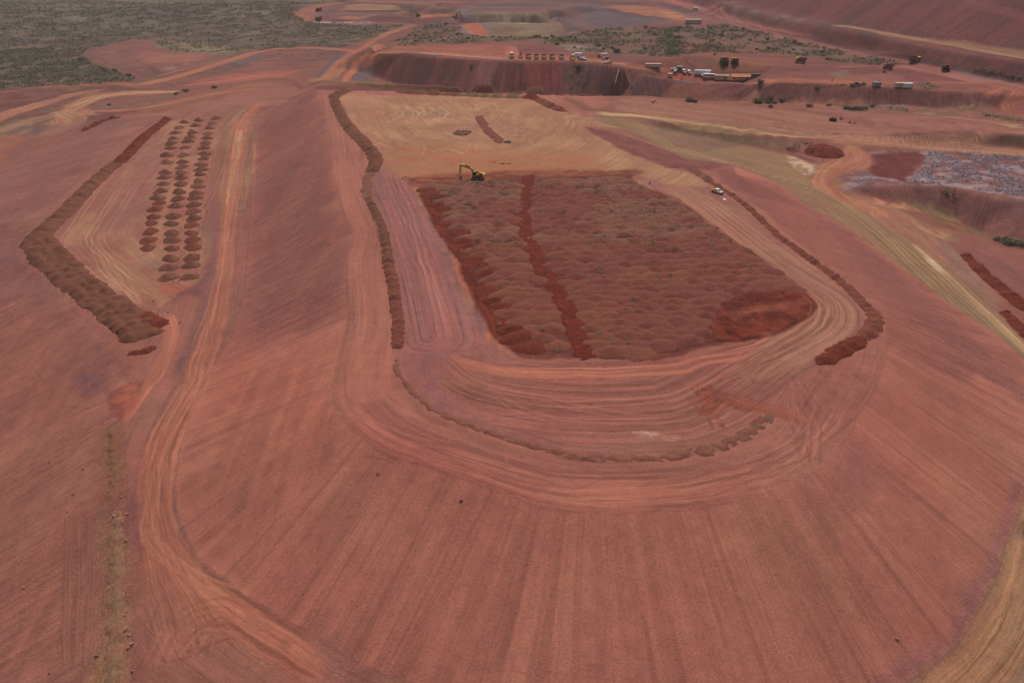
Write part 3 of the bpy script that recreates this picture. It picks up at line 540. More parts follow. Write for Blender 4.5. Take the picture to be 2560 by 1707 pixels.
# bench between bund and crest
ring = [(1,0)]
benchL = [(791,224),(824,343),(829,439),(858,535),(884,583),(863,654),(867,726),(872,798),(856,860),(833,987),(849,1030),(986,1118),(1183,1189),(1401,1260),(1600,1266),(1790,1245),(1988,1200),(2075,1156),(2124,1090),(2152,1030),(2185,976),(2206,920),(2222,860),(2216,816),(2174,753),(2094,687),(2013,620),(1918,532),(1815,462),(1790,432)]
zone(benchL + [(1740,424),(1665,420),(1590,375),(1500,330),(1462,318),(1500,270),(1530,262),(1440,240),(1300,236),(1150,232),(1000,228),(820,226)], (154,98,86), (164,104,90), sc=(2.5,80), flow=('line', crestW), amp=.8, rough=.4, fe=1.0, warp=.8)
zone(P('B2',[(100,100),(250,0),(330,100),(330,250),(380,380),(300,420),(150,330),(80,200)]), (166,102,88), (150,92,82), sc=(2,20), fe=4, warp=3, a=.6)
road([(880,1010),(960,1090),(1090,1135),(1190,1170),(1300,1208),(1400,1232),(1510,1240),(1696,1232),(1800,1215),(1900,1195)], 8, (168,100,88), (154,92,82), sc=(.8,40), fe=1.5, amp=.8, a=.7)
road([(905,985),(980,1060),(1090,1110),(1190,1145),(1290,1180),(1400,1197),(1560,1200),(1700,1192),(1800,1170)], 5, (144,88,78), (130,80,72), sc=(.8,40), fe=1.5, amp=.8, a=.7)
zone(P('B3',[(450,300),(560,280),(700,130),(900,60),(960,180),(900,330),(760,500),(500,640),(300,650),(450,520),(560,420)]), (152,96,86), (140,88,80), sc=(4,4), fe=3, warp=3, a=.6, rough=.7)
road(P('B2',[(540,450),(700,512),(900,578),(1100,627),(1300,636),(1640,625)]), .8, (118,72,64), None, fe=.6, a=.8, setflow=False)
road(P('B2',[(380,240),(480,340),(640,415),(830,480),(1000,540),(1300,575),(1640,570)]), 2.2, (134,86,74), None, fe=1.2, a=.7, setflow=False)  # shaded near face of the front bund, painted into the soil as a brown strip
road(P('B2',[(520,470),(900,610),(1200,665),(1640,660)]), 3.0, (176,112,96), None, fe=1.0, a=.6, setflow=False)
for k in range(26):
    u0 = rs0.uniform(900, 2000); road([(u0, 1205 + rs0.uniform(-30, 35) - abs(u0 - 1500) * .12), (u0 + 90, 1205 + rs0.uniform(-30, 35) - abs(u0 - 1410) * .12)], .5, (132,82,72), None, fe=.5, a=.5, setflow=False)
# ---- plateau floor
inner = P('T5',[(500,450),(600,480),(650,510),(740,560),(780,690),(860,830),(900,980),(960,1130),(1040,1280),(1110,1400)]) + [(1300,905),(1475,905),(1607,903),(1773,874),(1931,845),(2030,800)] + [(2050,760),(1951,676),(1806,580),(1690,490),(1587,440),(1600,390),(1700,410),(1745,430),(1850,520),(1960,610),(2060,700),(2140,770),(2160,830),(2080,880),(1990,960),(1900,1020),(1800,1100),(1700,1135),(1500,1150),(1300,1110),(1150,1060),(1040,990),(990,900),(1005,800),(980,700),(960,600),(930,500)]
zone(inner, (150,98,90), (142,92,84), sc=(2,60), amp=.5, rough=.4, fe=1, warp=1)
cl = W(P('T5',[(500,450),(530,560),(590,680),(650,830),(700,1000),(740,1150),(780,1350)]))
zone(P('T5',[(500,460),(640,500),(700,530),(720,640),(800,760),(850,880),(900,1020),(980,1180),(1090,1380),(1060,1410),(880,1420),(650,1500),(640,1380),(640,1150),(600,900),(590,800),(520,680),(480,600),(470,520)]), (142,94,92), (156,98,92), sc=(1.6,60), flow=('line', cl), amp=1.0, rough=.5, fe=1, warp=.8)
zone(P('T5',[(690,540),(760,640),(850,790),(960,1000),(1080,1240),(1150,1400),(1080,1400),(960,1180),(880,990),(830,830),(740,680),(680,590)]), (128,88,90), (150,104,92), sc=(3,6), fe=1.5, warp=1.5, rough=1, a=.8)
for q in ([(680,540),(720,560),(790,680),(760,690),(710,610)],): zone(P('T5', q), (176,124,90), (160,104,84), sc=(2,4), fe=1, warp=1)
for q in ([(840,790),(950,790),(960,820),(850,830)], [(890,930),(960,940),(1000,1050),(1050,1160),(960,1130),(920,1000)], [(1070,1250),(1110,1290),(1140,1410),(1080,1380)]):
    zone(P('T5', q), (174,106,84), (156,96,82), sc=(2,3), fe=1, warp=1.5, amp=1)
# front curve of plateau
fc = W(P('B2',[(380,120),(520,260),(700,330),(900,370),(1200,400),(1640,390)]) + P('B3',[(150,360),(300,300),(500,150),(700,0)]))
zone(P('B2',[(620,60),(750,110),(900,110),(1640,95)]) + P('B3',[(150,60),(400,20),(560,0),(700,0),(640,100),(520,260),(420,360),(250,450),(100,500)]) + P('B2',[(1560,510),(1200,500),(1000,450),(760,370),(600,300),(560,200),(560,100)]), (156,98,88), (140,88,78), sc=(1.2,60), flow=('line', fc), amp=1.2, rough=.3, fe=2, warp=1)
zone(P('B2',[(380,60),(600,80),(560,200),(700,340),(800,380),(600,350),(450,250),(370,150)]), (140,92,92), (150,96,88), sc=(3,6), fe=2, warp=1.5, a=.8)
road(P('B2',[(560,60),(700,110),(850,145),(1100,150),(1400,145),(1640,130)]) + P('B3',[(150,90),(350,60),(500,20),(620,-60),(700,-120),(730,-200)]), [3,5,6,6,6,7,7,6,6], (176,110,92), (152,92,80), sc=(.7,60), fe=1.5, amp=1.3)
zone(P('B2',[(560,120),(700,150),(760,190),(650,210),(560,180)]), (162,112,84), (150,98,84), fe=3, warp=2, a=.5)
for q in ([(1450,440),(1500,420),(1640,430),(1640,450)], [(1390,425),(1450,415),(1560,420),(1540,435)]): zone(P('B2', q), (204,160,146), (160,106,92), sc=(1.5,.6), fe=.8, warp=1.2, a=.75)
zone(P('B2',[(1000,440),(1640,440),(1640,500),(1200,500)]) + P('B3',[(250,440),(100,490)]), (152,102,88), (140,98,84), fe=3, warp=2, a=.5, sc=(4,4))
# right-hand inner road
rr = W(P('T6',[(560,360),(750,470),(950,610),(1150,780),(1350,930),(1500,1020),(1600,1080),(1650,1150),(1620,1240),(1500,1320),(1350,1400),(1200,1480),(1050,1560)]))
zone(P('T6',[(450,370),(600,330),(780,340),(900,440),(1100,560),(1250,700),(1430,830),(1620,970),(1760,1080),(1840,1200),(1800,1290),(1640,1380),(1500,1500),(1400,1568),(960,1568),(1100,1480),(1280,1310),(1540,1180),(1560,1100),(1480,1020),(1330,910),(1130,760),(980,680),(860,580),(700,470),(560,440)]), (150,100,90), (162,112,94), sc=(1.2,70), flow=('line', rr), amp=1.1, rough=.3, fe=1.5, warp=1)
road(P('T6',[(620,390),(800,500),(1000,650),(1200,800),(1380,940),(1520,1030),(1610,1100),(1620,1180),(1530,1280),(1380,1370),(1200,1470),(1080,1560)]), [5,6,6,6,6,5,5,5,5,4], (172,120,96), (150,98,84), sc=(.6,70), fe=2, amp=1.4, a=.7)
for q in ([(1560,1040),(1660,1120),(1650,1190),(1560,1270),(1350,1370),(1150,1450),(1000,1540)], [(1640,1040),(1680,1160),(1560,1300),(1380,1400),(1150,1500),(1040,1568)], [(1480,1010),(1590,1080),(1600,1170),(1500,1230),(1300,1290)], [(700,520),(900,660),(1150,850),(1330,960)]):
    road(P('T6', q), 1.2, (118,76,64), (140,90,78), sc=(.5,10), fe=.6, a=.65, setflow=False)
for q in ([(0,200),(80,220),(120,260),(180,340)], [(40,190),(130,220),(180,250)], [(240,200),(290,150),(350,100),(430,70)], [(270,220),(340,160),(420,110),(560,20)]): road(P('B3', q), 1.0, (128,70,58), (146,84,70), fe=.6, a=.75, sc=(.5,3), setflow=False)
zone(P('B3',[(120,200),(200,190),(240,230),(330,260),(440,310),(440,330),(300,310),(230,330),(250,340),(280,400),(260,400),(230,340),(210,340),(230,405),(215,400),(200,350),(160,340),(180,290),(150,250)]), (152,82,64), (132,72,60), sc=(1.5,1.5), fe=.5, warp=.8, amp=.8, rough=1)
road(P('B3',[(300,260),(440,305),(560,345),(700,380)]), 4, (156,88,70), (142,86,74), sc=(.6,10), fe=1.2, amp=1.2, a=.85)
# rear yellow yard
yard = P('T5',[(290,90),(400,75),(700,85),(1200,95),(1330,110),(1450,165),(1570,190),(1673,200),(1900,260)]) + P('T6',[(150,40),(260,120),(380,180),(520,230),(640,290),(780,320),(900,400),(700,400),(440,330),(0,320)]) + P('T5',[(1400,470),(1100,490),(740,545),(640,500),(540,440),(520,380),(440,280),(370,220),(320,140)])
yl = W(P('T5',[(420,120),(500,300),(700,400),(1000,430),(1300,400),(1500,300),(1560,200)]))
zone(yard, (172,128,98), (160,114,90), sc=(8,14), flow=('line', yl), amp=.9, rough=.3, fe=1.5, warp=1)
zone(P('T5',[(310,90),(420,80),(560,120),(520,200),(560,330),(640,480),(540,430),(520,380),(430,270),(360,210)]), (172,112,92), (166,120,98), sc=(5,5), fe=6, warp=5, a=.7)
zone(P('T5',[(540,430),(640,360),(900,340),(1200,380),(1500,380),(1673,420),(1673,480),(1300,490),(900,520),(640,510)]), (170,104,78), (162,112,84), sc=(8,5), fe=7, warp=5, a=.85)
zone(P('T5',[(740,500),(950,490),(1080,480),(1400,465),(1673,470),(1673,500),(1300,510),(1000,520),(850,540),(740,540)]), (134,78,58), (150,92,66), sc=(5,3), fe=2, warp=2, a=.9, rough=.9)
zone(P('T5',[(640,160),(900,150),(900,180),(700,200)]), (132,106,88), (160,120,96), sc=(5,5), fe=3, warp=4, a=.6)
zone(P('T5',[(880,230),(1000,210),(1040,310),(900,320),(850,280)]), (152,104,88), (166,122,98), sc=(4,4), fe=3, warp=3, a=.7)
zone(P('T5',[(1080,200),(1180,210),(1320,260),(1310,300),(1220,330),(1150,280)]), (150,98,84), (172,122,100), sc=(2.5,1.5), fe=3, warp=3, a=.8, rough=1)
zone(P('T5',[(1480,100),(1600,160),(1673,170),(1673,160),(1500,90)]), (130,84,68), None, fe=1, warp=1)
rs = np.random.RandomState(3)
for k in range(70):
    u0 = rs.uniform(880, 1500); v0 = rs.uniform(250, 375); an = rs.uniform(-.5, 2.2); ln_ = rs.uniform(25, 75); cv = rs.uniform(-.5, .5)
    q = [(u0 + ln_ * t * math.cos(an + cv * t), v0 + .45 * ln_ * t * math.sin(an + cv * t)) for t in (0, .5, 1)]
    q = [(a, min(b, 432)) for a, b in q]
    c = (192,150,112) if k % 3 else (136,96,76)
    road(q, rs.uniform(.6, 1.4), c, None, fe=1.2, a=rs.uniform(.25, .6), setflow=False)
for k in range(0, 16):      # curved tyre loops on the pale yard
    j = rs.uniform(-9, 9); q = [(960 + k * 9 + j + (34 + j * 2) * math.sin(t * 2.2) , 258 + j * .5 + t * (52 + j * 2) * .5 + k * .6) for t in (0, .4, .8, 1.2, 1.6)]
    road(q, rs.uniform(.5, 1.0), (196,156,118), None, fe=1.0, a=rs.uniform(.3, .8), setflow=False)
for k in range(30):      # marks where trucks backed up to the rear bund and left bund
    u0 = 850 + k * 18; road([(u0, 237), (u0 + 12, 248)], .8, (190,140,112), None, fe=1, a=.45, setflow=False)
# right of the yard: green ground, cream road
gl = W([(1500,300),(1600,340),(1750,385),(1900,425),(2060,470),(2200,560),(2350,690),(2500,830),(2640,980)])
grn = [(1480,300),(1500,292),(1580,300),(1700,320),(1800,345),(1900,372),(1990,392),(2060,420),(2090,450),(2130,475),(2220,510),(2320,560),(2400,600),(2440,660),(2500,790),(2600,900),(2700,1000),(2700,1100),(2560,900),(2496,838),(2442,803),(2362,749),(2272,682),(2210,637),(2107,562),(2018,512),(1960,468),(1900,440),(1835,412),(1720,400),(1620,345),(1520,312)]
zone(grn, (136,108,82), (148,112,86), sc=(4,60), flow=('line', gl), amp=.8, rough=.4, fe=1.2, warp=1)
zone(P('R',[(300,620),(420,640),(640,740),(760,830),(900,900),(1000,1000),(1150,1150),(1230,1300),(1150,1250),(950,1050),(780,950),(560,830),(400,720)]), (152,98,84), (160,112,94), sc=(2,40), fe=3, warp=2, a=.85)
road(P('R',[(700,900),(790,980),(860,1050),(960,1140),(1060,1240),(1200,1370),(1344,1500),(1440,1600)]), [2.5,4,4,3,3.5,4,4], (184,150,118), (160,124,92), sc=(.7,40), fe=1.5, a=.85)
zone(P('R',[(790,990),(840,1010),(900,1080),(860,1070)]), (212,180,160), None, fe=1.2, warp=1, a=.8)
zone(P('R',[(880,860),(960,960),(1080,1080),(1150,1180),(1200,1300),(1100,1200),(960,1060),(880,960)]), (146,112,102), (136,100,90), sc=(3,5), fe=2, warp=2, a=.8)
road(P('R',[(330,810),(560,980),(700,1070),(900,1210)]), .8, (180,130,84), (140,104,80), sc=(1,4), fe=.8, a=.6, setflow=False)
zone(P('R',[(200,480),(330,400),(360,340),(460,400),(490,420),(480,490),(300,540),(280,590),(340,640),(500,700),(640,780),(500,760),(300,680),(160,600),(160,540)]), (180,122,94), (164,104,86), sc=(2,14), flow=('line', W(P('R',[(380,360),(380,440),(260,500),(210,580),(260,640),(420,720)]))), amp=1.1, fe=1.2, warp=1)
zone(P('R',[(0,420),(60,430),(180,480),(160,520),(90,530),(60,490)]), (196,164,140), (150,118,92), sc=(2,3), fe=1.5, warp=2)
zone(P('R',[(620,740),(700,760),(800,830),(940,850),(900,900),(760,830)]), (172,128,98), (160,108,84), sc=(3,6), fe=1.5, warp=1.5)
zone(P('R',[(440,650),(540,670),(700,700),(790,720),(760,740),(600,710),(500,690)]), (190,134,108), (150,100,80), sc=(3,3), fe=1, warp=1)
zone(P('R',[(640,670),(800,690),(960,760),(1060,830),(1180,905),(1060,860),(900,790),(740,730)]), (142,112,84), (124,96,74), sc=(3,4), fe=1, warp=1.5)
zone(P('R',[(780,760),(1000,770),(1080,860),(960,870),(860,810)]), (124,84,64), (140,98,74), sc=(3,3), fe=1.5, warp=1.5)
# batter under the cream road
zone(P('T6',[(480,10),(700,45),(1000,85),(1250,120),(1440,140),(1500,165),(1350,170),(1100,150),(900,190),(700,160),(560,80)]), (126,98,78), (136,100,84), sc=(5,20), fe=1.5, warp=1.5, rough=.9)
zone(P('T6',[(380,0),(560,80),(700,170),(800,215),(660,130),(500,50),(330,10)]), (150,114,84), None, fe=2, warp=2, a=.6)
zone(P('T6',[(1360,165),(1450,180),(1550,260),(1480,240),(1380,200)]), (112,60,54), (130,90,86), sc=(3,3), fe=1, warp=1.5)
zone(P('T6',[(150,45),(300,70),(480,120),(640,190),(760,240),(900,255),(1050,270),(900,300),(760,290),(640,290),(520,240),(380,180),(260,120)]), (122,72,70), (134,80,74), sc=(5,5), fe=1, warp=1.2, rough=.8, flow=('rad', W(P('T6',[(150,50),(380,180),(640,290)]))), amp=.6)
zone([(1530,255),(1600,244),(1750,258),(1900,270),(2060,282),(2180,318),(2300,345),(2560,372),(2700,385),(2700,400),(2560,388),(2300,364),(2130,354),(1960,338),(1800,316),(1660,294),(1540,275)], (160,108,90), (150,98,86), sc=(2,70), flow=('line', W([(1530,265),(1800,300),(2100,345),(2560,380)])), amp=1.0, fe=1.2, warp=1)
road([(1480,284),(1600,290),(1700,305),(1800,322),(1900,334),(2000,342),(2090,348)], [8,6,5,5,5,5,4], (188,152,112), (172,128,98), sc=(1,50), fe=1.5)
road([(1640,285),(1760,300),(1880,318),(1990,332),(2070,338)], 5, (134,102,80), (146,104,84), sc=(3,20), fe=2)
road([(1620,262),(1750,280),(1900,300),(1990,315),(2050,332),(2080,345)], 2.2, (176,124,96), (160,104,88), fe=1.5, a=.8)
road([(1600,258),(1760,274),(1900,291),(2010,320)], .9, (112,66,58), None, fe=.8, a=.8, setflow=False)
road([(2060,350),(2130,352),(2300,360),(2560,383),(2700,396)], 9, (176,122,98), (162,108,90), sc=(1.2,60), fe=1.5)
zone([(1600,240),(1660,232),(1900,250),(2040,268),(2120,285),(2230,330),(2180,318),(2060,282),(1900,268),(1750,255)], (128,80,68), (142,92,76), sc=(8,4), fe=1.5, warp=1.5, rough=.8)
zone(P('R',[(100,160),(400,180),(700,200),(900,215),(1344,260),(1500,280),(1500,310),(1344,305),(900,290),(700,285),(560,320),(380,230),(200,190)]), (156,102,92), (144,92,80), sc=(14,6), fe=2, warp=2)
zone(P('R',[(560,320),(700,285),(900,290),(1344,310),(1500,315),(1500,390),(1344,385),(1000,360),(700,345),(600,335)]), (118,82,70), (128,86,74), sc=(8,6), fe=1.5, warp=1.5, rough=1)
zone(P('R',[(0,110),(340,130),(700,150),(1100,150),(1344,200),(1344,240),(900,205),(640,180),(300,175),(0,130)]), (124,88,76), (146,96,80), sc=(8,4), fe=2, warp=2.5, rough=1)
zone(P('R',[(740,190),(850,190),(880,205),(760,210)]), (160,136,96), (130,92,80), sc=(4,3), fe=1.5, warp=2); zone(P('R',[(1160,235),(1344,250),(1344,270),(1250,265)]), (170,140,104), (150,98,88), sc=(5,3), fe=1.5, warp=2)
zone(P('R',[(950,145),(1120,140),(1130,155),(980,160)]), (150,130,96), (124,88,76), sc=(5,3), fe=1.5, warp=2)
# pad with grubbed brush, tilled red soil, its face
zone(P('R',[(500,400),(740,395),(1500,430),(1500,700),(1344,670),(1060,620),(900,590),(690,590),(500,600),(360,600),(300,560),(500,500)]), (128,84,80), (156,130,136), sc=(6,4), fe=2, warp=3, rough=1)
zone(P('R',[(500,415),(740,400),(800,430),(740,500),(690,580),(600,560),(500,540),(470,520),(510,470)]), (106,52,46), (116,60,52), sc=(20,1.2), fe=1.2, warp=1.5, rough=1, flow=('line', W(P('R',[(500,480),(620,470),(760,465)]))), amp=1.2)
zone(P('R',[(390,600),(500,600),(690,590),(900,590),(1060,620),(1344,670),(1500,700),(1500,960),(1344,930),(1180,905),(1060,820),(960,750),(820,690),(640,670),(520,650)]), (126,82,78), (136,88,80), sc=(4,30), fe=1, warp=1.2, rough=.9, flow=('rad', W(P('R',[(390,600),(690,590),(900,590),(1060,620),(1344,670)]))), amp=.9)
zone(P('R',[(900,900),(1180,910),(1344,970),(1500,1000),(1500,1400),(1344,1250),(1150,1100),(1000,980)]), (140,86,80), (130,82,78), sc=(6,12), fe=1.5, warp=1.5)
zone(P('R',[(1180,890),(1344,905),(1344,935),(1220,915)]), (104,98,82), (124,92,80), sc=(4,3), fe=1, warp=1.5, rough=1)
# bottom right lower bench
zone(np.array([tuple(at_z(a, b, L)[:2]) for a, b in [(2700,1100),(2640,985),(2680,1080),(2640,1150),(2560,1240),(2534,1303),(2490,1429),(2436,1555),(2338,1659),(2277,1707)]] + [(60, 50), (40, 36), (90, 40), (128, 56), (150, 100), (168, 138), (172, 150)]), (140,108,86), (156,114,88), sc=(1.6,50), flow=('line', toeRW[13:]), amp=1.2, fe=1, warp=.8, world=True)
road(P('B3',[(1647,850),(1560,1150),(1440,1350),(1280,1520),(1150,1640)]), 2.5, (172,122,92), (150,104,82), sc=(.6,30), fe=1.5, a=.8)
# ---- dumped field floor, its inner track and dug corner
zone([(1010,446),(1100,440),(1200,434),(1400,428),(1580,424),(1620,430),(1580,444),(1300,452),(1060,470),(1030,462)], (120,64,48), (146,86,64), sc=(5,3), fe=1.5, warp=2, rough=1)
fieldpx = [(1054,478),(1068,461),(1178,453),(1307,446),(1440,440),(1578,434),(1587,458),(1690,495),(1757,545),(1806,586),(1868,619),(1951,681),(2014,727),(2043,764),(2022,793),(1931,839),(1773,866),(1607,897),(1475,899),(1400,899),(1312,900),(1264,874),(1231,803),(1197,740),(1159,654),(1111,568),(1083,530)]
FIELD = W(fieldpx)
zone(fieldpx, (116,66,56), (104,56,50), sc=(8,8), fe=1, warp=1, rough=1, amp=.2)
ftrack = P('T5',[(1305,500),(1275,650),(1285,800),(1330,920),(1430,1080),(1520,1230),(1600,1450)])
FTR = smoothline(W(ftrack), 2)
dug = W(P('T6',[(1120,1040),(1300,1030),(1500,1040),(1560,1120),(1500,1190),(1280,1300),(1100,1330),(930,1335),(900,1250),(950,1180),(950,1110)]))
zone(dug, (122,54,40), (98,42,32), sc=(5,3), fe=1, warp=1.5, world=True, rough=1, amp=.7, flow=('line', W(P('T6',[(900,1230),(1200,1200),(1540,1100)]))))
zone(P('T6',[(1000,1180),(1200,1130),(1480,1100),(1500,1130),(1250,1170),(1050,1215)]), (142,76,58), (120,62,50), sc=(3,2), fe=1.5, warp=1.5)
zone(P('T6',[(500,1440),(700,1395),(780,1385),(740,1410),(560,1455)]), (112,54,42), None, fe=.8, warp=1)
road(P('T5',[(740,575),(800,680),(850,780),(950,900),(1000,1000),(1080,1150),(1150,1290),(1230,1400)]), [5,5,5,6,6,7,7,7], (116,50,36), (98,42,30), sc=(2,5), fe=1.5, rough=1)

def wheeltracks(path, n, spread, world=False, seed=0, cols=((126,78,68), (178,116,98))):
    r0 = np.random.RandomState(seed); base = smoothline(np.array(path, float) if world else W(path), 1)
    for k in range(n):
        i0 = r0.randint(0, max(1, len(base) - 4)); i1 = min(len(base), i0 + r0.randint(4, 14)); sub = base[i0:i1]
        if len(sub) < 3: continue
        t_ = np.gradient(sub, axis=0); t_ /= np.linalg.norm(t_, axis=1)[:, None] + 1e-9; nr_ = np.stack([-t_[:, 1], t_[:, 0]], -1)
        o0, o1 = r0.uniform(-spread, spread, 2); oo = np.linspace(o0, o1, len(sub))[:, None]; c = cols[k % 2]; a_ = r0.uniform(.2, .6)
        for g_ in (-1.0, 1.0): road(sub + nr_ * (oo + g_), .55, c, None, fe=.35, a=a_, setflow=False, world=True)
wheeltracks(P('T4',[(1400,70),(1345,160),(1320,300),(1300,450),(1285,600),(1270,800),(1255,1000),(1225,1200),(1170,1350),(1110,1568)]) + P('B1',[(900,220),(820,380),(780,520),(770,700),(790,850),(860,980),(960,1090),(1130,1220),(1300,1330),(1500,1450)]), 22, 4.2, seed=1, cols=((144,90,74), (180,120,97)))
wheeltracks(P('B2',[(560,200),(700,300),(900,340),(1200,360),(1640,340)]) + P('B3',[(200,300),(400,180),(560,60)]), 16, 8, seed=2)
wheeltracks(P('T6',[(620,390),(800,500),(1000,650),(1200,800),(1380,940),(1520,1030),(1610,1100),(1620,1180),(1530,1280),(1380,1370),(1200,1470)]), 16, 4.5, seed=3, cols=((132,86,74), (186,136,110)))
wheeltracks(P('T5',[(560,480),(600,620),(660,760),(730,950),(800,1150),(850,1380)]), 16, 4, seed=4, cols=((126,82,80), (170,112,102)))
wheeltracks([(880,1010),(960,1090),(1090,1135),(1190,1170),(1300,1208),(1400,1232),(1510,1240),(1696,1232),(1800,1215),(1900,1195),(2020,1130),(2110,1010)], 18, 4, seed=5)
wheeltracks(P('T4',[(960,130),(700,420),(500,720),(440,800),(520,900),(700,1060),(860,1150)]), 20, 9, seed=6, cols=((134,92,76), (190,140,114)))
wheeltracks(P('T4',[(1180,300),(1100,700),(1000,1030)]), 6, 12, seed=7)
wheeltracks(P('B1',[(820,1500),(900,1350),(1000,1250),(1100,1300)]), 8, 5, seed=8, cols=((126,78,66), (176,116,98)))
wheeltracks(P('B3',[(560,120),(620,300),(640,420),(560,560)]), 8, 6, seed=9)
wheeltracks([(1500,320),(1600,350),(1750,390),(1900,430),(2060,480),(2200,570),(2350,700),(2500,840)], 20, 7, seed=10, cols=((120,94,72), (176,140,108)))
wheeltracks([(1530,265),(1660,280),(1800,298),(1960,318),(2130,345),(2300,355),(2560,378)], 20, 9, seed=11, cols=((134,86,72), (190,144,112)))
# large soft tonal variation everywhere + damp patches
col *= (0.90 + .16 * nA + .14 * (nB - .5))[:, None].astype(np.float32)
hue = (fbm(X / 17, Y / 17, 4, 61) - .5)[:, None]; col *= 1 + hue * np.array([[.10, .30, .22]], np.float32)
col *= np.array([[1.0, .985, .94]], np.float32)
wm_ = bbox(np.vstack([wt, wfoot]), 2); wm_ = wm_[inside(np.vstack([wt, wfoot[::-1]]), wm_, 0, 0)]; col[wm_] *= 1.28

# height detail in the ground itself: ruts/ripples follow the flow lines, clods where rough
st = fbm(FU / 1.1, FV / 45, 2, 6) - .5
ZG = ZG + st * .22 * AMP * np.clip(200 / RRf, .3, 1) + (fbm(X / 1.5, Y / 1.5, 3, 7) - .5) * .22 * ROUGH
wi = bbox(np.vstack([wt, wfoot]), 5)
d, s, al = polyd(wt, wi)
slope_w = np.clip(d / 6, 0, 1) * np.clip((34 - d) / 8, 0, 1) * (s != 0)
ZG[wi] += slope_w * (fbm(al / 9, d / 80, 4, 9) - .5) * 4.2 * (Y[wi] < bil(GN * 0 + 1e9, N0, X[wi], Y[wi])) * inside(np.vstack([wt, wfoot[::-1]]), wi, 0, 0)
di = bbox(dug, 2); dm = inside(dug, di, 0, 0)
ZG[di] += dm * (.3 + 1.5 * (fbm(X[di] / 6, Y[di] / 3, 4, 14) - .35))

def big_mesh(name, xyz, nr, na):
    me = bpy.data.meshes.new(name); n = nr * na
    me.vertices.add(n); me.vertices.foreach_set('co', xyz.astype(np.float32).ravel())
    i = np.arange(nr - 1)[:, None] * na + np.arange(na - 1)[None]
    q = np.stack([i, i + 1, i + na + 1, i + na], -1).reshape(-1, 4)[:, ::-1]
    me.loops.add(q.size); me.loops.foreach_set('vertex_index', q.astype(np.int32).ravel())
    me.polygons.add(len(q)); me.polygons.foreach_set('loop_start', (np.arange(len(q)) * 4).astype(np.int32)); me.polygons.foreach_set('loop_total', np.full(len(q), 4, np.int32))
    me.polygons.foreach_set('use_smooth', np.ones(len(q), bool)); me.update(calc_edges=True)
    return me
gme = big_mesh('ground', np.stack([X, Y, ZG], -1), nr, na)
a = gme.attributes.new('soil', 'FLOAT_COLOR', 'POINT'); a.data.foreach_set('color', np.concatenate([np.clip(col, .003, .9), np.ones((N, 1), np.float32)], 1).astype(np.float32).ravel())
a = gme.attributes.new('flow', 'FLOAT_VECTOR', 'POINT'); a.data.foreach_set('vector', np.stack([FU, FV, np.zeros(N, np.float32)], -1).astype(np.float32).ravel())
a = gme.attributes.new('streak', 'FLOAT', 'POINT'); a.data.foreach_set('value', AMP.astype(np.float32))
a = gme.attributes.new('clod', 'FLOAT', 'POINT'); a.data.foreach_set('value', ROUGH.astype(np.float32))
ground = link(bpy.data.objects.new('ground', gme)); tag(ground, kind='structure')

# surface height incl. fine undulation for things that stand on it
def GZ(x, y): return float(H(x, y))

# ------------------------------------------------------------------ materials
class NB:
    def __init__(s, name):
        s.m = bpy.data.materials.new(name); s.m.use_nodes = True; s.t = s.m.node_tree; s.b = s.t.nodes['Principled BSDF']
        s.b.inputs['Roughness'].default_value = .9
        if 'Specular IOR Level' in s.b.inputs: s.b.inputs['Specular IOR Level'].default_value = .15
    def n(s, ty, **k):
        x = s.t.nodes.new(ty)
        for a, b in k.items(): setattr(x, a, b)
        return x
    def l(s, a, b): s.t.links.new(a, b)
    def math(s, op, a, b=None, clamp=False):
        x = s.n('ShaderNodeMath', operation=op, use_clamp=clamp)
        for i, v in enumerate((a, b)):
            if v is None: continue
            if isinstance(v, (int, float)): x.inputs[i].default_value = v
            else: s.l(v, x.inputs[i])
        return x.outputs[0]
    def noise(s, vec, scale, detail=3, rough=.55, dim='3D'):
        x = s.n('ShaderNodeTexNoise', noise_dimensions=dim); x.inputs['Scale'].default_value = scale; x.inputs['Detail'].default_value = detail; x.inputs['Roughness'].default_value = rough
        s.l(vec, x.inputs['Vector']); return x.outputs[0]
    def mapr(s, v, a, b, c, d):
        x = s.n('ShaderNodeMapRange'); 
        for i, q in enumerate((a, b, c, d)): x.inputs[i + 1].default_value = q
        s.l(v, x.inputs[0]); return x.outputs[0]
    def scale(s, vec, f):
        x = s.n('ShaderNodeVectorMath', operation='MULTIPLY'); s.l(vec, x.inputs[0]); x.inputs[1].default_value = f; return x.outputs[0]
    def mul(s, c, f):
        x = s.n('ShaderNodeVectorMath', operation='SCALE'); s.l(c, x.inputs[0])
        s.l(f, x.inputs['Scale']); return x.outputs[0]
def mixc(nb, f, a, b):
    x = nb.n('ShaderNodeMix', data_type='RGBA'); nb.l(f, x.inputs[0])
    for i, v in ((6, a), (7, b)):
        if isinstance(v, tuple): x.inputs[i].default_value = v
        else: nb.l(v, x.inputs[i])
    return x.outputs[2]

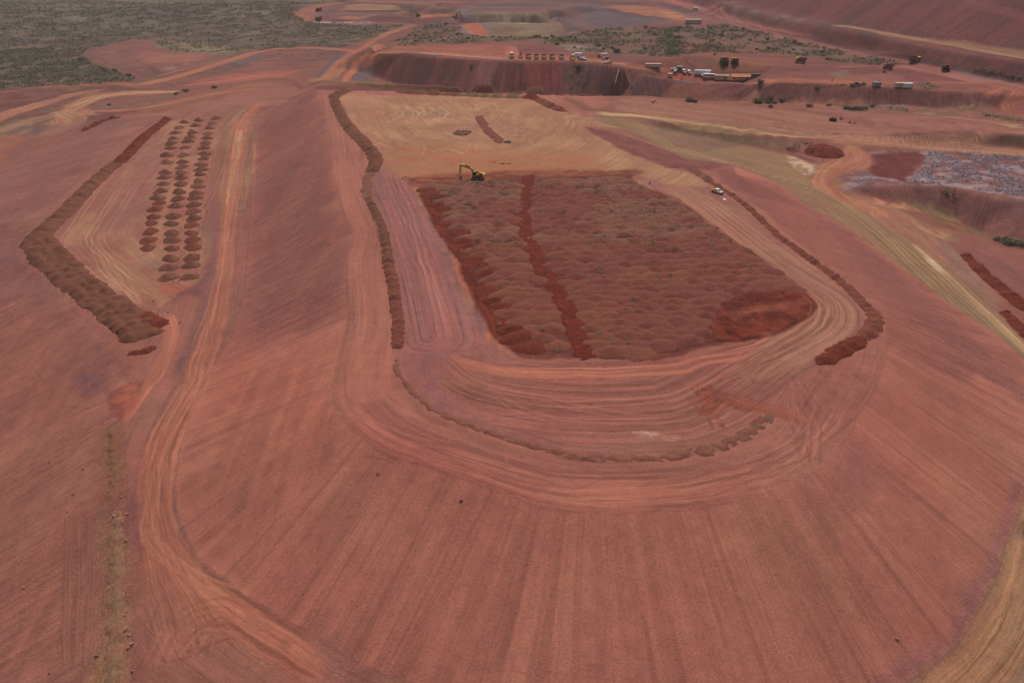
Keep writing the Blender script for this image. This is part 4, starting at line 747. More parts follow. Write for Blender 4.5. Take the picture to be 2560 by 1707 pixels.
g = NB('dozed_soil')
geo = g.n('ShaderNodeNewGeometry'); pos = geo.outputs['Position']
colr = g.n('ShaderNodeAttribute', attribute_name='soil').outputs['Color']
flow = g.n('ShaderNodeAttribute', attribute_name='flow').outputs['Vector']
sk = g.n('ShaderNodeAttribute', attribute_name='streak').outputs['Fac']
cd = g.n('ShaderNodeAttribute', attribute_name='clod').outputs['Fac']
s1 = g.noise(g.scale(flow, (.75, .012, 0)), 1, 2, .55, '2D')       # pass-wide bands
s2 = g.noise(g.scale(flow, (1.25, .02, 0)), 1, 3, .65, '2D')       # wheel and track lines
s3 = g.noise(g.scale(flow, (6.0, .5, 0)), 1, 2, .6, '2D')
st_ = g.math('ADD', g.math('MULTIPLY', g.math('SUBTRACT', s1, .5), .5), g.math('ADD', g.math('MULTIPLY', g.math('SUBTRACT', s2, .5), .62), g.math('MULTIPLY', g.math('SUBTRACT', s3, .5), .45)))
n1 = g.noise(pos, .35, 4, .6); n2 = g.noise(pos, 2.2, 4, .7); n3 = g.noise(pos, .045, 3, .55); n4 = g.noise(pos, 7.0, 2, .7)
iso = g.math('ADD', g.math('MULTIPLY', g.math('MULTIPLY', g.math('SUBTRACT', n1, .5), .8), g.math('ADD', cd, .2)), g.math('ADD', g.math('MULTIPLY', g.math('MULTIPLY', g.math('SUBTRACT', n2, .5), 1.15), g.math('ADD', cd, .35)), g.math('ADD', g.math('MULTIPLY', g.math('SUBTRACT', n4, .5), .55), g.math('MULTIPLY', g.math('SUBTRACT', n3, .5), .16))))
# grouser prints across the tracks
sep = g.n('ShaderNodeSeparateXYZ'); g.l(flow, sep.inputs[0])
gw = g.math('SINE', g.math('MULTIPLY', sep.outputs[1], 13.0))
gm = g.math('MULTIPLY', g.mapr(s2, .5, .62, 0, 1), g.math('MULTIPLY', sk, .07))
f = g.math('ADD', g.math('ADD', 1.0, g.math('MULTIPLY', gw, gm)), g.math('ADD', g.math('MULTIPLY', st_, sk), iso))
c2 = g.mul(colr, f)
# scattered pale and dark stones
vo = g.n('ShaderNodeTexVoronoi', feature='F1'); vo.inputs['Scale'].default_value = .9; g.l(pos, vo.inputs['Vector'])
sepc = g.n('ShaderNodeSeparateColor'); g.l(vo.outputs['Color'], sepc.inputs[0])
big = g.math('MULTIPLY', g.math('LESS_THAN', vo.outputs['Distance'], .16), g.math('GREATER_THAN', sepc.outputs[0], g.mapr(cd, 0, 1, .97, .78)))
c3 = mixc(g, g.math('MULTIPLY', big, .7), c2, (.40, .25, .20, 1))
dk = g.math('MULTIPLY', g.math('LESS_THAN', vo.outputs['Distance'], .2), g.math('LESS_THAN', sepc.outputs[1], g.mapr(cd, 0, 1, .03, .2)))
c4 = mixc(g, g.math('MULTIPLY', dk, .3), c3, (.05, .025, .02, 1))
dl = g.math('MULTIPLY', g.mapr(s2, .56, .64, 0, 1), g.math('MULTIPLY', sk, -.34)); ll = g.math('MULTIPLY', g.mapr(s2, .42, .35, 0, 1), g.math('MULTIPLY', sk, .16))
c4 = g.mul(c4, g.math('ADD', 1.0, g.math('ADD', dl, ll)))
g.l(c4, g.b.inputs['Base Color'])
bp = g.n('ShaderNodeBump'); bp.inputs['Strength'].default_value = .7; bp.inputs['Distance'].default_value = .35
hb = g.math('ADD', g.math('MULTIPLY', st_, g.math('MULTIPLY', sk, .6)), g.math('ADD', g.math('MULTIPLY', n2, g.math('ADD', cd, .3)), g.math('MULTIPLY', big, .4)))
g.l(hb, bp.inputs['Height']); g.l(bp.outputs[0], g.b.inputs['Normal'])
gme.materials.append(g.m)

def soil_mat(name, c1, c2, grain=.8, sc=1.6):
    c1 = (c1[0], c1[1], c1[2] * .95); c2 = (c2[0], c2[1], c2[2] * .95)
    s = NB(name); geo = s.n('ShaderNodeNewGeometry'); pos = geo.outputs['Position']
    n0 = s.noise(pos, .25, 3); n1 = s.noise(pos, sc, 4, .7); n2 = s.noise(pos, sc * 4, 3, .7)
    c = mixc(s, s.mapr(n0, .35, .65, 0, 1), tuple(lin(c1)) + (1,), tuple(lin(c2)) + (1,))
    f = s.math('ADD', 1.0, s.math('ADD', s.math('MULTIPLY', s.math('SUBTRACT', n1, .5), grain), s.math('MULTIPLY', s.math('SUBTRACT', n2, .5), grain)))
    c = s.mul(c, f)
    vo = s.n('ShaderNodeTexVoronoi'); vo.inputs['Scale'].default_value = 1.3; s.l(pos, vo.inputs['Vector'])
    sc_ = s.n('ShaderNodeSeparateColor'); s.l(vo.outputs['Color'], sc_.inputs[0])
    bg_ = s.math('MULTIPLY', s.math('LESS_THAN', vo.outputs['Distance'], .18), s.math('GREATER_THAN', sc_.outputs[0], .86))
    c = mixc(s, s.math('MULTIPLY', bg_, .5), c, (.36, .20, .16, 1))
    s.l(c, s.b.inputs['Base Color'])
    b = s.n('ShaderNodeBump'); b.inputs['Strength'].default_value = .8; b.inputs['Distance'].default_value = .35; s.l(s.math('ADD', n1, s.math('MULTIPLY', n2, .5)), b.inputs['Height']); s.l(b.outputs[0], s.b.inputs['Normal'])
    return s.m
M = {}
M['brown'] = soil_mat('brown_soil', (128,82,66), (114,72,58))
M['olive'] = soil_mat('olive_soil', (134,104,72), (118,90,70))
M['darkred'] = soil_mat('dark_red_soil', (108,46,34), (120,58,44))
M['redbrown'] = soil_mat('red_brown_soil', (134,76,65), (128,74,62))
M['purple'] = soil_mat('purple_red_soil', (130,74,68), (128,74,64))
M['orange'] = soil_mat('orange_brown_soil', (136,81,67), (130,76,64))
M['dusty'] = soil_mat('dusty_brown_soil', (136,93,80), (128,78,68))
M['tan'] = soil_mat('tan_stony_soil', (152,108,88), (142,110,88), 1.2); M['olivb'] = soil_mat('olive_pink_soil', (138,100,72), (140,88,72), 1.0)
M['pinkred'] = soil_mat('dozed_pink_soil', (148,92,80), (132,82,72))
M['track'] = soil_mat('wet_red_track', (120,50,36), (100,40,30))

def plain(name, c, rough=.6, metal=0., dirt=.25):
    s = NB(name); s.b.inputs['Roughness'].default_value = rough; s.b.inputs['Metallic'].default_value = metal
    tc = s.n('ShaderNodeTexCoord'); n = s.noise(tc.outputs['Object'], 1.3, 4)
    k = s.mapr(n, .45, .75, 0, dirt)
    col_ = mixc(s, k, tuple(lin(c)) + (1,), tuple(lin((140,90,74))) + (1,)); s.l(col_, s.b.inputs['Base Color']); return s.m
M['yellow'] = plain('machine_yellow', (214,170,66)); M['pale'] = plain('dusty_cream_paint', (214,184,140)); M['white'] = plain('white_paint', (236,230,224), .45, 0, .12)
M['black'] = plain('black_rubber', (38,34,34), .8); M['steel'] = plain('worn_steel', (150,136,128), .5, .4, .5); M['glass'] = plain('dark_glass', (40,44,50), .15, 0, .1)
M['tilt'] = plain('rusty_body', (150,104,92), .8, 0, .6); M['orangep'] = plain('orange_paint', (206,108,60)); M['cream'] = plain('cream_cladding', (214,190,160), .6, 0, .3)
M['roof'] = plain('orange_dust_roof', (228,160,112), .7, 0, .2); M['blue'] = plain('blue_paint', (96,112,140)); M['red'] = plain('red_paint', (176,52,44)); M['green'] = plain('green_tarp', (96,112,92), .8)
M['grey'] = plain('grey_sheet', (158,150,146), .6, .1, .3); M['hivis'] = plain('hi_vis_shirt', (226,214,150), .8, 0, .05); M['trouser'] = plain('dark_trousers', (34,30,44), .9, 0, .05)
M['skin'] = plain('skin', (168,118,92), .6, 0, 0); M['rock'] = soil_mat('red_rock', (200,148,134), (170,116,104), .4, 3); M['wood'] = plain('dead_wood', (196,160,130), .9, 0, .3); M['tyre'] = plain('dusty_tyre', (150,138,128), .9, 0, .5); M['chassis'] = plain('dark_chassis', (98,68,62), .8, 0, .6)

def leaf_mat(name, c1, c2):
    s = NB(name); geo = s.n('ShaderNodeNewGeometry')
    n = s.noise(geo.outputs['Position'], .6, 3); c = mixc(s, s.mapr(n, .35, .65, 0, 1), tuple(lin(c1)) + (1,), tuple(lin(c2)) + (1,))
    s.l(c, s.b.inputs['Base Color']); return s.m
M['scrub'] = leaf_mat('grey_green_scrub', (138,134,108), (112,112,86)); M['olivel'] = leaf_mat('olive_leaves', (126,124,92), (98,98,72)); M['dryl'] = leaf_mat('dry_brush', (152,132,110), (128,104,90))
M['purpl'] = leaf_mat('grey_violet_brush', (184,170,178), (152,134,142)); M['tuft'] = leaf_mat('green_tufts', (112,128,98), (84,108,72)); M['bark'] = plain('bark', (92,72,60), .9)

# ------------------------------------------------------------------ mesh building
def mesh_obj(name, verts, faces, mat, parent=None, smooth=True):
    me = bpy.data.meshes.new(name); me.from_pydata([tuple(v) for v in verts], [], faces)
    me.materials.append(M[mat] if isinstance(mat, str) else mat)
    if smooth: me.polygons.foreach_set('use_smooth', np.ones(len(me.polygons), bool))
    o = link(bpy.data.objects.new(name, me)); o.parent = parent; return o
def empty(name, loc, rz=0, s=1.0):
    o = link(bpy.data.objects.new(name, None)); o.location = loc; o.rotation_euler = (0, 0, rz); o.scale = (s, s, s); o.empty_display_size = .5; return o
def box(bm, c, s, rot=None, taper=None, bev=.04):
    r = bmesh.ops.create_cube(bm, size=1); vs = r['verts']
    for v in vs:
        v.co.x *= s[0]; v.co.y *= s[1]; v.co.z *= s[2]
        if taper and v.co.z > 0: v.co.x *= taper[0]; v.co.y *= taper[1]
    if bev: 
        es = list({e for v in vs for e in v.link_edges}); rr = bmesh.ops.bevel(bm, geom=es, offset=min(bev, min(s) * .3), segments=1, affect='EDGES')
        vs = rr['verts'] + [v for v in vs if v.is_valid]; vs = list(dict.fromkeys(vs))
    mt = Matrix.Translation(Vector(c)) @ (rot if rot else Matrix.Identity(4))
    bmesh.ops.transform(bm, matrix=mt, verts=[v for v in vs if v.is_valid])
def cyl(bm, c, r, h, axis='Y', seg=16, r2=None):
    q = bmesh.ops.create_cone(bm, cap_ends=True, segments=seg, radius1=r, radius2=r if r2 is None else r2, depth=h)
    m = {'Y': Matrix.Rotation(R(90), 4, 'X'), 'X': Matrix.Rotation(R(90), 4, 'Y'), 'Z': Matrix.Identity(4)}[axis]
    bmesh.ops.transform(bm, matrix=Matrix.Translation(Vector(c)) @ m, verts=q['verts'])
def bar(bm, a, b, w1, w2=None, h=None):
    a = Vector(a); b = Vector(b); d = b - a; l = d.length
    m = Matrix.Translation((a + b) / 2) @ d.to_track_quat('X', 'Z').to_matrix().to_4x4()
    q = bmesh.ops.create_cube(bm, size=1)['verts']; h = h or w1; w2 = w2 or w1
    for v in q:
        k = 1 if v.co.x < 0 else w2 / w1
        v.co.x *= l; v.co.y *= w1 * k; v.co.z *= h * k
    bmesh.ops.transform(bm, matrix=m, verts=q)
def part(name, parent, mat, fn, smooth=False):
    bm = bmesh.new(); fn(bm); me = bpy.data.meshes.new(name); bm.to_mesh(me); bm.free(); me.materials.append(M[mat])
    if smooth: me.polygons.foreach_set('use_smooth', np.ones(len(me.polygons), bool))
    o = link(bpy.data.objects.new(name, me)); o.parent = parent; return o
def copy_tree(o, parent=None):
    c = o.copy(); scene.collection.objects.link(c); c.parent = parent
    for ch in list(o.children): copy_tree(ch, c)
    return c
used = {}
def place(make, key, loc, rz, label, cat, group=None, s=1.0):
    if key not in used: used[key] = o = make()
    else: o = copy_tree(used[key])
    o.location = loc; o.rotation_euler = (0, 0, rz); o.scale = (s, s, s)
    if 'group' in o: del o['group']
    tag(o, label, cat, group); return o

# ------------------------------------------------------------------ bunds of dumped soil
def resample(pl, step):
    seg = np.hypot(*np.diff(pl, axis=0).T); cum = np.concatenate([[0], np.cumsum(seg)]); n = max(2, int(cum[-1] / step) + 1)
    s = np.linspace(0, cum[-1], n); return np.stack([np.interp(s, cum, pl[:, 0]), np.interp(s, cum, pl[:, 1])], -1), s
def bund(pts, width, h, mat, label, name='soil_bund', pitch=3.2, cat='bund', group='soil bunds', rows=1, lump=1.0, flat=False):
    pl = W(pts); t0 = pl[0] - pl[1]; t1 = pl[-1] - pl[-2]; pl = np.vstack([pl[0] + t0 / np.linalg.norm(t0) * 1.6, pl, pl[-1] + t1 / np.linalg.norm(t1) * 1.6])
    pl = smoothline(pl, 1); p, s = resample(pl, .55)
    t = np.gradient(p, axis=0); t /= np.linalg.norm(t, axis=1)[:, None]; nrm = np.stack([-t[:, 1], t[:, 0]], -1)
    wd = np.interp(s / s[-1], np.linspace(0, 1, len(np.atleast_1d(width))), np.atleast_1d(width))
    wd = wd * np.clip(np.minimum(s + .6, s[-1] - s + .6) / 2.5, .3, 1) ** .5
    K = 13 if wd.max() < 9 else 27; ks = np.linspace(-1, 1, K)
    PX = p[:, None, :] + nrm[:, None, :] * ((ks[None, :] * wd[:, None] * .62 + (fbm(s / 3.5, s * 0 + wd[0] * 7, 3, 50)[:, None] - .5) * wd[:, None] * .35 * (1 - .0 * ks[None, :]))[..., None])
    x = PX[..., 0]; y = PX[..., 1]
    # centres of the individual truck loads
    cen = []
    for r in range(rows):
        off = 0 if rows == 1 else (r / (rows - 1) - .5) * .62
        ss = np.arange(0, s[-1] + .1, pitch) + r * pitch * .5
        for q in ss:
            q += rng.uniform(-.5, .5) * pitch * .9
            i = int(np.clip(q / s[-1] * (len(s) - 1), 0, len(s) - 1)); o_ = off * wd[i] + rng.uniform(-.06, .06) * wd[i]
            cen.append((p[i, 0] + nrm[i, 0] * o_, p[i, 1] + nrm[i, 1] * o_, wd[i], rng.uniform(.6, 1.2)))
    hh = np.zeros_like(x)
    for cx, cy, w_, k in cen:
        rr_ = np.hypot(x - cx, y - cy); R0 = w_ * (.55 if rows == 1 else .30)
        c_ = h * k * (1.12 - rr_ / R0 * 1.12); c_ = np.where(c_ > h * k * .9, h * k * .9 + (c_ - h * k * .9) * .3, c_)
        hh = np.maximum(hh, c_)
    base = h * (.62 - .30 * lump) * (1 - np.abs(ks)[None, :] * 1.35) if rows == 1 else h * .5 * (1 - np.abs(ks)[None, :] ** 3 * 1.4) * np.ones_like(x)
    if flat: base = h * (1 - np.abs(ks)[None, :] ** 6) * np.ones_like(x)
    endf = np.minimum(np.minimum(s, s[-1] - s) / 2.0, 1)[:, None]
    hh = np.maximum(hh * lump, base) * endf
    hh = hh * (.75 + .5 * fbm(x / 5, y / 5, 3, 44)) + (fbm(x / 1.1, y / 1.1, 4, 40) - .5) * .8 * (hh > .05)
    z = H(x, y) + np.where(hh > .04, hh, -.25)
    z[:, 0] = H(x[:, 0], y[:, 0]) - .4; z[:, -1] = H(x[:, -1], y[:, -1]) - .4
    n = len(p); v = np.stack([x, y, z], -1).reshape(-1, 3)
    f = [(i * K + j, i * K + j + 1, (i + 1) * K + j + 1, (i + 1) * K + j) for i in range(n - 1) for j in range(K - 1)]
    f = [q[::-1] for q in f]
    o = mesh_obj(name, v, f, mat); tag(o, label, cat, group); return o
bund(P('T4',[(940,105),(860,165),(780,235),(720,300),(660,360)]), [6,7,7.5,7.5], 2.1, 'darkred', 'dark red stretch of dumped soil bund, far upper end of the left lower bench edge', pitch=3.5)
bund(P('T4',[(640,365),(560,430),(480,510),(400,590),(310,680),(220,760),(190,800)]), [7.5,8,8.5,9,10], 2.0, 'brown', 'long scalloped brown soil bund running diagonally beside the pale yard on the left bench', pitch=3.4)
bund(P('T4',[(215,790),(245,840),(300,900),(400,990),(500,1070),(600,1140),(690,1210),(760,1270),(800,1330)]), [11,11.5,11,10.5,11,11], 1.9, 'brown', 'wide brown band of dumped soil loads below the bend, heading to the track at left', pitch=3.4, rows=3)
bund(P('T4',[(770,1215),(840,1240),(890,1270)]), [8,9,8], 1.6, 'darkred', 'dark red heap patch at the lower end of the wide brown soil band', pitch=3, name='soil_heap', cat='heap', group='soil heaps')
bund(P('T4',[(740,1420),(800,1415),(850,1390)]), [4,4,3], 1.0, 'darkred', 'small dark red heap at the foot of the left soil band by the track', pitch=2.5, name='soil_heap', cat='heap', group='soil heaps')
bund(P('T5',[(280,75),(290,130),(325,200),(380,270),(440,330),(490,390),(505,430),(480,480)]), [5.6,6.4,6.6,7,7.4,6.8,6], 1.9, 'brown', 'dark brown soil bund curving down the left side of the pale upper yard', pitch=3.6)
bund(P('T5',[(470,490),(450,560),(455,620)]), [5,5,4], 1.2, 'dusty', 'low dusty stretch of bund left of the lilac haul lane', pitch=4, lump=.3)
bund(P('T5',[(462,625),(490,680),(520,740),(550,830),(560,900),(565,960)]), [3.4,3.6,3.8,4], 1.4, 'brown', 'brown scalloped bund beside the upper part of the lilac haul lane', pitch=2.2)
bund(P('T5',[(565,965),(590,1050),(604,1150),(614,1250),(616,1350),(612,1392)]), [4,3.8,3.7,3.7,3.5], 1.4, 'redbrown', 'red brown bund beside the lower part of the lilac haul lane above the front curve', pitch=2.4)
bund(P('T2',[(90,640),(120,612),(180,596),(320,594),(500,602),(700,612),(900,622)]), [8,8,8,8], 2.2, 'brown', 'brown bund of dumped loads along the far rim behind the pale yard', pitch=5)
bund(P('T2',[(900,622),(1050,628),(1200,632),(1330,638)]), [8,8,8], 1.8, 'olive', 'olive brown bund at the far rim right of centre, behind the pale yard', pitch=5)
bund(P('T2',[(1335,640),(1380,636),(1430,655)]), [7,8,7], 2.2, 'darkred', 'short dark red bund at the right end of the far rim', pitch=4)
bund(P('T2',[(1430,655),(1490,685),(1550,715),(1600,728)]), [8,8,7,5], 2.0, 'redbrown', 'red brown bund curving off the far rim toward the pale access road', pitch=4)
bund(P('T6',[(770,285),(830,320),(880,350),(900,372)]), [5,5,4], 1.8, 'dusty', 'dusty brown upper end of the right-hand bund, behind the white ute', pitch=3)
bund(P('T6',[(905,378),(960,405),(1040,455),(1150,540),(1250,640),(1340,720),(1400,762)]), [3,3,3.2,3.4], 1.2, 'redbrown', 'dark narrow bund right of the white ute running down the right edge of the plateau', pitch=2.4)
bund(P('T6',[(1410,768),(1500,835),(1600,900),(1700,980),(1790,1065),(1840,1120)]), [3.4,3.5,3.7,3.9], 1.3, 'redbrown', 'dark red brown middle stretch of the right-hand bund near its small pale gaps', pitch=2.4)
bund(P('T6',[(1840,1122),(1885,1165),(1905,1215),(1880,1270),(1830,1315)]), [4,4.6,5,4.6], 1.4, 'redbrown', 'rough cloddy bund round the tight outer corner of the right-hand bend', pitch=2.4)
bund(P('T6',[(1825,1325),(1740,1365),(1660,1410),(1575,1470)]), [5,5.6,5.4,4], 1.2, 'darkred', 'smooth dark red final stretch of the right-hand bund below the corner', pitch=3.4)
bund(P('B2',[(345,95),(350,150),(400,210),(470,285),(580,352),(700,395),(830,442),(960,480)]), [2.2,2.4,2.6,2.8,3], .45, 'pinkred', 'low worn bund curving round the lower left corner of the plateau', pitch=6, lump=.1)
bund(P('B2',[(970,482),(1100,522),(1250,540),(1400,540),(1540,545),(1640,530)]), [3,3.2,3.4,3.4], .5, 'pinkred', 'low worn bund along the front edge of the plateau', pitch=7, lump=.1)
bund(P('B3',[(0,528),(120,520),(230,500),(320,460),(390,420),(450,370),(480,345)]), [3.2,3.8,4.2,4.2,3.4], .6, 'dusty', 'lumpy pale bund on the front right curve below the dark tyre marks', pitch=5, lump=.5)
bund(P('B1',[(540,330),(545,450),(545,560),(535,670)]), [3,3.2,3.2,2.4], .4, 'olivb', 'low olive green rubble bund, upper stretch on the left bench edge', pitch=4, lump=.4)
bund(P('B1',[(560,740),(565,900),(560,1050),(562,1200),(555,1350),(545,1568)]), [3.2,3.6,3.8,3.8,3.6,3.4], .5, 'tan', 'low tan stony bund down the left bench edge at the bottom left', pitch=2.6, lump=1)
bund(P('T2',[(-60,548),(120,545),(300,552),(500,560)]), 7, 1.6, 'olive', 'yellow olive berm behind the far left corner of the plateau', pitch=12, lump=.2)
bund(P('T2',[(510,560),(800,572),(1100,582),(1450,592)]), 6, 1.4, 'dusty', 'long low brown berm behind the far rim under the dark wall', pitch=12, lump=.2)
bund(P('D',[(950,210),(1060,400),(1180,560),(1350,720),(1480,850)]), [5,6,6,7,5], 1.2, 'purple', 'purple red flattened windrow in the middle of the pale yard', pitch=5, lump=.5)
bund(P('R',[(1020,985),(1080,1050),(1170,1130),(1260,1200),(1360,1290)]), [5,7,8,8], 2.0, 'darkred', 'dark red bund at the right picture edge beside the green road', pitch=3.4)
bund(P('R',[(1240,1310),(1300,1360),(1380,1450)]), [5,6,6], 1.8, 'darkred', 'second dark red bund at the right picture edge, the lower one', pitch=3.4)
bund(P('T1',[(540,860),(620,820),(700,780),(780,768)]), [5,6,6,4], 2.0, 'darkred', 'small dark red bund at the far left end of the lower batter', pitch=5)
bund(P('R',[(130,400),(200,395),(270,410),(310,430)]), [10,13,13,8], 3.0, 'darkred', 'rounded dark red soil stockpile beside the S bend of the access road', pitch=7, name='soil_heap', cat='heap', group='soil heaps', lump=.6)
bund(P('E',[(800,2),(810,3)]) if False else P('R',[(280,300),(330,305)]), 3, .4, 'dusty', 'tiny scrape of soil between the access road lanes', pitch=3, name='soil_heap', cat='heap', group='soil heaps')

# ------------------------------------------------------------------ separate dumped piles
def mound_mesh(name, rx, ry, h, seed, kind='cone', rings=10, seg=30):
    r_ = np.random.RandomState(seed); v = [(0, 0, h)]; f = []
    ph = r_.uniform(0, 6.28, 4)
    for i in range(1, rings + 1):
        t = i / rings
        for j in range(seg):
            a_ = 2 * math.pi * j / seg
            e = 1 + .09 * math.sin(2 * a_ + ph[0]) + .07 * math.sin(3 * a_ + ph[1]) + .04 * math.sin(5 * a_ + ph[2])
            x = rx * t * e * math.cos(a_); y = ry * t * e * math.sin(a_)
            if kind == 'cone': z = h * (1 - t ** 1.15)
            else: z = h * (math.sqrt(1.035) - math.sqrt(t * t + .035)) / (math.sqrt(1.035) - math.sqrt(.035))
            z += (fbm(np.array([x * .8 + seed * 7]), np.array([y * .8]), 3, 3)[0] - .5) * .55 * h * (1 - t * .6)
            if i == rings: z = -.35
            v.append((x, y, z))
    for j in range(seg): f.append((0, 1 + j, 1 + (j + 1) % seg))
    for i in range(rings - 1):
        for j in range(seg):
            a_ = 1 + i * seg + j; b_ = 1 + i * seg + (j + 1) % seg; f.append((a_, a_ + seg, b_ + seg, b_))
    me = bpy.data.meshes.new(name); me.from_pydata(v, [], f); me.polygons.foreach_set('use_smooth', np.ones(len(f), bool)); return me
cache = {}
def mound(name, kind, mat, x, y, rz, s, sz, label, group, rx=3.7, ry=3.5, h=2.0, var=0, dz=0.0):
    k = (kind, mat, var)
    if k not in cache:
        me = mound_mesh(name, rx, ry, h, var + 1, kind); me.materials.append(M[mat]); cache[k] = me
    o = link(bpy.data.objects.new(name, cache[k])); o.location = (x, y, GZ(x, y) + dz); o.rotation_euler = (0, 0, rz); o.scale = (s, s, sz)
    tag(o, label, 'soil mound', group); return o
colA = [(1030,120),(1003,150),(985,180),(965,212),(955,240),(955,265),(932,305),(935,345),(925,402),(918,430),(915,467),(898,508),(885,545),(892,573),(870,607),(860,652),(848,685),(843,733),(828,783),(828,825)]
colB = [(1115,110),(1095,140),(1075,178),(1065,205),(1050,230),(1040,262),(1027,305),(1022,345),(1020,372),(1015,402),(1015,432),(1012,468),(1005,512),(998,550),(985,590),(970,648),(960,690),(960,745),(962,780),(962,828),(957,885),(945,935),(940,990)]
colC = [(1208,98),(1190,125),(1175,152),(1165,185),(1158,210),(1150,240),(1143,265),(1145,298),(1140,325),(1125,358),(1125,385),(1118,412),(1112,450),(1108,480),(1095,520),(1090,545),(1083,585),(1080,622),(1083,662),(1070,698),(1072,742),(1078,783),(1080,820),(1075,880),(1070,922),(1060,987)]
for ci, (cl_, nm) in enumerate(((colA, 'left'), (colB, 'middle'), (colC, 'right'))):
    for i, q in enumerate(cl_):
        u, v = P('T4', [q])[0]; x, y = hit(u, v + 3)
        mat = 'redbrown' if (ci == 0 and i > 12) or (ci == 2 and 18 < i < 23) else ('brown' if rng.random() < .6 else 'dusty')
        where = 'far' if i < len(cl_) / 3 else ('middle' if i < 2 * len(cl_) / 3 else 'near')
        colr_ = 'red' if mat == 'redbrown' else ('dark brown' if mat == 'brown' else 'dusty brown')
        mound('soil_pile', 'cone', mat, x, y, rng.uniform(0, 6.28), rng.uniform(.86, 1.08), rng.uniform(.8, 1.1), f'{colr_} soil cone, {where} third of the {nm} row on the left bench', 'separate soil piles in three rows on the left bench', rx=3.9, ry=3.3, h=2.0, var=i % 4)
# field of dumped mounds
tags_ = {'purple': 'smooth purple red soil mound in the big dumped field', 'orange': 'cloddy orange brown soil mound in the big dumped field', 'redbrown': 'red brown soil mound in the big dumped field', 'darkred': 'dark red soil mound at the ragged left edge of the big dumped field', 'dusty': 'dusty brown soil mound among green weeds at the far side of the dumped field'}
def near_line(x, y, pl):
    a_ = pl[:-1]; b_ = pl[1:]; d = b_ - a_; t = np.clip(((x - a_[:, 0]) * d[:, 0] + (y - a_[:, 1]) * d[:, 1]) / (d ** 2).sum(1), 0, 1)
    return np.hypot(x - a_[:, 0] - t * d[:, 0], y - a_[:, 1] - t * d[:, 1]).min()
def in_poly(x, y, pl):
    c = False; j = len(pl) - 1
    for i in range(len(pl)):
        if (pl[i][1] > y) != (pl[j][1] > y) and x < (pl[j][0] - pl[i][0]) * (y - pl[i][1]) / (pl[j][1] - pl[i][1]) + pl[i][0]: c = not c
        j = i
    return c
FC = FIELD.mean(0); FIN = FC + (FIELD - FC) * .985; FCL = np.vstack([FIELD, FIELD[:1]])
leftedge = W(P('T5',[(740,575),(800,680),(850,780),(950,900),(1000,1000),(1080,1150),(1150,1290),(1230,1400)]))
cand = []; y = FIELD[:, 1].min() + 1; row = 0
while y < FIELD[:, 1].max():
    x = FIELD[:, 0].min() + (row % 2) * 2.8
    while x < FIELD[:, 0].max():
        xx = x + rng.uniform(-1.1, 1.1); yy = y + rng.uniform(-.5, .5) + 2.2 * math.sin(x * .05 + row * .3)
        if in_poly(xx, yy, FIN) and near_line(xx, yy, FCL) > 2.6 and near_line(xx, yy, FTR) > 4.5 and not in_poly(xx, yy, dug):
            n_ = float(fbm(np.array([xx / 22]), np.array([yy / 9]), 2, 77)[0]) + rng.uniform(-.03, .03)
            far = (yy - FIELD[:, 1].min()) / (FIELD[:, 1].max() - FIELD[:, 1].min())
            if near_line(xx, yy, leftedge) < 5.0: mat = 'darkred'
            elif far > .5: mat = 'dusty' if n_ < .44 + .2 * (far - .5) / .5 else 'purple'
            else: mat = 'purple' if n_ < .49 else ('redbrown' if n_ < .56 else 'orange')
            cand.append((xx, yy, mat, rng.uniform(-.25, .25), rng.uniform(.78, 1.22), rng.uniform(.5, 1.15), len(cand) % 9))
        x += 5.6
    y += 3.9; row += 1
cand.sort(key=lambda c: c[0] ** 2 + c[1] ** 2)
RX, RY, MH = 4.9, 3.5, 1.4
field_pts = [(c[0], c[1]) for c in cand]
for xx, yy, mat, rz_, s_, sz_, vr in cand[:300]:
    mound('soil_mound', 'dome', mat, xx, yy, rz_, s_, sz_, tags_[mat], f'{mat} soil mounds of the dumped field', rx=RX, ry=RY, h=MH, var=vr)
def merged(lst):
    mats_ = ['darkred', 'dusty', 'purple', 'redbrown', 'orange']; V, Fa, mi, off = [], [], [], 0
    for xx, yy, mat, rz_, s_, sz_, vr in lst:
        me = cache.get(('dome', mat, vr)) or cache.get(('dome', 'purple', vr)); n = len(me.vertices); co = np.empty(n * 3, np.float32); me.vertices.foreach_get('co', co); co = co.reshape(-1, 3)
        c_, q_ = math.cos(rz_), math.sin(rz_)
        V.append(np.stack([(co[:, 0] * c_ - co[:, 1] * q_) * s_ + xx, (co[:, 0] * q_ + co[:, 1] * c_) * s_ + yy, co[:, 2] * sz_ + GZ(xx, yy)], -1))
        for p in me.polygons: Fa.append(tuple(i + off for i in p.vertices)); mi.append(mats_.index(mat))
        off += n
    me = bpy.data.meshes.new('soil_mounds'); me.from_pydata(np.concatenate(V).tolist(), [], Fa)
    for q_ in mats_: me.materials.append(M[q_])
    me.polygons.foreach_set('material_index', np.array(mi, np.int32)); me.polygons.foreach_set('use_smooth', np.ones(len(mi), bool))
    tag(link(bpy.data.objects.new('soil_mounds', me)), 'farther rows of dumped soil mounds with green weeds behind the nearer ones', 'soil mounds', kind='stuff')
if len(cand) > 300: merged(cand[300:])
CA = np.array([[c[0], c[1], c[3], c[4], c[5]] for c in cand])
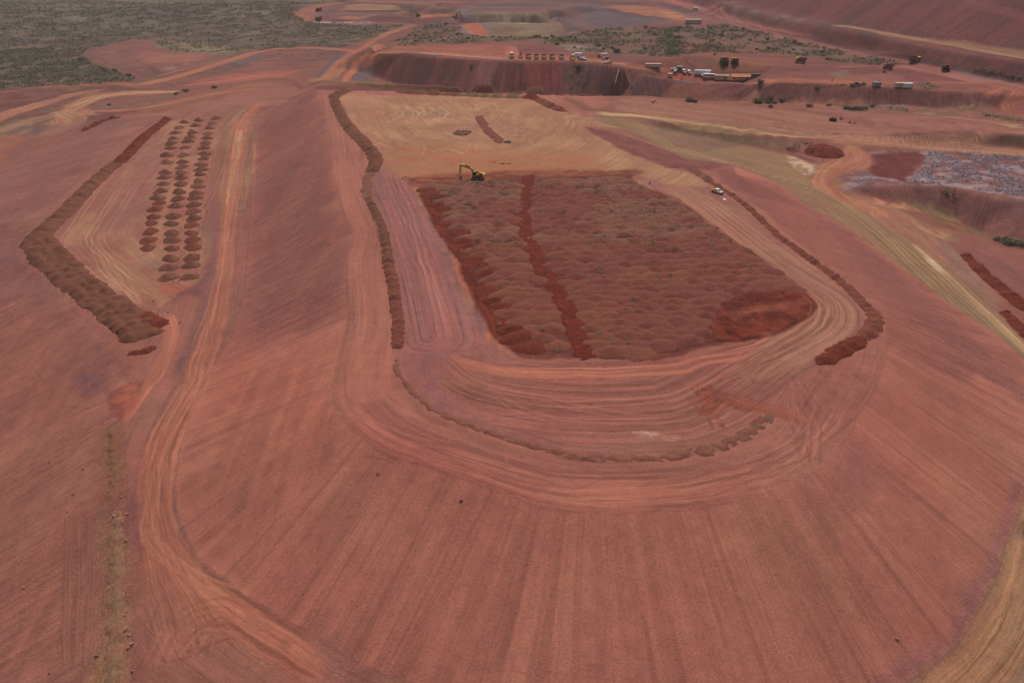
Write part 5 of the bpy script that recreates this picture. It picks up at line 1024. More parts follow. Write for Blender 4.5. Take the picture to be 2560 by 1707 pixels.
def mound_h(x, y):
    dx = (x - CA[:, 0]) / CA[:, 3]; dy = (y - CA[:, 1]) / CA[:, 3]; c_, q_ = np.cos(CA[:, 2]), np.sin(CA[:, 2])
    t_ = np.hypot((dx * c_ + dy * q_) / RX, (-dx * q_ + dy * c_) / RY)
    z = MH * CA[:, 4] * (math.sqrt(1.07) - np.sqrt(t_ * t_ + .07)) / (math.sqrt(1.07) - math.sqrt(.07))
    return float(np.where(t_ < 1, z, 0).max())
print('mounds', len(cand))
# track through the field: rutted strip
bund(ftrack, [4.6,4.4,4.4,5,5,5.4], .3, 'track', 'rutted dark red track crossing the field of soil mounds', name='soil_track', pitch=30, cat='track', group=None, lump=0, flat=True)
exec_track = True

# ------------------------------------------------------------------ rocks
def rock_mesh(seed, r=1.0):
    bm = bmesh.new(); bmesh.ops.create_icosphere(bm, subdivisions=2, radius=r); r_ = np.random.RandomState(seed)
    k = r_.uniform(.6, 1.2, 3)
    for v in bm.verts:
        v.co.x *= k[0]; v.co.y *= k[1]; v.co.z *= k[2] * .8
        v.co *= 1 + .35 * (float(vn(np.array([v.co.x * 1.7 + seed * 5]), np.array([v.co.y * 1.7 + v.co.z * 2.1]), 2)[0]) - .5)
    for _ in range(6):
        n = Vector(r_.normal(size=3)).normalized(); d = r * r_.uniform(.5, .75)
        for v in bm.verts:
            q = v.co.dot(n)
            if q > d: v.co -= n * (q - d)
    me = bpy.data.meshes.new('rock'); bm.to_mesh(me); bm.free(); me.materials.append(M['rock']); return me
RK = [rock_mesh(i) for i in range(6)]
def rock(x, y, s, label, group, dz=0.0):
    o = link(bpy.data.objects.new('rock', RK[rng.integers(6)])); o.location = (x, y, GZ(x, y) + s * .3 + dz); o.scale = (s, s, s); o.rotation_euler = tuple(rng.uniform(0, 6.28, 3)); tag(o, label, 'rock', group)
c = at(1156, 333)
for k in range(85):
    a_ = rng.uniform(0, 6.28); q = math.sqrt(rng.random()); dx, dy = 4.8 * q * math.cos(a_), 4.6 * q * math.sin(a_)
    rock(c.x + dx, c.y + dy, rng.uniform(.35, .75), 'red brown boulder in the oval rock pile on the pale yard', 'boulders of the oval rock pile', dz=max(0, 1.3 * (1 - q)))
for k in range(34):
    t = rng.random(); u = 1228 + 48 * t; v = 409 - (9 if t < .45 else 2) * rng.random() + 2; p_ = at(u, v)
    rock(p_.x, p_.y, rng.uniform(.25, .5), 'dark red boulder in the thin line of rocks behind the excavator', 'boulders of the thin rock line')
for q in P('T5',[(640,515),(655,508),(668,512),(680,508),(670,548),(765,550),(778,552),(440,605),(438,620),(690,535)]): p_ = at(*q); rock(p_.x, p_.y, rng.uniform(.25, .5), 'loose rock near the top left corner of the dumped field', 'loose rocks by the field corner')
for q in P('B1',[(613,880),(630,1095),(607,1243),(590,1262),(600,1290),(612,1310),(625,1400),(628,1335),(640,1380),(645,1510),(618,1165),(625,1175),(585,640),(590,665),(620,750),(540,990),(556,760),(530,1110),(120,1105),(325,735),(355,655),(408,530),(240,498),(470,1440),(240,1520)]): p_ = at(*q); rock(p_.x, p_.y, rng.uniform(.22, .5), 'stone lying at the bottom left bench edge', 'stones along the bottom left bench edge')
for q, lb in (((265,610), 'lone pale stone high on the front batter, left of centre'), ((645,738), 'lone pinkish stone on the front batter below the bench')): p_ = at(*P('B2', [q])[0]); rock(p_.x, p_.y, .45, lb, None)
p_ = at(*P('B3', [(1065,1370)])[0]); rock(p_.x, p_.y, .4, 'lone whitish stone low on the right of the front batter', None)
for i, q in enumerate([(2103,299),(2124,307),(2137,309)]): p_ = at(*q); rock(p_.x, p_.y, 1.1 - .2 * i, ['largest boulder next to the dark tyre by the access road', 'middle boulder of the three right of the dark tyre', 'smallest and rightmost boulder beyond the dark tyre'][i], None)
for q in P('T4',[(970,1020),(990,1022),(1005,1015),(1150,490),(1150,590),(1160,630),(1140,600),(940,1188),(1005,1250),(860,1125)]): p_ = at(*q); rock(p_.x, p_.y, rng.uniform(.3, .7), 'loose rock beside the rows of soil piles on the left bench', 'loose rocks beside the pile rows')
for i, (u, v, s_) in enumerate([(2211,182,1.8),(2196,205,.9),(1562,231,1.0),(1568,229,.8),(1632,257,1.2),(1638,254,1.0)]):
    p_ = at(u, v); rock(p_.x, p_.y, s_, ['pale boulder beside the haul road on the upper right flat', 'reddish boulder on the flat left of the white container', 'boulder at the foot of the dark wall, left of a pair', 'boulder at the foot of the dark wall, right of a pair', 'brown boulder on the verge above the right access road, left one', 'brown boulder on the verge above the right access road, right one'][i], None)
# scattered gravel
def scatter_tri(name, pts, size, mat, faces=4, flat=.6, label=None, cat=None, squash=1.0, up=.5, zoff=0.0, zs=None):
    """one mesh of many little leaf or stone clumps"""
    P_ = np.asarray(pts); n = len(P_); sz = np.asarray(size) * np.ones(n)
    V = []; 
    base = np.stack([P_[:, 0], P_[:, 1], H(P_[:, 0], P_[:, 1]) + (zoff if zs is None else zs)], -1)
    for k in range(faces):
        a_ = rng.uniform(0, 6.28, n); e = rng.uniform(.05, 1, n) ** .5; el = rng.uniform(0, 1, n)
        off = np.stack([np.cos(a_) * e * (1 - el * .5), np.sin(a_) * e * (1 - el * .5), el * squash], -1) * sz[:, None]
        ctr = base + off
        for j in range(3):
            d = rng.normal(size=(n, 3)); d /= np.linalg.norm(d, axis=1)[:, None]; d[:, 2] *= up
            V.append(ctr + d * (sz * flat)[:, None])
    V = np.array(V).reshape(faces, 3, n, 3).transpose(2, 0, 1, 3).reshape(-1, 3)
    nf = n * faces; me = bpy.data.meshes.new(name); me.vertices.add(nf * 3); me.vertices.foreach_set('co', V.astype(np.float32).ravel())
    me.loops.add(nf * 3); me.loops.foreach_set('vertex_index', np.arange(nf * 3, dtype=np.int32)); me.polygons.add(nf)
    me.polygons.foreach_set('loop_start', (np.arange(nf) * 3).astype(np.int32)); me.polygons.foreach_set('loop_total', np.full(nf, 3, np.int32)); me.update(calc_edges=True)
    me.materials.append(M[mat]); o = link(bpy.data.objects.new(name, me)); tag(o, label, cat, kind='stuff'); return o
def sample_poly(pl, n):
    a_ = pl.min(0); b_ = pl.max(0); out = []
    while len(out) < n:
        q = rng.uniform(a_, b_, (n * 2, 2)); c = np.zeros(len(q), bool); j = len(pl) - 1
        for i in range(len(pl)):
            m = ((pl[i][1] > q[:, 1]) != (pl[j][1] > q[:, 1]))
            if pl[i][1] != pl[j][1]: c ^= m & (q[:, 0] < (pl[j][0] - pl[i][0]) * (q[:, 1] - pl[i][1]) / (pl[j][1] - pl[i][1]) + pl[i][0])
            j = i
        if c.sum() == 0: break
        out += list(q[c])
    return np.array(out[:n])
def clumpy(p, sc, thr, s=0): return p[fbm(p[:, 0] / sc, p[:, 1] / sc, 3, s) > thr]
gp = np.vstack([sample_poly(W(P('B1',[(490,340),(600,340),(620,700),(660,1200),(660,1568),(460,1568),(490,1100),(480,600)])), 2600), sample_poly(W(P('T5',[(690,540),(760,640),(850,790),(960,1000),(1080,1240),(1150,1400),(1080,1400),(960,1180),(880,990),(830,830),(740,680)])), 900)])
scatter_tri('gravel', gp, rng.uniform(.05, .16, len(gp)), 'tan', 4, .8, 'loose stones strewn along the bench edges', 'gravel', .6)
gp2 = sample_poly(W([(560,900),(880,900),(849,1030),(1183,1189),(1600,1266),(2075,1156),(2200,900),(2560,1000),(2480,1420),(2277,1690),(1000,1680),(500,1380),(450,1200)]), 3500)
scatter_tri('gravel', gp2, rng.uniform(.04, .11, len(gp2)), 'tan', 3, .8, 'fine pale stones sprinkled over the front batter', 'gravel', .6)

# ------------------------------------------------------------------ vegetation masses
vp = W([(-60,240)] + [(a, max(b, 2)) for a, b in veg1[1:-3]] + [(900,2),(-60,2)])
q = np.vstack([clumpy(sample_poly(vp, 60000), 14, .47, 3)])
dist = np.hypot(q[:, 0], q[:, 1]); q = q[rng.random(len(q)) < np.clip((700 / dist) ** 1.2, .25, 1)]
sz = rng.uniform(.6, 1.8, len(q)) * np.clip(np.hypot(q[:, 0], q[:, 1]) / 750, .9, 1.6)
h_ = len(q) // 5 * 3
scatter_tri('scrub', q[:h_], sz[:h_], 'scrub', 9, .55, 'grey green scrub covering the plain at the upper left', 'scrub', .9)
scatter_tri('dry_brush', q[h_:], sz[h_:] * .8, 'dryl', 8, .55, 'dry brownish brush mixed through the upper left scrub', 'brush', .7)
near_l = W([(-60,240),(0,222),(215,212),(330,203),(290,178),(230,160),(205,140),(215,125),(100,120),(-60,130)]); near_l = near_l + (near_l - near_l.mean(0)) * .02
q = clumpy(sample_poly(near_l, 6500), 9, .47, 9); scatter_tri('scrub', q, rng.uniform(.7, 1.7, len(q)), 'olivel', 14, .5, 'denser green scrub nearest the roads at left', 'scrub', .9)
q = np.vstack([clumpy(sample_poly(W(bl), n), 14, .44, 5) for bl, n in ((belt1, 1500), (belt2, 2600), (belt3, 3600))])
scatter_tri('scrub', q, rng.uniform(.7, 2.0, len(q)), 'olivel', 12, .5, 'belt of green scrub beyond the dark wall', 'scrub', .9)
q = np.vstack([sample_poly(W(P('T3', p)), n) for p, n in (([(2020,460),(2130,455),(2220,480),(2225,500),(2100,490)], 60), ([(2220,485),(2352,510),(2352,525),(2250,510)], 40), ([(1640,545),(1700,540),(1800,570),(1790,590),(1700,580)], 60), ([(1110,555),(1190,555),(1180,565)], 14))] + [sample_poly(W(P('R', p)), n) for p, n in (([(340,140),(480,150),(460,175),(340,165)], 60), ([(560,140),(640,150),(700,180),(620,175)], 24), ([(1100,190),(1344,220),(1344,240),(1100,205)], 60), ([(1180,890),(1344,905),(1344,935),(1220,915)], 90), ([(950,600),(960,690),(900,660),(880,620)], 16), ([(130,345),(160,355),(230,440),(170,420),(100,370)], 20), ([(10,375),(90,370),(90,395),(10,385)], 14))] + [sample_poly(W(P('T2', p)), n) for p, n in (([(1600,480),(1720,470),(1760,560),(1620,580)], 26), ([(1640,420),(1720,430),(1700,460)], 16))] + [sample_poly(W(P('T1', p)), n) for p, n in (([(1110,620),(1180,590),(1250,590),(1230,610)], 22), ([(1830,360),(1920,355),(1930,390),(1850,390)], 20), ([(2000,360),(2160,350),(2150,395),(2020,390)], 34), ([(0,760),(60,790),(300,740),(380,720),(250,740)], 12))])
scatter_tri('low_plants', q, rng.uniform(.5, 1.4, len(q)), 'scrub', 12, .5, 'low green plants on the roadside verges and wall foot', 'plants', .9)
q = clumpy(sample_poly(W(P('R',[(760,400),(1000,410),(1344,430),(1480,440),(1480,690),(1344,660),(1060,610),(900,580),(700,585),(760,490),(800,430)])), 4200), 6, .45, 4)
scatter_tri('cleared_brush', q, rng.uniform(.4, 1.0, len(q)), 'purpl', 9, .5, 'heaped grey violet cleared brush on the red pad at right', 'brush', .8)
q = clumpy(sample_poly(W(P('R',[(420,510),(480,520),(520,590),(360,610),(400,590)]) ), 160), 3, .45, 6); scatter_tri('cleared_brush', q, rng.uniform(.3, .8, len(q)), 'purpl', 9, .5, 'small strips of grey brush left of the tilled red soil', 'brush', .7)
q = sample_poly(W(P('R',[(740,480),(900,480),(1344,560),(1344,640),(1100,600),(760,560)])), 130); scatter_tri('low_plants', q, rng.uniform(.4, .8, len(q)), 'tuft', 9, .5, 'green plants growing through the grey cleared brush', 'plants', .8)
# tufts in the dumped field
q = clumpy(sample_poly(FIN, 7000), 7, .56, 15)
fy = (q[:, 1] - FIELD[:, 1].min()) / (FIELD[:, 1].max() - FIELD[:, 1].min()); q = q[rng.random(len(q)) < .16 + .84 * fy ** 1.5]
q = np.array([p for p in q if near_line(p[0], p[1], FTR) > 3.2 and not in_poly(p[0], p[1], dug)])
scatter_tri('grass_tufts', q, rng.uniform(.3, .75, len(q)), 'tuft', 9, .55, 'green weeds sprouting between the mounds of the dumped field', 'weeds', 1.0, zs=np.array([mound_h(a, b) - .05 for a, b in q]))

q = sample_poly(FIN, 6000); q = np.array([p for p in q if near_line(p[0], p[1], FTR) > 2.6])
scatter_tri('soil_clods', q, rng.uniform(.08, .24, len(q)), 'redbrown', 4, .8, 'loose clods and stones strewn over the dumped mounds', 'clods', .6, zs=np.array([mound_h(a, b) - .03 for a, b in q]))
# separate shrubs
def shrub_proto(seed, mat):
    t = empty('shrub', (0, 0, 0)); r_ = np.random.RandomState(seed)
    v = []; f = []
    for k in range(420):
        d = r_.normal(size=3); d /= np.linalg.norm(d); d[2] = abs(d[2]) * .9 + .05; rr_ = r_.uniform(.5, 1) * (1 + .25 * math.sin(3 * math.atan2(d[1], d[0]) + seed))
        c_ = np.array([d[0], d[1], d[2] * .85 + .15]) * rr_ * 1.6
        a_ = r_.normal(size=3) * .19; b_ = r_.normal(size=3) * .19; i = len(v); v += [c_ - a_, c_ + a_, c_ + b_]; f.append((i, i + 1, i + 2))
    mesh_obj('crown', v, f, mat, t, smooth=False)
    def tr(bm):
        for k in range(4): a_ = k * 1.6 + seed; bar(bm, (0, 0, -.1), (.7 * math.cos(a_), .7 * math.sin(a_), .9), .14, .05)
    part('trunk', t, 'bark', tr); return t
shr = [(552,52,4.2),(604,12,2.2),(640,35,2.6),(655,60,2.8),(690,85,2.6),(690,55,2.4),(760,55,2.6),(560,25,0)]
sh = [(1000,82),(1035,82),(1118,90),(1090,86),(1700,100)]
def shrub(u, v, s, label, k=0, group=None):
    p_ = at(u, v); place(lambda: shrub_proto(k + 3, ['olivel', 'scrub', 'dryl'][k]), 'shrub%d' % k, p_, rng.uniform(0, 6.28), label, 'shrub', group, s * .72)
shrub(*P('E',[(560,120)])[0], 2.9, 'large dark rounded shrub at the wall foot, biggest of the cluster', 0)
shrub(*P('E',[(700,118)])[0], 1.7, 'mid green shrub just right of the largest rounded shrub', 0)
shrub(*P('E',[(795,120)])[0], 1.8, 'olive shrub third in the cluster at the wall foot', 1)
shrub(*P('E',[(910,88)])[0], 1.9, 'dark shrub set higher at the right end of the wall foot cluster', 0)
shrub(*P('E',[(730,45)])[0], 1.9, 'shrub partway up the wall above the wall foot cluster', 1)
shrub(*P('E',[(745,165)])[0], 1.3, 'low brown shrub in front of the wall foot cluster on bright soil', 2)
shrub(*P('E',[(1310,165)])[0], 1.7, 'lone brown green shrub above the pinkish access road', 2)
shrub(*P('E',[(1590,150)])[0], 1.3, 'small shrub left of the long brown bush mass at right', 1)
for i, (a_, b_) in enumerate([(1850,200),(1920,208),(1990,212),(2060,212),(2120,205)]): shrub(*P('E', [(a_, b_)])[0], 1.9, 'brownish bush in the long clump above the junction road', 2, 'bushes of the long clump above the junction')
shrub(*P('E',[(2240,160)])[0], 1.3, 'isolated dark bush right of the long clump above the junction', 1)
shrub(*P('T3',[(165,665)])[0], 2.2, 'broad olive bush at the wall foot below the grey patch', 1); shrub(*P('T3',[(200,670)])[0], 1.6, 'smaller bush touching the broad olive bush at the wall foot', 2)
shrub(*P('T3',[(630,545)])[0], 1.9, 'dark shrub on the wall edge right of the orange roofed shed', 0); shrub(*P('T3',[(1000,585)])[0], 1.5, 'shrub clinging to the upper wall right of the camp', 0)
shrub(*P('T3',[(1300,558)])[0], 1.5, 'round green shrub on the wall edge beside the dark vehicle', 1)
shrub(*P('T3',[(345,320)])[0], 1.9, 'dark shrub on the reddish flat behind the two parked haul trucks', 0); shrub(*P('T3',[(330,360)])[0], 1.2, 'low shrub closer behind the two parked haul trucks', 2)
shrub(*P('T2',[(1940,345)])[0], 2.7, 'large dark bush behind the light vehicles at the end of the machine row', 0)
shrub(*P('T2',[(990,440)])[0], 1.3, 'lone dark shrub on the wall below the pale lane', 0); shrub(*P('T2',[(1690,445)])[0], 1.9, 'dark bush on the wall near its green streak', 0)
for i, (a_, b_) in enumerate([(690,470),(750,468),(845,500),(660,455),(530,398)]): shrub(*P('T1', [(a_, b_)])[0], 2.2, ['dark bush at the edge of the left clearing, the broader one of the pair', 'dark bush right of the broader one at the clearing edge', 'lone dark bush at the road side below the left clearing', 'bush at the scrub edge left of the pair by the clearing', 'bush where scrub meets the top of the left clearing'][i], 0)
for i, (a_, b_, s_) in enumerate([(1400,578,1.9),(1215,600,1.8),(1150,620,1.5),(715,690,1.3)]): shrub(*P('T1', [(a_, b_)])[0], s_, ['green bush on the bank above the double road at left', 'grey green bush at the end of the pale hairpin', 'low bush left of the grey green one by the pale hairpin', 'lone dark bush inside the pale hairpin'][i], 1)
for i, (a_, b_) in enumerate([(1860,745),(1935,740),(2200,735)]): shrub(*P('C', [(a_, b_)])[0], 2.0, 'dark round bush on the rim in front of the pale pit face', 0, 'dark bushes on the pit rim')
rs = np.random.RandomState(9)
for bl, n in ((belt1, 14), (belt2, 26), (belt3, 34)):
    for p_ in sample_poly(W(bl), n): place(lambda: shrub_proto(3, 'olivel'), 'shrub0', (p_[0], p_[1], GZ(*p_)), rs.uniform(0, 6.28), 'darker shrub standing out of the scrub belt beyond the wall', 'shrub', 'shrubs standing out of the scrub belt', rs.uniform(.7, 1.3))

# ------------------------------------------------------------------ machines
def wheel(parent, x, y, r, w_, name='wheel'):
    def t(bm): cyl(bm, (x, y, r), r, w_, 'Y', 18)
    o = part(name, parent, 'black', t)
    def rm(bm): cyl(bm, (x, y, r), r * .5, w_ * 1.06, 'Y', 12)
    part('rim', o, 'pale', rm); return o
def make_haul(canopy='tilt', dust=True):
    t = empty('haul_truck', (0, 0, 0))    # faces +X, 10 m long, 6 m wide
    part('chassis', t, 'chassis', lambda bm: (box(bm, (0, 0, 1.5), (8.6, 2.0, .9)), box(bm, (3.9, 0, 1.5), (.5, 4.6, .9)), box(bm, (-2.6, 0, 1.35), (1.0, 4.4, .8))))
    part('hood', t, 'yellow', lambda bm: (box(bm, (3.4, 0, 2.5), (1.9, 2.2, 1.4)), box(bm, (3.1, 0, 3.2), (2.4, 5.2, .15))))
    part('grille', t, 'black', lambda bm: box(bm, (4.4, 0, 2.3), (.1, 1.9, 1.5)))
    c_ = part('cab', t, 'yellow', lambda bm: box(bm, (2.9, 1.5, 4.0), (1.5, 1.6, 1.6)))
    part('window', c_, 'glass', lambda bm: (box(bm, (3.67, 1.5, 4.2), (.06, 1.35, .8), bev=0), box(bm, (2.9, 2.32, 4.2), (1.1, .06, .8), bev=0)))
    def body(bm):   # flared open dump body with canopy over the cab
        V = [(-4.9, -2.6, 3.3), (-4.9, 2.6, 3.3), (2.1, 2.6, 2.2), (2.1, -2.6, 2.2), (-5.2, -3.0, 4.3), (-5.2, 3.0, 4.3), (2.3, 3.0, 4.9), (2.3, -3.0, 4.9)]
        vs = [bm.verts.new(p) for p in V]
        for f_ in ((0, 1, 2, 3), (0, 3, 7, 4), (1, 5, 6, 2), (3, 2, 6, 7)): bm.faces.new([vs[i] for i in f_])
        bmesh.ops.solidify(bm, geom=bm.faces[:], thickness=.16)
        for k in range(5):
            for s_ in (-1, 1): bar(bm, (-4.3 + k * 1.4, s_ * 2.75, 2.75 + .1 * k if False else 3.2 - .17 * k), (-4.3 + k * 1.4, s_ * 3.08, 4.5 + .1 * k), .22)
    part('dump_body', t, 'tilt', body)
    part('canopy', t, canopy, lambda bm: box(bm, (3.4, 0, 5.0), (2.5, 5.8, .2)))
    for s_ in (-1, 1):
        wheel(t, 2.9, s_ * 2.35, 1.35, 1.0); wheel(t, -2.6, s_ * 2.5, 1.35, .9); wheel(t, -2.6, s_ * 1.55, 1.35, .85)
    part('handrail', t, 'steel', lambda bm: [bar(bm, (4.2, -2.5 + k * 1.0, 3.3), (4.2, -2.5 + k * 1.0, 4.2), .07) for k in range(4)] + [bar(bm, (4.2, -2.5, 4.2), (4.2, .6, 4.2), .07)])
    return t
HG = 'dump trucks working on the far haul roads'
for key, can, q, rz, lb, s_ in (('h1', 'tilt', (390,420), 95, 'dark bodied haul truck seen from behind, left of the parked pair', 1.1), ('h2', 'yellow', (460,418), 92, 'haul truck with yellow canopy, right of the parked pair', .95), ('h2', 'yellow', (890,415), 150, 'haul truck heading left on the flat beside the scrub belt', 1.0), ('h1', 'tilt', (1460,455), 160, 'low dark haul truck on the flat, second from the right', .9), ('h2', 'yellow', (1630,408), -28, 'haul truck on the sloping haul road with pale yellow canopy', 1.0), ('h1', 'tilt', (1836,465), 70, 'rightmost haul truck, dark body seen from behind on the haul road', .95)):
    p_ = at(*P('T3', [q])[0]); place(lambda: make_haul(can), key, p_, R(rz), lb, 'haul truck', HG, s_ * .78)
for q, lb in (((797,29), 'yellow haul truck facing the camera on the distant bench, upper of two'), ((797,52), 'yellow haul truck facing the camera on the distant bench, lower one by the white puddle')):
    p_ = at(*q); place(lambda: make_haul('yellow'), 'h2', p_, R(-95), lb, 'haul truck', 'haul trucks facing the camera far away', 1.05)
# row of parked articulated trucks seen from the front
def make_artic(kind):
    nm = {'a': 'dump_truck', 'b': 'grader', 'c': 'water_truck', 'd': 'wheel_loader'}[kind]
    t = empty(nm, (0, 0, 0)); hood = 'pale' if kind != 'd' else 'yellow'
    if kind == 'b':      # narrow grader seen end on
        part('frame', t, 'yellow', lambda bm: (box(bm, (1.5, 0, 1.6), (6.0, .5, .5)), box(bm, (-2.4, 0, 1.6), (3.2, 1.1, 1.2))))
        c_ = part('cab', t, 'chassis', lambda bm: box(bm, (-.4, 0, 2.7), (1.5, 1.3, 2.0))); part('window', c_, 'glass', lambda bm: box(bm, (.38, 0, 2.9), (.05, 1.1, 1.1), bev=0))
        part('blade', t, 'steel', lambda bm: box(bm, (1.2, 0, .6), (.2, 3.4, .6)))
        part('mast', t, 'steel', lambda bm: bar(bm, (-.4, 0, 3.6), (-.4, 0, 5.2), .12))
        for s_ in (-1, 1): wheel(t, 4.2, s_ * 1.0, .7, .4); wheel(t, -1.8, s_ * 1.1, .7, .4); wheel(t, -3.4, s_ * 1.1, .7, .4)
        return t
    part('chassis', t, 'chassis', lambda bm: box(bm, (-.6, 0, 1.15), (8.2, 1.2, .6)))
    part('hood', t, hood, lambda bm: (box(bm, (3.4, 0, 1.9), (2.4, 2.3, 1.5), taper=(.75, .85)), box(bm, (2.9, 0, 1.95), (1.5, 3.1, .25))))
    part('bumper', t, hood, lambda bm: box(bm, (4.5, 0, 1.1), (.4, 2.9, .5)))
    c_ = part('cab', t, 'chassis', lambda bm: box(bm, (1.7, 0, 2.8), (1.5, 2.3, 1.9), taper=(.85, .85)))
    part('window', c_, 'glass', lambda bm: (box(bm, (2.42, 0, 3.1), (.06, 1.7, .9), bev=0), box(bm, (1.7, 1.1, 3.1), (1.0, .06, .8), bev=0)))
    part('cab_roof', t, 'pale' if kind != 'a' else 'tilt', lambda bm: box(bm, (1.7, 0, 3.85), (1.5, 2.1, .15)))
    if kind == 'c': part('tank', t, 'white', lambda bm: (cyl(bm, (-2.2, 0, 2.7), 1.5, 5.2, 'X', 20), box(bm, (-2.2, 0, 4.2), (4.6, .6, .15))))
    elif kind == 'd': part('bucket', t, 'yellow', lambda bm: (box(bm, (5.6, 0, 1.0), (1.1, 3.6, 1.3), taper=(.6, 1)), bar(bm, (3.0, .6, 2.4), (5.4, .6, 1.1), .35), bar(bm, (3.0, -.6, 2.4), (5.4, -.6, 1.1), .35)))
    else:
        def body(bm):
            V = [(-5.2, -1.3, 2.0), (-5.2, 1.3, 2.0), (.6, 1.3, 1.6), (.6, -1.3, 1.6), (-5.6, -1.7, 3.1), (-5.6, 1.7, 3.1), (.8, 1.7, 3.5), (.8, -1.7, 3.5)]
            vs = [bm.verts.new(p) for p in V]
            for f_ in ((0, 1, 2, 3), (0, 3, 7, 4), (1, 5, 6, 2), (3, 2, 6, 7)): bm.faces.new([vs[i] for i in f_])
            bmesh.ops.solidify(bm, geom=bm.faces[:], thickness=.12)
        part('dump_body', t, 'tilt', body)
    for s_ in (-1, 1): wheel(t, 2.9, s_ * 1.35, .9, .7); wheel(t, -1.6, s_ * 1.35, .9, .7); wheel(t, -3.5, s_ * 1.35, .9, .7)
    return t
rowv = [(289,190,'c','white tanked water truck, first at the left end of the parked row'), (450,190,'b','narrow grader seen end on, second from the left in the parked row'), (597,198,'a','dump truck with darkest bonnet, third in the parked row'), (742,202,'a','dump truck with pale bonnet, fourth in the parked row'), (880,202,'a','dump truck with pale bonnet, fifth in the parked row'), (1032,205,'a','dump truck with pale bonnet, sixth in the parked row'), (1203,207,'a','dump truck with pale bonnet, seventh in the parked row'), (1400,225,'d','yellow wheel loader at the right end of the parked row beside the white box truck')]
for x_, y_, k, lb in rowv:
    p_ = at(1240 + x_ / 7.35, 120 + y_ / 7.35); place(lambda: make_artic(k), 'art' + k, p_, R(-88 + rng.uniform(-4, 4)), lb, {'a': 'dump truck', 'b': 'grader', 'c': 'water truck', 'd': 'loader'}[k], 'machines parked in a row above the wall', .98)

def make_ute(paint='white', tray='white', load=None, name='ute'):
    t = empty(name, (0, 0, 0))      # faces +X, 5.2 m
    def bd(bm):
        prof = [(-.7, .45), (2.45, .45), (2.6, .7), (2.5, 1.05), (1.35, 1.18), (.75, 1.78), (-.55, 1.82), (-.7, 1.1)]
        L_ = [bm.verts.new((x, -.9 if z < 1.2 else -.74, z)) for x, z in prof]; R_ = [bm.verts.new((x, .9 if z < 1.2 else .74, z)) for x, z in prof]
        bm.faces.new(L_); bm.faces.new(R_[::-1]); n = len(prof)
        for i in range(n): bm.faces.new((L_[i], R_[i], R_[(i + 1) % n], L_[(i + 1) % n])[::-1])
        bmesh.ops.recalc_face_normals(bm, faces=bm.faces[:])
        bmesh.ops.bevel(bm, geom=bm.edges[:], offset=.05, segments=2, affect='EDGES')
    b_ = part('body', t, paint, bd, True)
    def win(bm):
        q = [bm.verts.new(p) for p in ((1.30, -.70, 1.25), (1.30, .70, 1.25), (.82, .64, 1.72), (.82, -.64, 1.72))]; bm.faces.new(q)
        for s_ in (-1, 1): box(bm, (.05, s_ * .82, 1.42), (1.3, .05, .42), bev=0)
    part('windscreen', b_, 'glass', win)
    part('tray', t, tray, lambda bm: (box(bm, (-1.75, 0, .85), (2.1, 1.85, .08)), box(bm, (-1.75, .9, 1.02), (2.1, .05, .3)), box(bm, (-1.75, -.9, 1.02), (2.1, .05, .3)), box(bm, (-2.8, 0, 1.02), (.05, 1.85, .3)), box(bm, (-.8, 0, 1.3), (.08, 1.8, .8))))
    part('bumper', t, 'black', lambda bm: (box(bm, (2.6, 0, .55), (.25, 1.7, .3)), bar(bm, (2.72, -.6, .5), (2.72, -.6, 1.05), .07), bar(bm, (2.72, .6, .5), (2.72, .6, 1.05), .07), bar(bm, (2.72, -.6, 1.0), (2.72, .6, 1.0), .07)))
    for s_ in (-1, 1):
        part('headlight', t, 'steel', lambda bm: box(bm, (2.53, s_ * .7, .88), (.08, .3, .18)))
        for x in (1.75, -1.6): wheel(t, x, s_ * .8, .38, .26)
    part('load', t, load or 'grey', lambda bm: (box(bm, (-1.5, .3, 1.1), (1.1, .7, .45)), box(bm, (-2.2, -.3, 1.0), (.6, .8, .25))))
    return t
p_ = at(1792, 483); u = place(lambda: make_ute('white', 'pale', 'yellow'), 'ute1', p_, R(-50), 'white ute with tan tray parked on the pink lane at the right of the plateau', 'ute', None, 1.0)
def disc(bm): cyl(bm, (0, 0, .03), .62, .05, 'Z', 28)
p_ = at(1811, 500); o = part('landing_pad', None, 'white', disc); o.location = p_; o.scale = (1.0, 1.0, 1); o.rotation_euler = (R(3), 0, 0); o.location.z += .22
tag(o, 'round white landing pad lying flat in front of the white ute', 'landing pad')

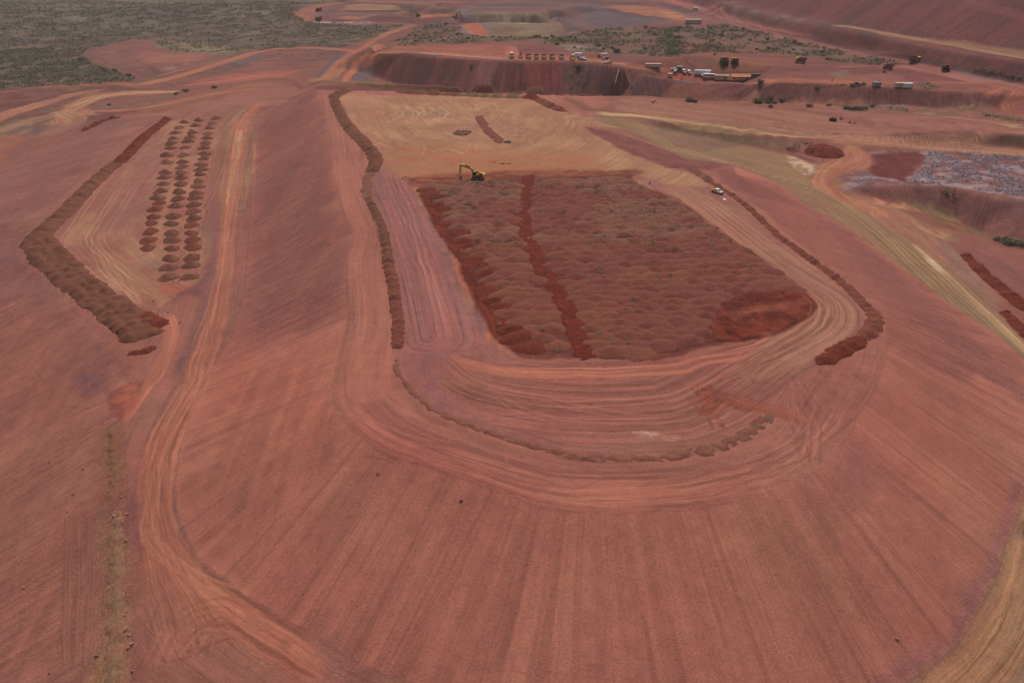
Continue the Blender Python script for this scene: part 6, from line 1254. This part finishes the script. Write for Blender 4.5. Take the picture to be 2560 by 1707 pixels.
# excavator (faces -X)
def excavator():
    t = empty('excavator', (0, 0, 0))
    for s_ in (-1, 1):
        def tr(bm):
            prof = [(-2.0, .05), (2.0, .05), (2.45, .45), (2.0, .95), (-2.0, .95), (-2.45, .45)]; y0 = s_ * 1.35
            A = [bm.verts.new((x, y0 - .3, z)) for x, z in prof]; B = [bm.verts.new((x, y0 + .3, z)) for x, z in prof]; n = 6
            bm.faces.new(A[::-1]); bm.faces.new(B)
            for i in range(n): bm.faces.new((A[i], A[(i + 1) % n], B[(i + 1) % n], B[i]))
            bmesh.ops.recalc_face_normals(bm, faces=bm.faces[:])
            for k in range(14): box(bm, (-2 + k * .31, y0, .98), (.2, .64, .08), bev=0)
        o = part('track', t, 'chassis', tr)
        part('track_frame', o, 'steel', lambda bm: (box(bm, (0, s_ * 1.35, .5), (3.8, .66, .3)), [cyl(bm, (x, s_ * 1.35, .5), .33, .68, 'Y', 14) for x in (-2.0, 2.0)]))
    part('undercarriage', t, 'chassis', lambda bm: (box(bm, (0, 0, .65), (2.4, 2.2, .5)), cyl(bm, (0, 0, 1.05), .9, .3, 'Z', 20)))
    part('body', t, 'yellow', lambda bm: (box(bm, (.9, 0, 1.85), (3.8, 2.9, 1.1), bev=.08), box(bm, (1.7, 0, 2.5), (2.0, 2.5, .35), bev=.08), box(bm, (-.6, -1.1, 1.5), (1.8, .7, .4))))
    part('counterweight', t, 'pale', lambda bm: box(bm, (2.95, 0, 1.75), (.6, 2.9, 1.2), bev=.12))
    part('engine_vent', t, 'black', lambda bm: (box(bm, (1.9, -1.47, 2.0), (1.0, .06, .5), bev=0), box(bm, (1.5, -1.2, 2.62), (1.5, .9, .14), bev=0), box(bm, (.9, -1.47, 1.55), (.5, .06, .3), bev=0)))
    c_ = part('cab', t, 'black', lambda bm: box(bm, (-.9, -.95, 2.45), (1.7, 1.0, 1.7), taper=(.9, .92), bev=.06))
    part('window', c_, 'glass', lambda bm: (box(bm, (-.9, -1.47, 2.6), (1.3, .05, .95), bev=0), box(bm, (-1.74, -.95, 2.6), (.05, .8, 1.0), bev=0)))
    part('cab_roof', c_, 'grey', lambda bm: box(bm, (-.9, -.95, 3.33), (1.5, .9, .08)))
    part('beacon', t, 'orangep', lambda bm: cyl(bm, (.9, -.4, 2.95), .16, .5, 'Z', 10)); part('exhaust', t, 'orangep', lambda bm: cyl(bm, (1.4, .5, 2.95), .14, .7, 'Z', 10))
    part('hydraulic_tank', t, 'yellow', lambda bm: box(bm, (.2, .2, 3.0), (.8, .9, .9)))
    part('handrail', t, 'pale', lambda bm: (bar(bm, (2.6, -1.3, 2.4), (2.6, -1.3, 3.4), .06), bar(bm, (2.6, -1.3, 3.4), (1.0, -1.3, 3.4), .06), bar(bm, (1.0, -1.3, 2.4), (1.0, -1.3, 3.4), .06)))
    bo = part('boom', t, 'yellow', lambda bm: (bar(bm, (-.6, 0, 1.9), (-2.3, 0, 4.3), .55, .62, .7), bar(bm, (-2.2, 0, 4.15), (-6.4, 0, 5.5), .6, .45, .7)))
    part('boom_cylinder', bo, 'black', lambda bm: [bar(bm, (-1.2, s_ * .5, 1.8), (-2.4, s_ * .5, 3.9), .2) for s_ in (-1, 1)])
    part('stick_cylinder', bo, 'black', lambda bm: (bar(bm, (-2.8, 0, 4.85), (-4.8, 0, 5.5), .26), bar(bm, (-4.8, 0, 5.5), (-6.5, 0, 6.05), .14)))
    part('boom_cover', bo, 'white', lambda bm: bar(bm, (-5.2, 0, 5.75), (-6.5, 0, 6.15), .34))
    stk = part('stick', t, 'yellow', lambda bm: bar(bm, (-6.7, 0, 6.0), (-7.1, 0, 1.3), .5, .34, .6))
    part('bucket_cylinder', stk, 'black', lambda bm: bar(bm, (-7.1, 0, 5.5), (-7.55, 0, 2.2), .2))
    def bk(bm):
        prof = [(-7.3, 1.5), (-6.7, 1.3), (-6.4, .7), (-6.6, .1), (-7.2, -.1), (-7.7, .2), (-7.3, .5)]
        A = [bm.verts.new((x, -.65, z)) for x, z in prof]; B = [bm.verts.new((x, .65, z)) for x, z in prof]; n = len(prof)
        bm.faces.new(A[::-1]); bm.faces.new(B)
        for i in range(n): bm.faces.new((A[i], A[(i + 1) % n], B[(i + 1) % n], B[i]))
        bmesh.ops.recalc_face_normals(bm, faces=bm.faces[:])
        for k in range(5): bar(bm, (-7.3, -.55 + k * .27, .25), (-7.75, -.55 + k * .27, .12), .12, .05)
    part('bucket', t, 'steel', bk)
    return t
p_ = at(1193, 447); place(excavator, 'exc', p_, R(-6), 'yellow excavator with raised arm digging at the head of the dumped field', 'excavator', None, 1.0)
for (a_, b_), rz, lb in (((640,108), 20, 'distant orange excavator on the far terraces, the larger left one'), ((882,120), 150, 'distant dark excavator at the end of the bright orange strip')):
    p_ = at(*P('T2', [(a_, b_)])[0]); place(excavator, 'exc', p_, R(rz), lb, 'excavator', None, 1.15)

# person
def person():
    t = empty('person', (0, 0, 0))
    me = bpy.data.meshes.new('body'); 
    J = [(0,0,.95),(0,0,1.15),(0,0,1.4),(0,0,1.52),(0,-.01,1.66),(0,-.01,1.76),(.1,0,.9),(.11,-.02,.5),(.11,0,.08),(.12,-.14,.04),(-.1,0,.9),(-.12,.02,.5),(-.12,.03,.08),(-.13,-.1,.04),(.2,0,1.42),(.27,0,1.15),(.25,-.1,.9),(-.2,0,1.42),(-.27,0,1.15),(-.25,-.1,.9),(.25,-.12,.82),(-.25,-.12,.82)]
    E = [(0,1),(1,2),(2,3),(3,4),(4,5),(0,6),(6,7),(7,8),(8,9),(0,10),(10,11),(11,12),(12,13),(2,14),(14,15),(15,16),(2,17),(17,18),(18,19),(16,20),(19,21)]
    rad_ = [.14,.13,.15,.06,.1,.09,.1,.07,.05,.045,.1,.07,.05,.045,.07,.05,.035,.07,.05,.035,.04,.04]
    me.from_pydata(J, E, []); o = link(bpy.data.objects.new('body', me)); o.parent = t
    m = o.modifiers.new('s', 'SKIN'); 
    for i, v in enumerate(me.skin_vertices[0].data): v.radius = (rad_[i],) * 2
    me.skin_vertices[0].data[0].use_root = True
    o.modifiers.new('u', 'SUBSURF').levels = 1; me.materials.append(M['skin'])
    part('shirt', t, 'hivis', lambda bm: (cyl(bm, (0, 0, 1.24), .2, .5, 'Z', 14, .22), bar(bm, (.2, 0, 1.44), (.28, 0, 1.12), .15), bar(bm, (-.2, 0, 1.44), (-.28, 0, 1.12), .15)), True)
    part('trousers', t, 'trouser', lambda bm: (cyl(bm, (0, 0, .95), .17, .18, 'Z', 14), bar(bm, (.1, 0, .95), (.12, -.01, .1), .19, .14), bar(bm, (-.1, 0, .95), (-.12, .02, .1), .19, .14)))
    part('boots', t, 'black', lambda bm: (box(bm, (.12, -.05, .06), (.12, .3, .12)), box(bm, (-.12, -.02, .06), (.12, .3, .12))))
    part('hard_hat', t, 'white', lambda bm: (cyl(bm, (0, 0, 1.80), .13, .1, 'Z', 14, .07), cyl(bm, (0, -.02, 1.755), .16, .02, 'Z', 14)))
    return t
p_ = at(1624, 460); place(person, 'person', p_, R(20), 'person in pale hi-vis shirt, dark trousers and white hard hat, standing beside the dumped field', 'person')

# tyre rings
def tyre(mat):
    def f_(bm):
        n, m = 32, 10; g_ = []
        for i in range(n):
            a_ = 2 * math.pi * i / n; r_ = []
            for j in range(m):
                b_ = 2 * math.pi * j / m; k = 1 + (.03 if i % 2 else 0)
                x = 1.15 + .5 * math.copysign(abs(math.cos(b_)) ** .5, math.cos(b_)) * k; z = .55 + .52 * math.copysign(abs(math.sin(b_)) ** .5, math.sin(b_))
                r_.append(bm.verts.new((x * math.cos(a_), x * math.sin(a_), z)))
            g_.append(r_)
        for i in range(n):
            for j in range(m): bm.faces.new((g_[i][j], g_[(i + 1) % n][j], g_[(i + 1) % n][(j + 1) % m], g_[i][(j + 1) % m]))
    return part('tyre', None, mat, f_, True)
o = tyre('tyre'); o.location = at(1269, 356); tag(o, 'big dusty grey mine tyre lying flat beside the purple windrow', 'tyre')
o = tyre('black'); o.location = at(2082, 302); o.scale = (1.25,) * 3; tag(o, 'dark mine tyre lying beside the access road at upper right', 'tyre')

# camp buildings, containers and light vehicles on the far flat
def shed(name, l, w_, h, wall, roofm, pitch_=.5, win=4, door=True):
    t = empty(name, (0, 0, 0)); wl = part('wall', t, wall, lambda bm: box(bm, (0, 0, h / 2), (l, w_, h), bev=0))
    def rf(bm):
        for s_ in (-1, 1):
            q = [bm.verts.new(p) for p in ((-l / 2 - .3, s_ * (w_ / 2 + .35), h - .05), (l / 2 + .3, s_ * (w_ / 2 + .35), h - .05), (l / 2 + .3, 0, h + pitch_), (-l / 2 - .3, 0, h + pitch_))]; bm.faces.new(q)
        bmesh.ops.solidify(bm, geom=bm.faces[:], thickness=.1)
        for s_ in (-1, 1):
            q = [bm.verts.new(p) for p in ((s_ * l / 2, -w_ / 2, h - .02), (s_ * l / 2, w_ / 2, h - .02), (s_ * l / 2, 0, h + pitch_ - .05))]; bm.faces.new(q)
    part('roof', t, roofm, rf)
    for k in range(win): 
        x = -l / 2 + l * (k + .5) / win; fr = part('window', wl, 'glass', lambda bm: box(bm, (x, -w_ / 2 - .03, h * .6), (.9, .06, .8), bev=0))
    if door: part('door', t, 'blue', lambda bm: box(bm, (l * .12, -w_ / 2 - .04, 1.05), (1.0, .08, 2.1), bev=0))
    return t
def pz(a_, b_): return at(1560 + a_ / 5.88, 120 + b_ / 5.88)
place(lambda: shed('portable_building', 12, 6, 2.9, 'cream', 'cream', .35, 5), 'bA', pz(1450, 460), R(-14), 'cream portable building with flat cream roof, left of the orange roofed shed', 'building')
place(lambda: shed('open_shed', 18, 7, 3.3, 'cream', 'roof', .7, 4), 'bB', pz(1740, 468), R(-3), 'long shed with an orange dusty roof and blue door on the wall edge', 'building')
def vera(bm): box(bm, (0, -4.9, 3.1), (18.4, 2.8, .12)); [bar(bm, (-8.8 + k * 2.9, -6.1, 0), (-8.8 + k * 2.9, -6.1, 3.1), .14) for k in range(7)]
part('veranda', used['bB'], 'roof', vera)
def cont(name, l, w_, h, mat, legs=False):
    t = empty(name, (0, 0, 0))
    def b_(bm):
        box(bm, (0, 0, h / 2 + .25), (l, w_, h), bev=.03)
        for k in range(int(l / .6)): 
            for s_ in (-1, 1): box(bm, (-l / 2 + .4 + k * .6, s_ * (w_ / 2 + .02), h / 2 + .25), (.25, .06, h * .86), bev=0)
    part('box', t, mat, b_); part('skid', t, 'chassis', lambda bm: [box(bm, (0, s_ * w_ * .35, .14), (l * .96, .25, .26), bev=0) for s_ in (-1, 1)])
    part('door', t, mat, lambda bm: (box(bm, (l / 2 + .04, w_ * .25, h / 2 + .25), (.05, w_ * .46, h * .9), bev=0), box(bm, (l / 2 + .04, -w_ * .25, h / 2 + .25), (.05, w_ * .46, h * .9), bev=0)))
    return t
place(lambda: cont('shipping_container', 6, 2.6, 2.5, 'green'), 'cG', pz(1930, 440), R(5), 'grey green container right of the orange roofed shed', 'container')
place(lambda: cont('shipping_container', 12, 2.8, 2.6, 'cream'), 'cC', pz(425, 290), R(-3), 'long tan container by the left end of the camp beneath the scrub', 'container')
place(lambda: cont('shipping_container', 12, 2.8, 3.0, 'white'), 'cW', pz(1150, 395), R(-6), 'long white site cabin behind the white bus', 'container')
part('window', used['cW'], 'glass', lambda bm: box(bm, (1.0, -1.45, 1.9), (1.0, .12, .8), bev=0))
place(lambda: cont('shipping_container', 3.4, 2.8, 2.6, 'cream'), 'cK', pz(672, 435), R(5), 'small square cream cabin standing on the wall edge left of the camp', 'container')
for q, k, lb, l in (((1385,568), 'grey', 'grey container on the wall edge far right of the camp', 4.5), ((1535,573), 'cream', 'cream container left of the bright white one on the wall edge', 6), ((1585,575), 'white', 'bright white container at the right end on the wall edge', 6)):
    p_ = at(*P('T3', [q])[0]); place(lambda: cont('shipping_container', l, 2.5, 2.6, k), 'c3' + k, p_, R(4), lb, 'container', 'containers on the wall edge')
p_ = at(1732, 60); place(lambda: cont('shipping_container', 16, 5, 4, 'cream'), 'cFar', p_, R(-2), 'orange dusted rectangular shed at the end of the orange road near the top', 'container')
def bus():
    t = empty('bus', (0, 0, 0)); b_ = part('body', t, 'white', lambda bm: box(bm, (0, 0, 1.75), (9, 2.5, 2.7), bev=.2))
    part('window', b_, 'glass', lambda bm: [box(bm, (-.2, s_ * 1.26, 2.15), (8.2, .05, .9), bev=0) for s_ in (-1, 1)] + [box(bm, (4.51, 0, 2.1), (.05, 2.1, 1.2), bev=0)])
    for x in (-2.8, 2.9):
        for s_ in (-1, 1): wheel(t, x, s_ * 1.15, .48, .3)
    part('bumper', t, 'black', lambda bm: box(bm, (4.55, 0, .6), (.2, 2.3, .3))); return t
place(bus, 'bus', pz(1250, 445), R(174), 'white bus with a dark window band in front of the white site cabin', 'bus')
def van(mat='white'):
    t = empty('van', (0, 0, 0)); b_ = part('body', t, mat, lambda bm: (box(bm, (-.6, 0, 1.35), (3.8, 1.9, 1.7), bev=.12), box(bm, (1.8, 0, .95), (1.2, 1.85, .9), taper=(.6, .9), bev=.1)))
    part('windscreen', b_, 'glass', lambda bm: (box(bm, (1.33, 0, 1.65), (.08, 1.6, .7), bev=0), [box(bm, (-.6, s_ * .96, 1.65), (3.2, .05, .5), bev=0) for s_ in (-1, 1)]))
    for x in (-1.7, 1.5):
        for s_ in (-1, 1): wheel(t, x, s_ * .82, .36, .25)
    return t
place(van, 'van', pz(882, 372), R(-80), 'white van facing forward, left of the two white cars beside the cabin', 'van', None, 1.15)
place(van, 'van', pz(957, 380), R(-85), 'white van facing forward, right of the two and nearest the cabin', 'van', None, 1.1)
place(van, 'van', pz(1182, 425), R(190), 'white van half hidden behind the bus front', 'van', None, 1.1)
place(lambda: make_ute(), 'ute2', pz(738, 330), R(175), 'white ute parked side on by the green bush, farther of two', 'ute', None, 1.1); place(lambda: make_ute(), 'ute2', pz(750, 358), R(-110), 'white ute nose toward the wall, nearer of two', 'ute', None, 1.1)
def shelter():
    t = empty('shelter', (0, 0, 0)); part('roof', t, 'grey', lambda bm: box(bm, (0, 0, 2.6), (4.5, 3.5, .12)))
    part('post', t, 'steel', lambda bm: [bar(bm, (x, y_, 0), (x, y_, 2.6), .12) for x in (-2, 2) for y_ in (-1.6, 1.6)]); part('back_panel', t, 'blue', lambda bm: box(bm, (0, 1.6, 1.2), (4.2, .08, 2.2), bev=0)); return t
place(shelter, 'shel', pz(815, 325), R(10), 'small grey roofed shelter with blue back beside the parked utes', 'shelter')
def truckbox(load='white', cabm='white'):
    t = empty('truck', (0, 0, 0)); part('chassis', t, 'chassis', lambda bm: box(bm, (-.3, 0, .85), (7.6, 1.0, .3)))
    c_ = part('cab', t, cabm, lambda bm: box(bm, (3.0, 0, 1.75), (1.8, 2.3, 1.9), taper=(.85, .95), bev=.1)); part('windscreen', c_, 'glass', lambda bm: box(bm, (3.88, 0, 2.1), (.08, 1.9, .8), rot=Matrix.Rotation(R(-8), 4, 'Y'), bev=0))
    part('cargo_box', t, load, lambda bm: box(bm, (-1.2, 0, 2.1), (5.6, 2.4, 2.2), bev=.05))
    for x in (-3.0, -1.9, 2.9):
        for s_ in (-1, 1): wheel(t, x, s_ * 1.05, .5, .3)
    return t
def p7(a_, b_): return at(1240 + a_ / 7.35, 120 + b_ / 7.35)
place(lambda: truckbox(), 'tb1', p7(1480, 185), R(-170), 'white box truck directly right of the yellow loader', 'truck', None, 1.1)
place(lambda: truckbox('blue', 'white'), 'tb2', p7(1545, 222), R(-80), 'blue and white small truck right of the white box truck', 'truck', None, .8)
place(lambda: make_ute('white', 'blue', 'blue'), 'ute3', p7(1605, 225), R(-70), 'white ute with blue tray load at the right end of the machine row', 'ute', None, 1.25)
place(lambda: truckbox('white', 'orangep'), 'tb3', p7(1955, 178), R(-175), 'white box truck with orange cab standing apart right of the row', 'truck', None, .95)
place(lambda: truckbox('orangep', 'white'), 'tb4', p7(2010, 215), R(-150), 'small orange backed service truck below the white box truck standing apart', 'truck', None, .65)
place(lambda: make_ute('white', 'grey', 'red'), 'ute4', p7(2065, 290), R(165), 'grey white ute on the lane where it bends down to the right', 'ute', None, 1.15)
place(lambda: make_ute('tilt', 'tilt', 'grey'), 'ute5', at(*P('T3', [(1253,562)])[0]), R(170), 'dark ute with dusty pale roof on the wall edge beside a round shrub', 'ute', None, 1.3)
place(van, 'van', at(1740, 27), R(-30), 'lone white van on the long haul road near the top of the picture', 'van', None, 1.5)
def barrier(bm): box(bm, (0, 0, .5), (8, .5, 1.0), taper=(1, .4))
o = part('barrier', None, 'white', barrier); o.location = at(1093, 141); tag(o, 'long low white barrier at the start of the pale lane above the wall', 'barrier')
def cone_(bm): cyl(bm, (0, 0, .7), .6, 1.4, 'Z', 12, .1); box(bm, (0, 0, .05), (1.3, 1.3, .1))
o = part('marker_cone', None, 'red', cone_); o.location = at(2080, 203); tag(o, 'red marker cone on the lane right of the camp, the left one', 'cone', 'red marker cones')
c_ = o.copy(); link(c_); c_.location = at(2197, 206); tag(c_, 'red marker cone on the lane far right of the camp, near the containers', 'cone', 'red marker cones')
c_ = o.copy(); link(c_); c_.location = pz(845, 462); tag(c_, 'red marker cone on the wall edge between cabin and bus', 'cone', 'red marker cones')
# pale pipe down the wall
a_ = at(1548, 178); b_ = at(1538, 213)
def pipe(bm):
    n = 10; prev = None
    for k in range(n + 1):
        q = a_.lerp(b_, k / n); q = Vector((q.x, q.y, GZ(q.x, q.y) + 1.2))
        if prev is not None: bar(bm, prev, q, .55)
        prev = q
o = part('pipe', None, 'white', pipe); tag(o, 'straight pale pipe running down the dark wall', 'pipe')
# survey stakes and sticks
for q, lb in ((P('D',[(1210,330)])[0], 'thin stake at the upper edge of the purple windrow'), (P('D',[(1515,740)])[0], 'thin stake just left of the grey tyre'), (P('R',[(215,465)])[0], 'thin stake on the red stockpile beside the S bend'), (P('R',[(490,480)])[0], 'thin pale stake at the edge of the tilled red soil'), (P('T3',[(775,375)])[0], 'tall thin mast on the flat before the scrub belt')):
    h_ = 5.0 if 'mast' in lb else 1.8
    o = part('stake' if h_ < 3 else 'mast', None, 'wood' if h_ < 3 else 'tilt', lambda bm: (bar(bm, (0, 0, -.2), (.08, 0, h_), .12), box(bm, (.08, 0, h_), (.2, .1, .22), bev=0))); o.location = at(*q); tag(o, lb, 'stake' if h_ < 3 else 'mast')
rs = np.random.RandomState(21)
for k in range(46):
    x_, y_ = field_pts[rs.randint(len(field_pts))]; x_ += rs.uniform(-3, 3); y_ -= rs.uniform(1, 3); l_ = rs.uniform(.4, 1.0)
    if k < 3:
        def stk(bm): bar(bm, (-.5, 0, 0), (.4, .1, .25), .12, .06); bar(bm, (.1, .02, .15), (.35, .3, .45), .07, .03)
        used.setdefault('st%d' % k, part('branch', None, 'wood', stk)); o = used['st%d' % k]
    else: o = used['st%d' % (k % 3)].copy(); link(o)
    o.location = (x_, y_, GZ(x_, y_) + mound_h(x_, y_) + .12); o.rotation_euler = (rs.uniform(-.3, .3), rs.uniform(-.5, .3), rs.uniform(0, 6.28)); o.scale = (l_ * 1.3,) * 3
    tag(o, 'bleached dead branch sticking out of the soil of the dumped field', 'branch', 'dead branches in the dumped field')
# tilled red mound rows and stray heaps beside the excavator are in the ground; puddle far away
def pud(bm):
    n = 24; c0 = at(788, 55)
    v_ = [bm.verts.new((c0.x + 16 * math.cos(6.283 * k / n) * (1 + .2 * math.sin(3 * k)), c0.y + 9 * math.sin(6.283 * k / n), 0)) for k in range(n)]; bm.faces.new(v_)
# ------------------------------------------------------------------ haze
bm = bmesh.new(); bmesh.ops.create_cube(bm, size=1)
me = bpy.data.meshes.new('haze'); bm.to_mesh(me); bm.free(); hz = link(bpy.data.objects.new('haze', me))
hz.location = (0, 3050, 35); hz.scale = (12400, 6300, 160); tag(hz, kind='stuff')
m = bpy.data.materials.new('haze'); m.use_nodes = True; t = m.node_tree; t.nodes.clear(); out = t.nodes.new('ShaderNodeOutputMaterial'); pv = t.nodes.new('ShaderNodeVolumePrincipled')
pv.inputs['Color'].default_value = (.80, .76, .78, 1); pv.inputs['Density'].default_value = .00013; t.links.new(pv.outputs[0], out.inputs['Volume']); me.materials.append(m)
for o in scene.objects:
    if o.parent is None and 'label' in o and len(str(o['label']).split()) > 16: print('LONG', o.name, o['label'])
print('objects', len(bpy.data.objects))
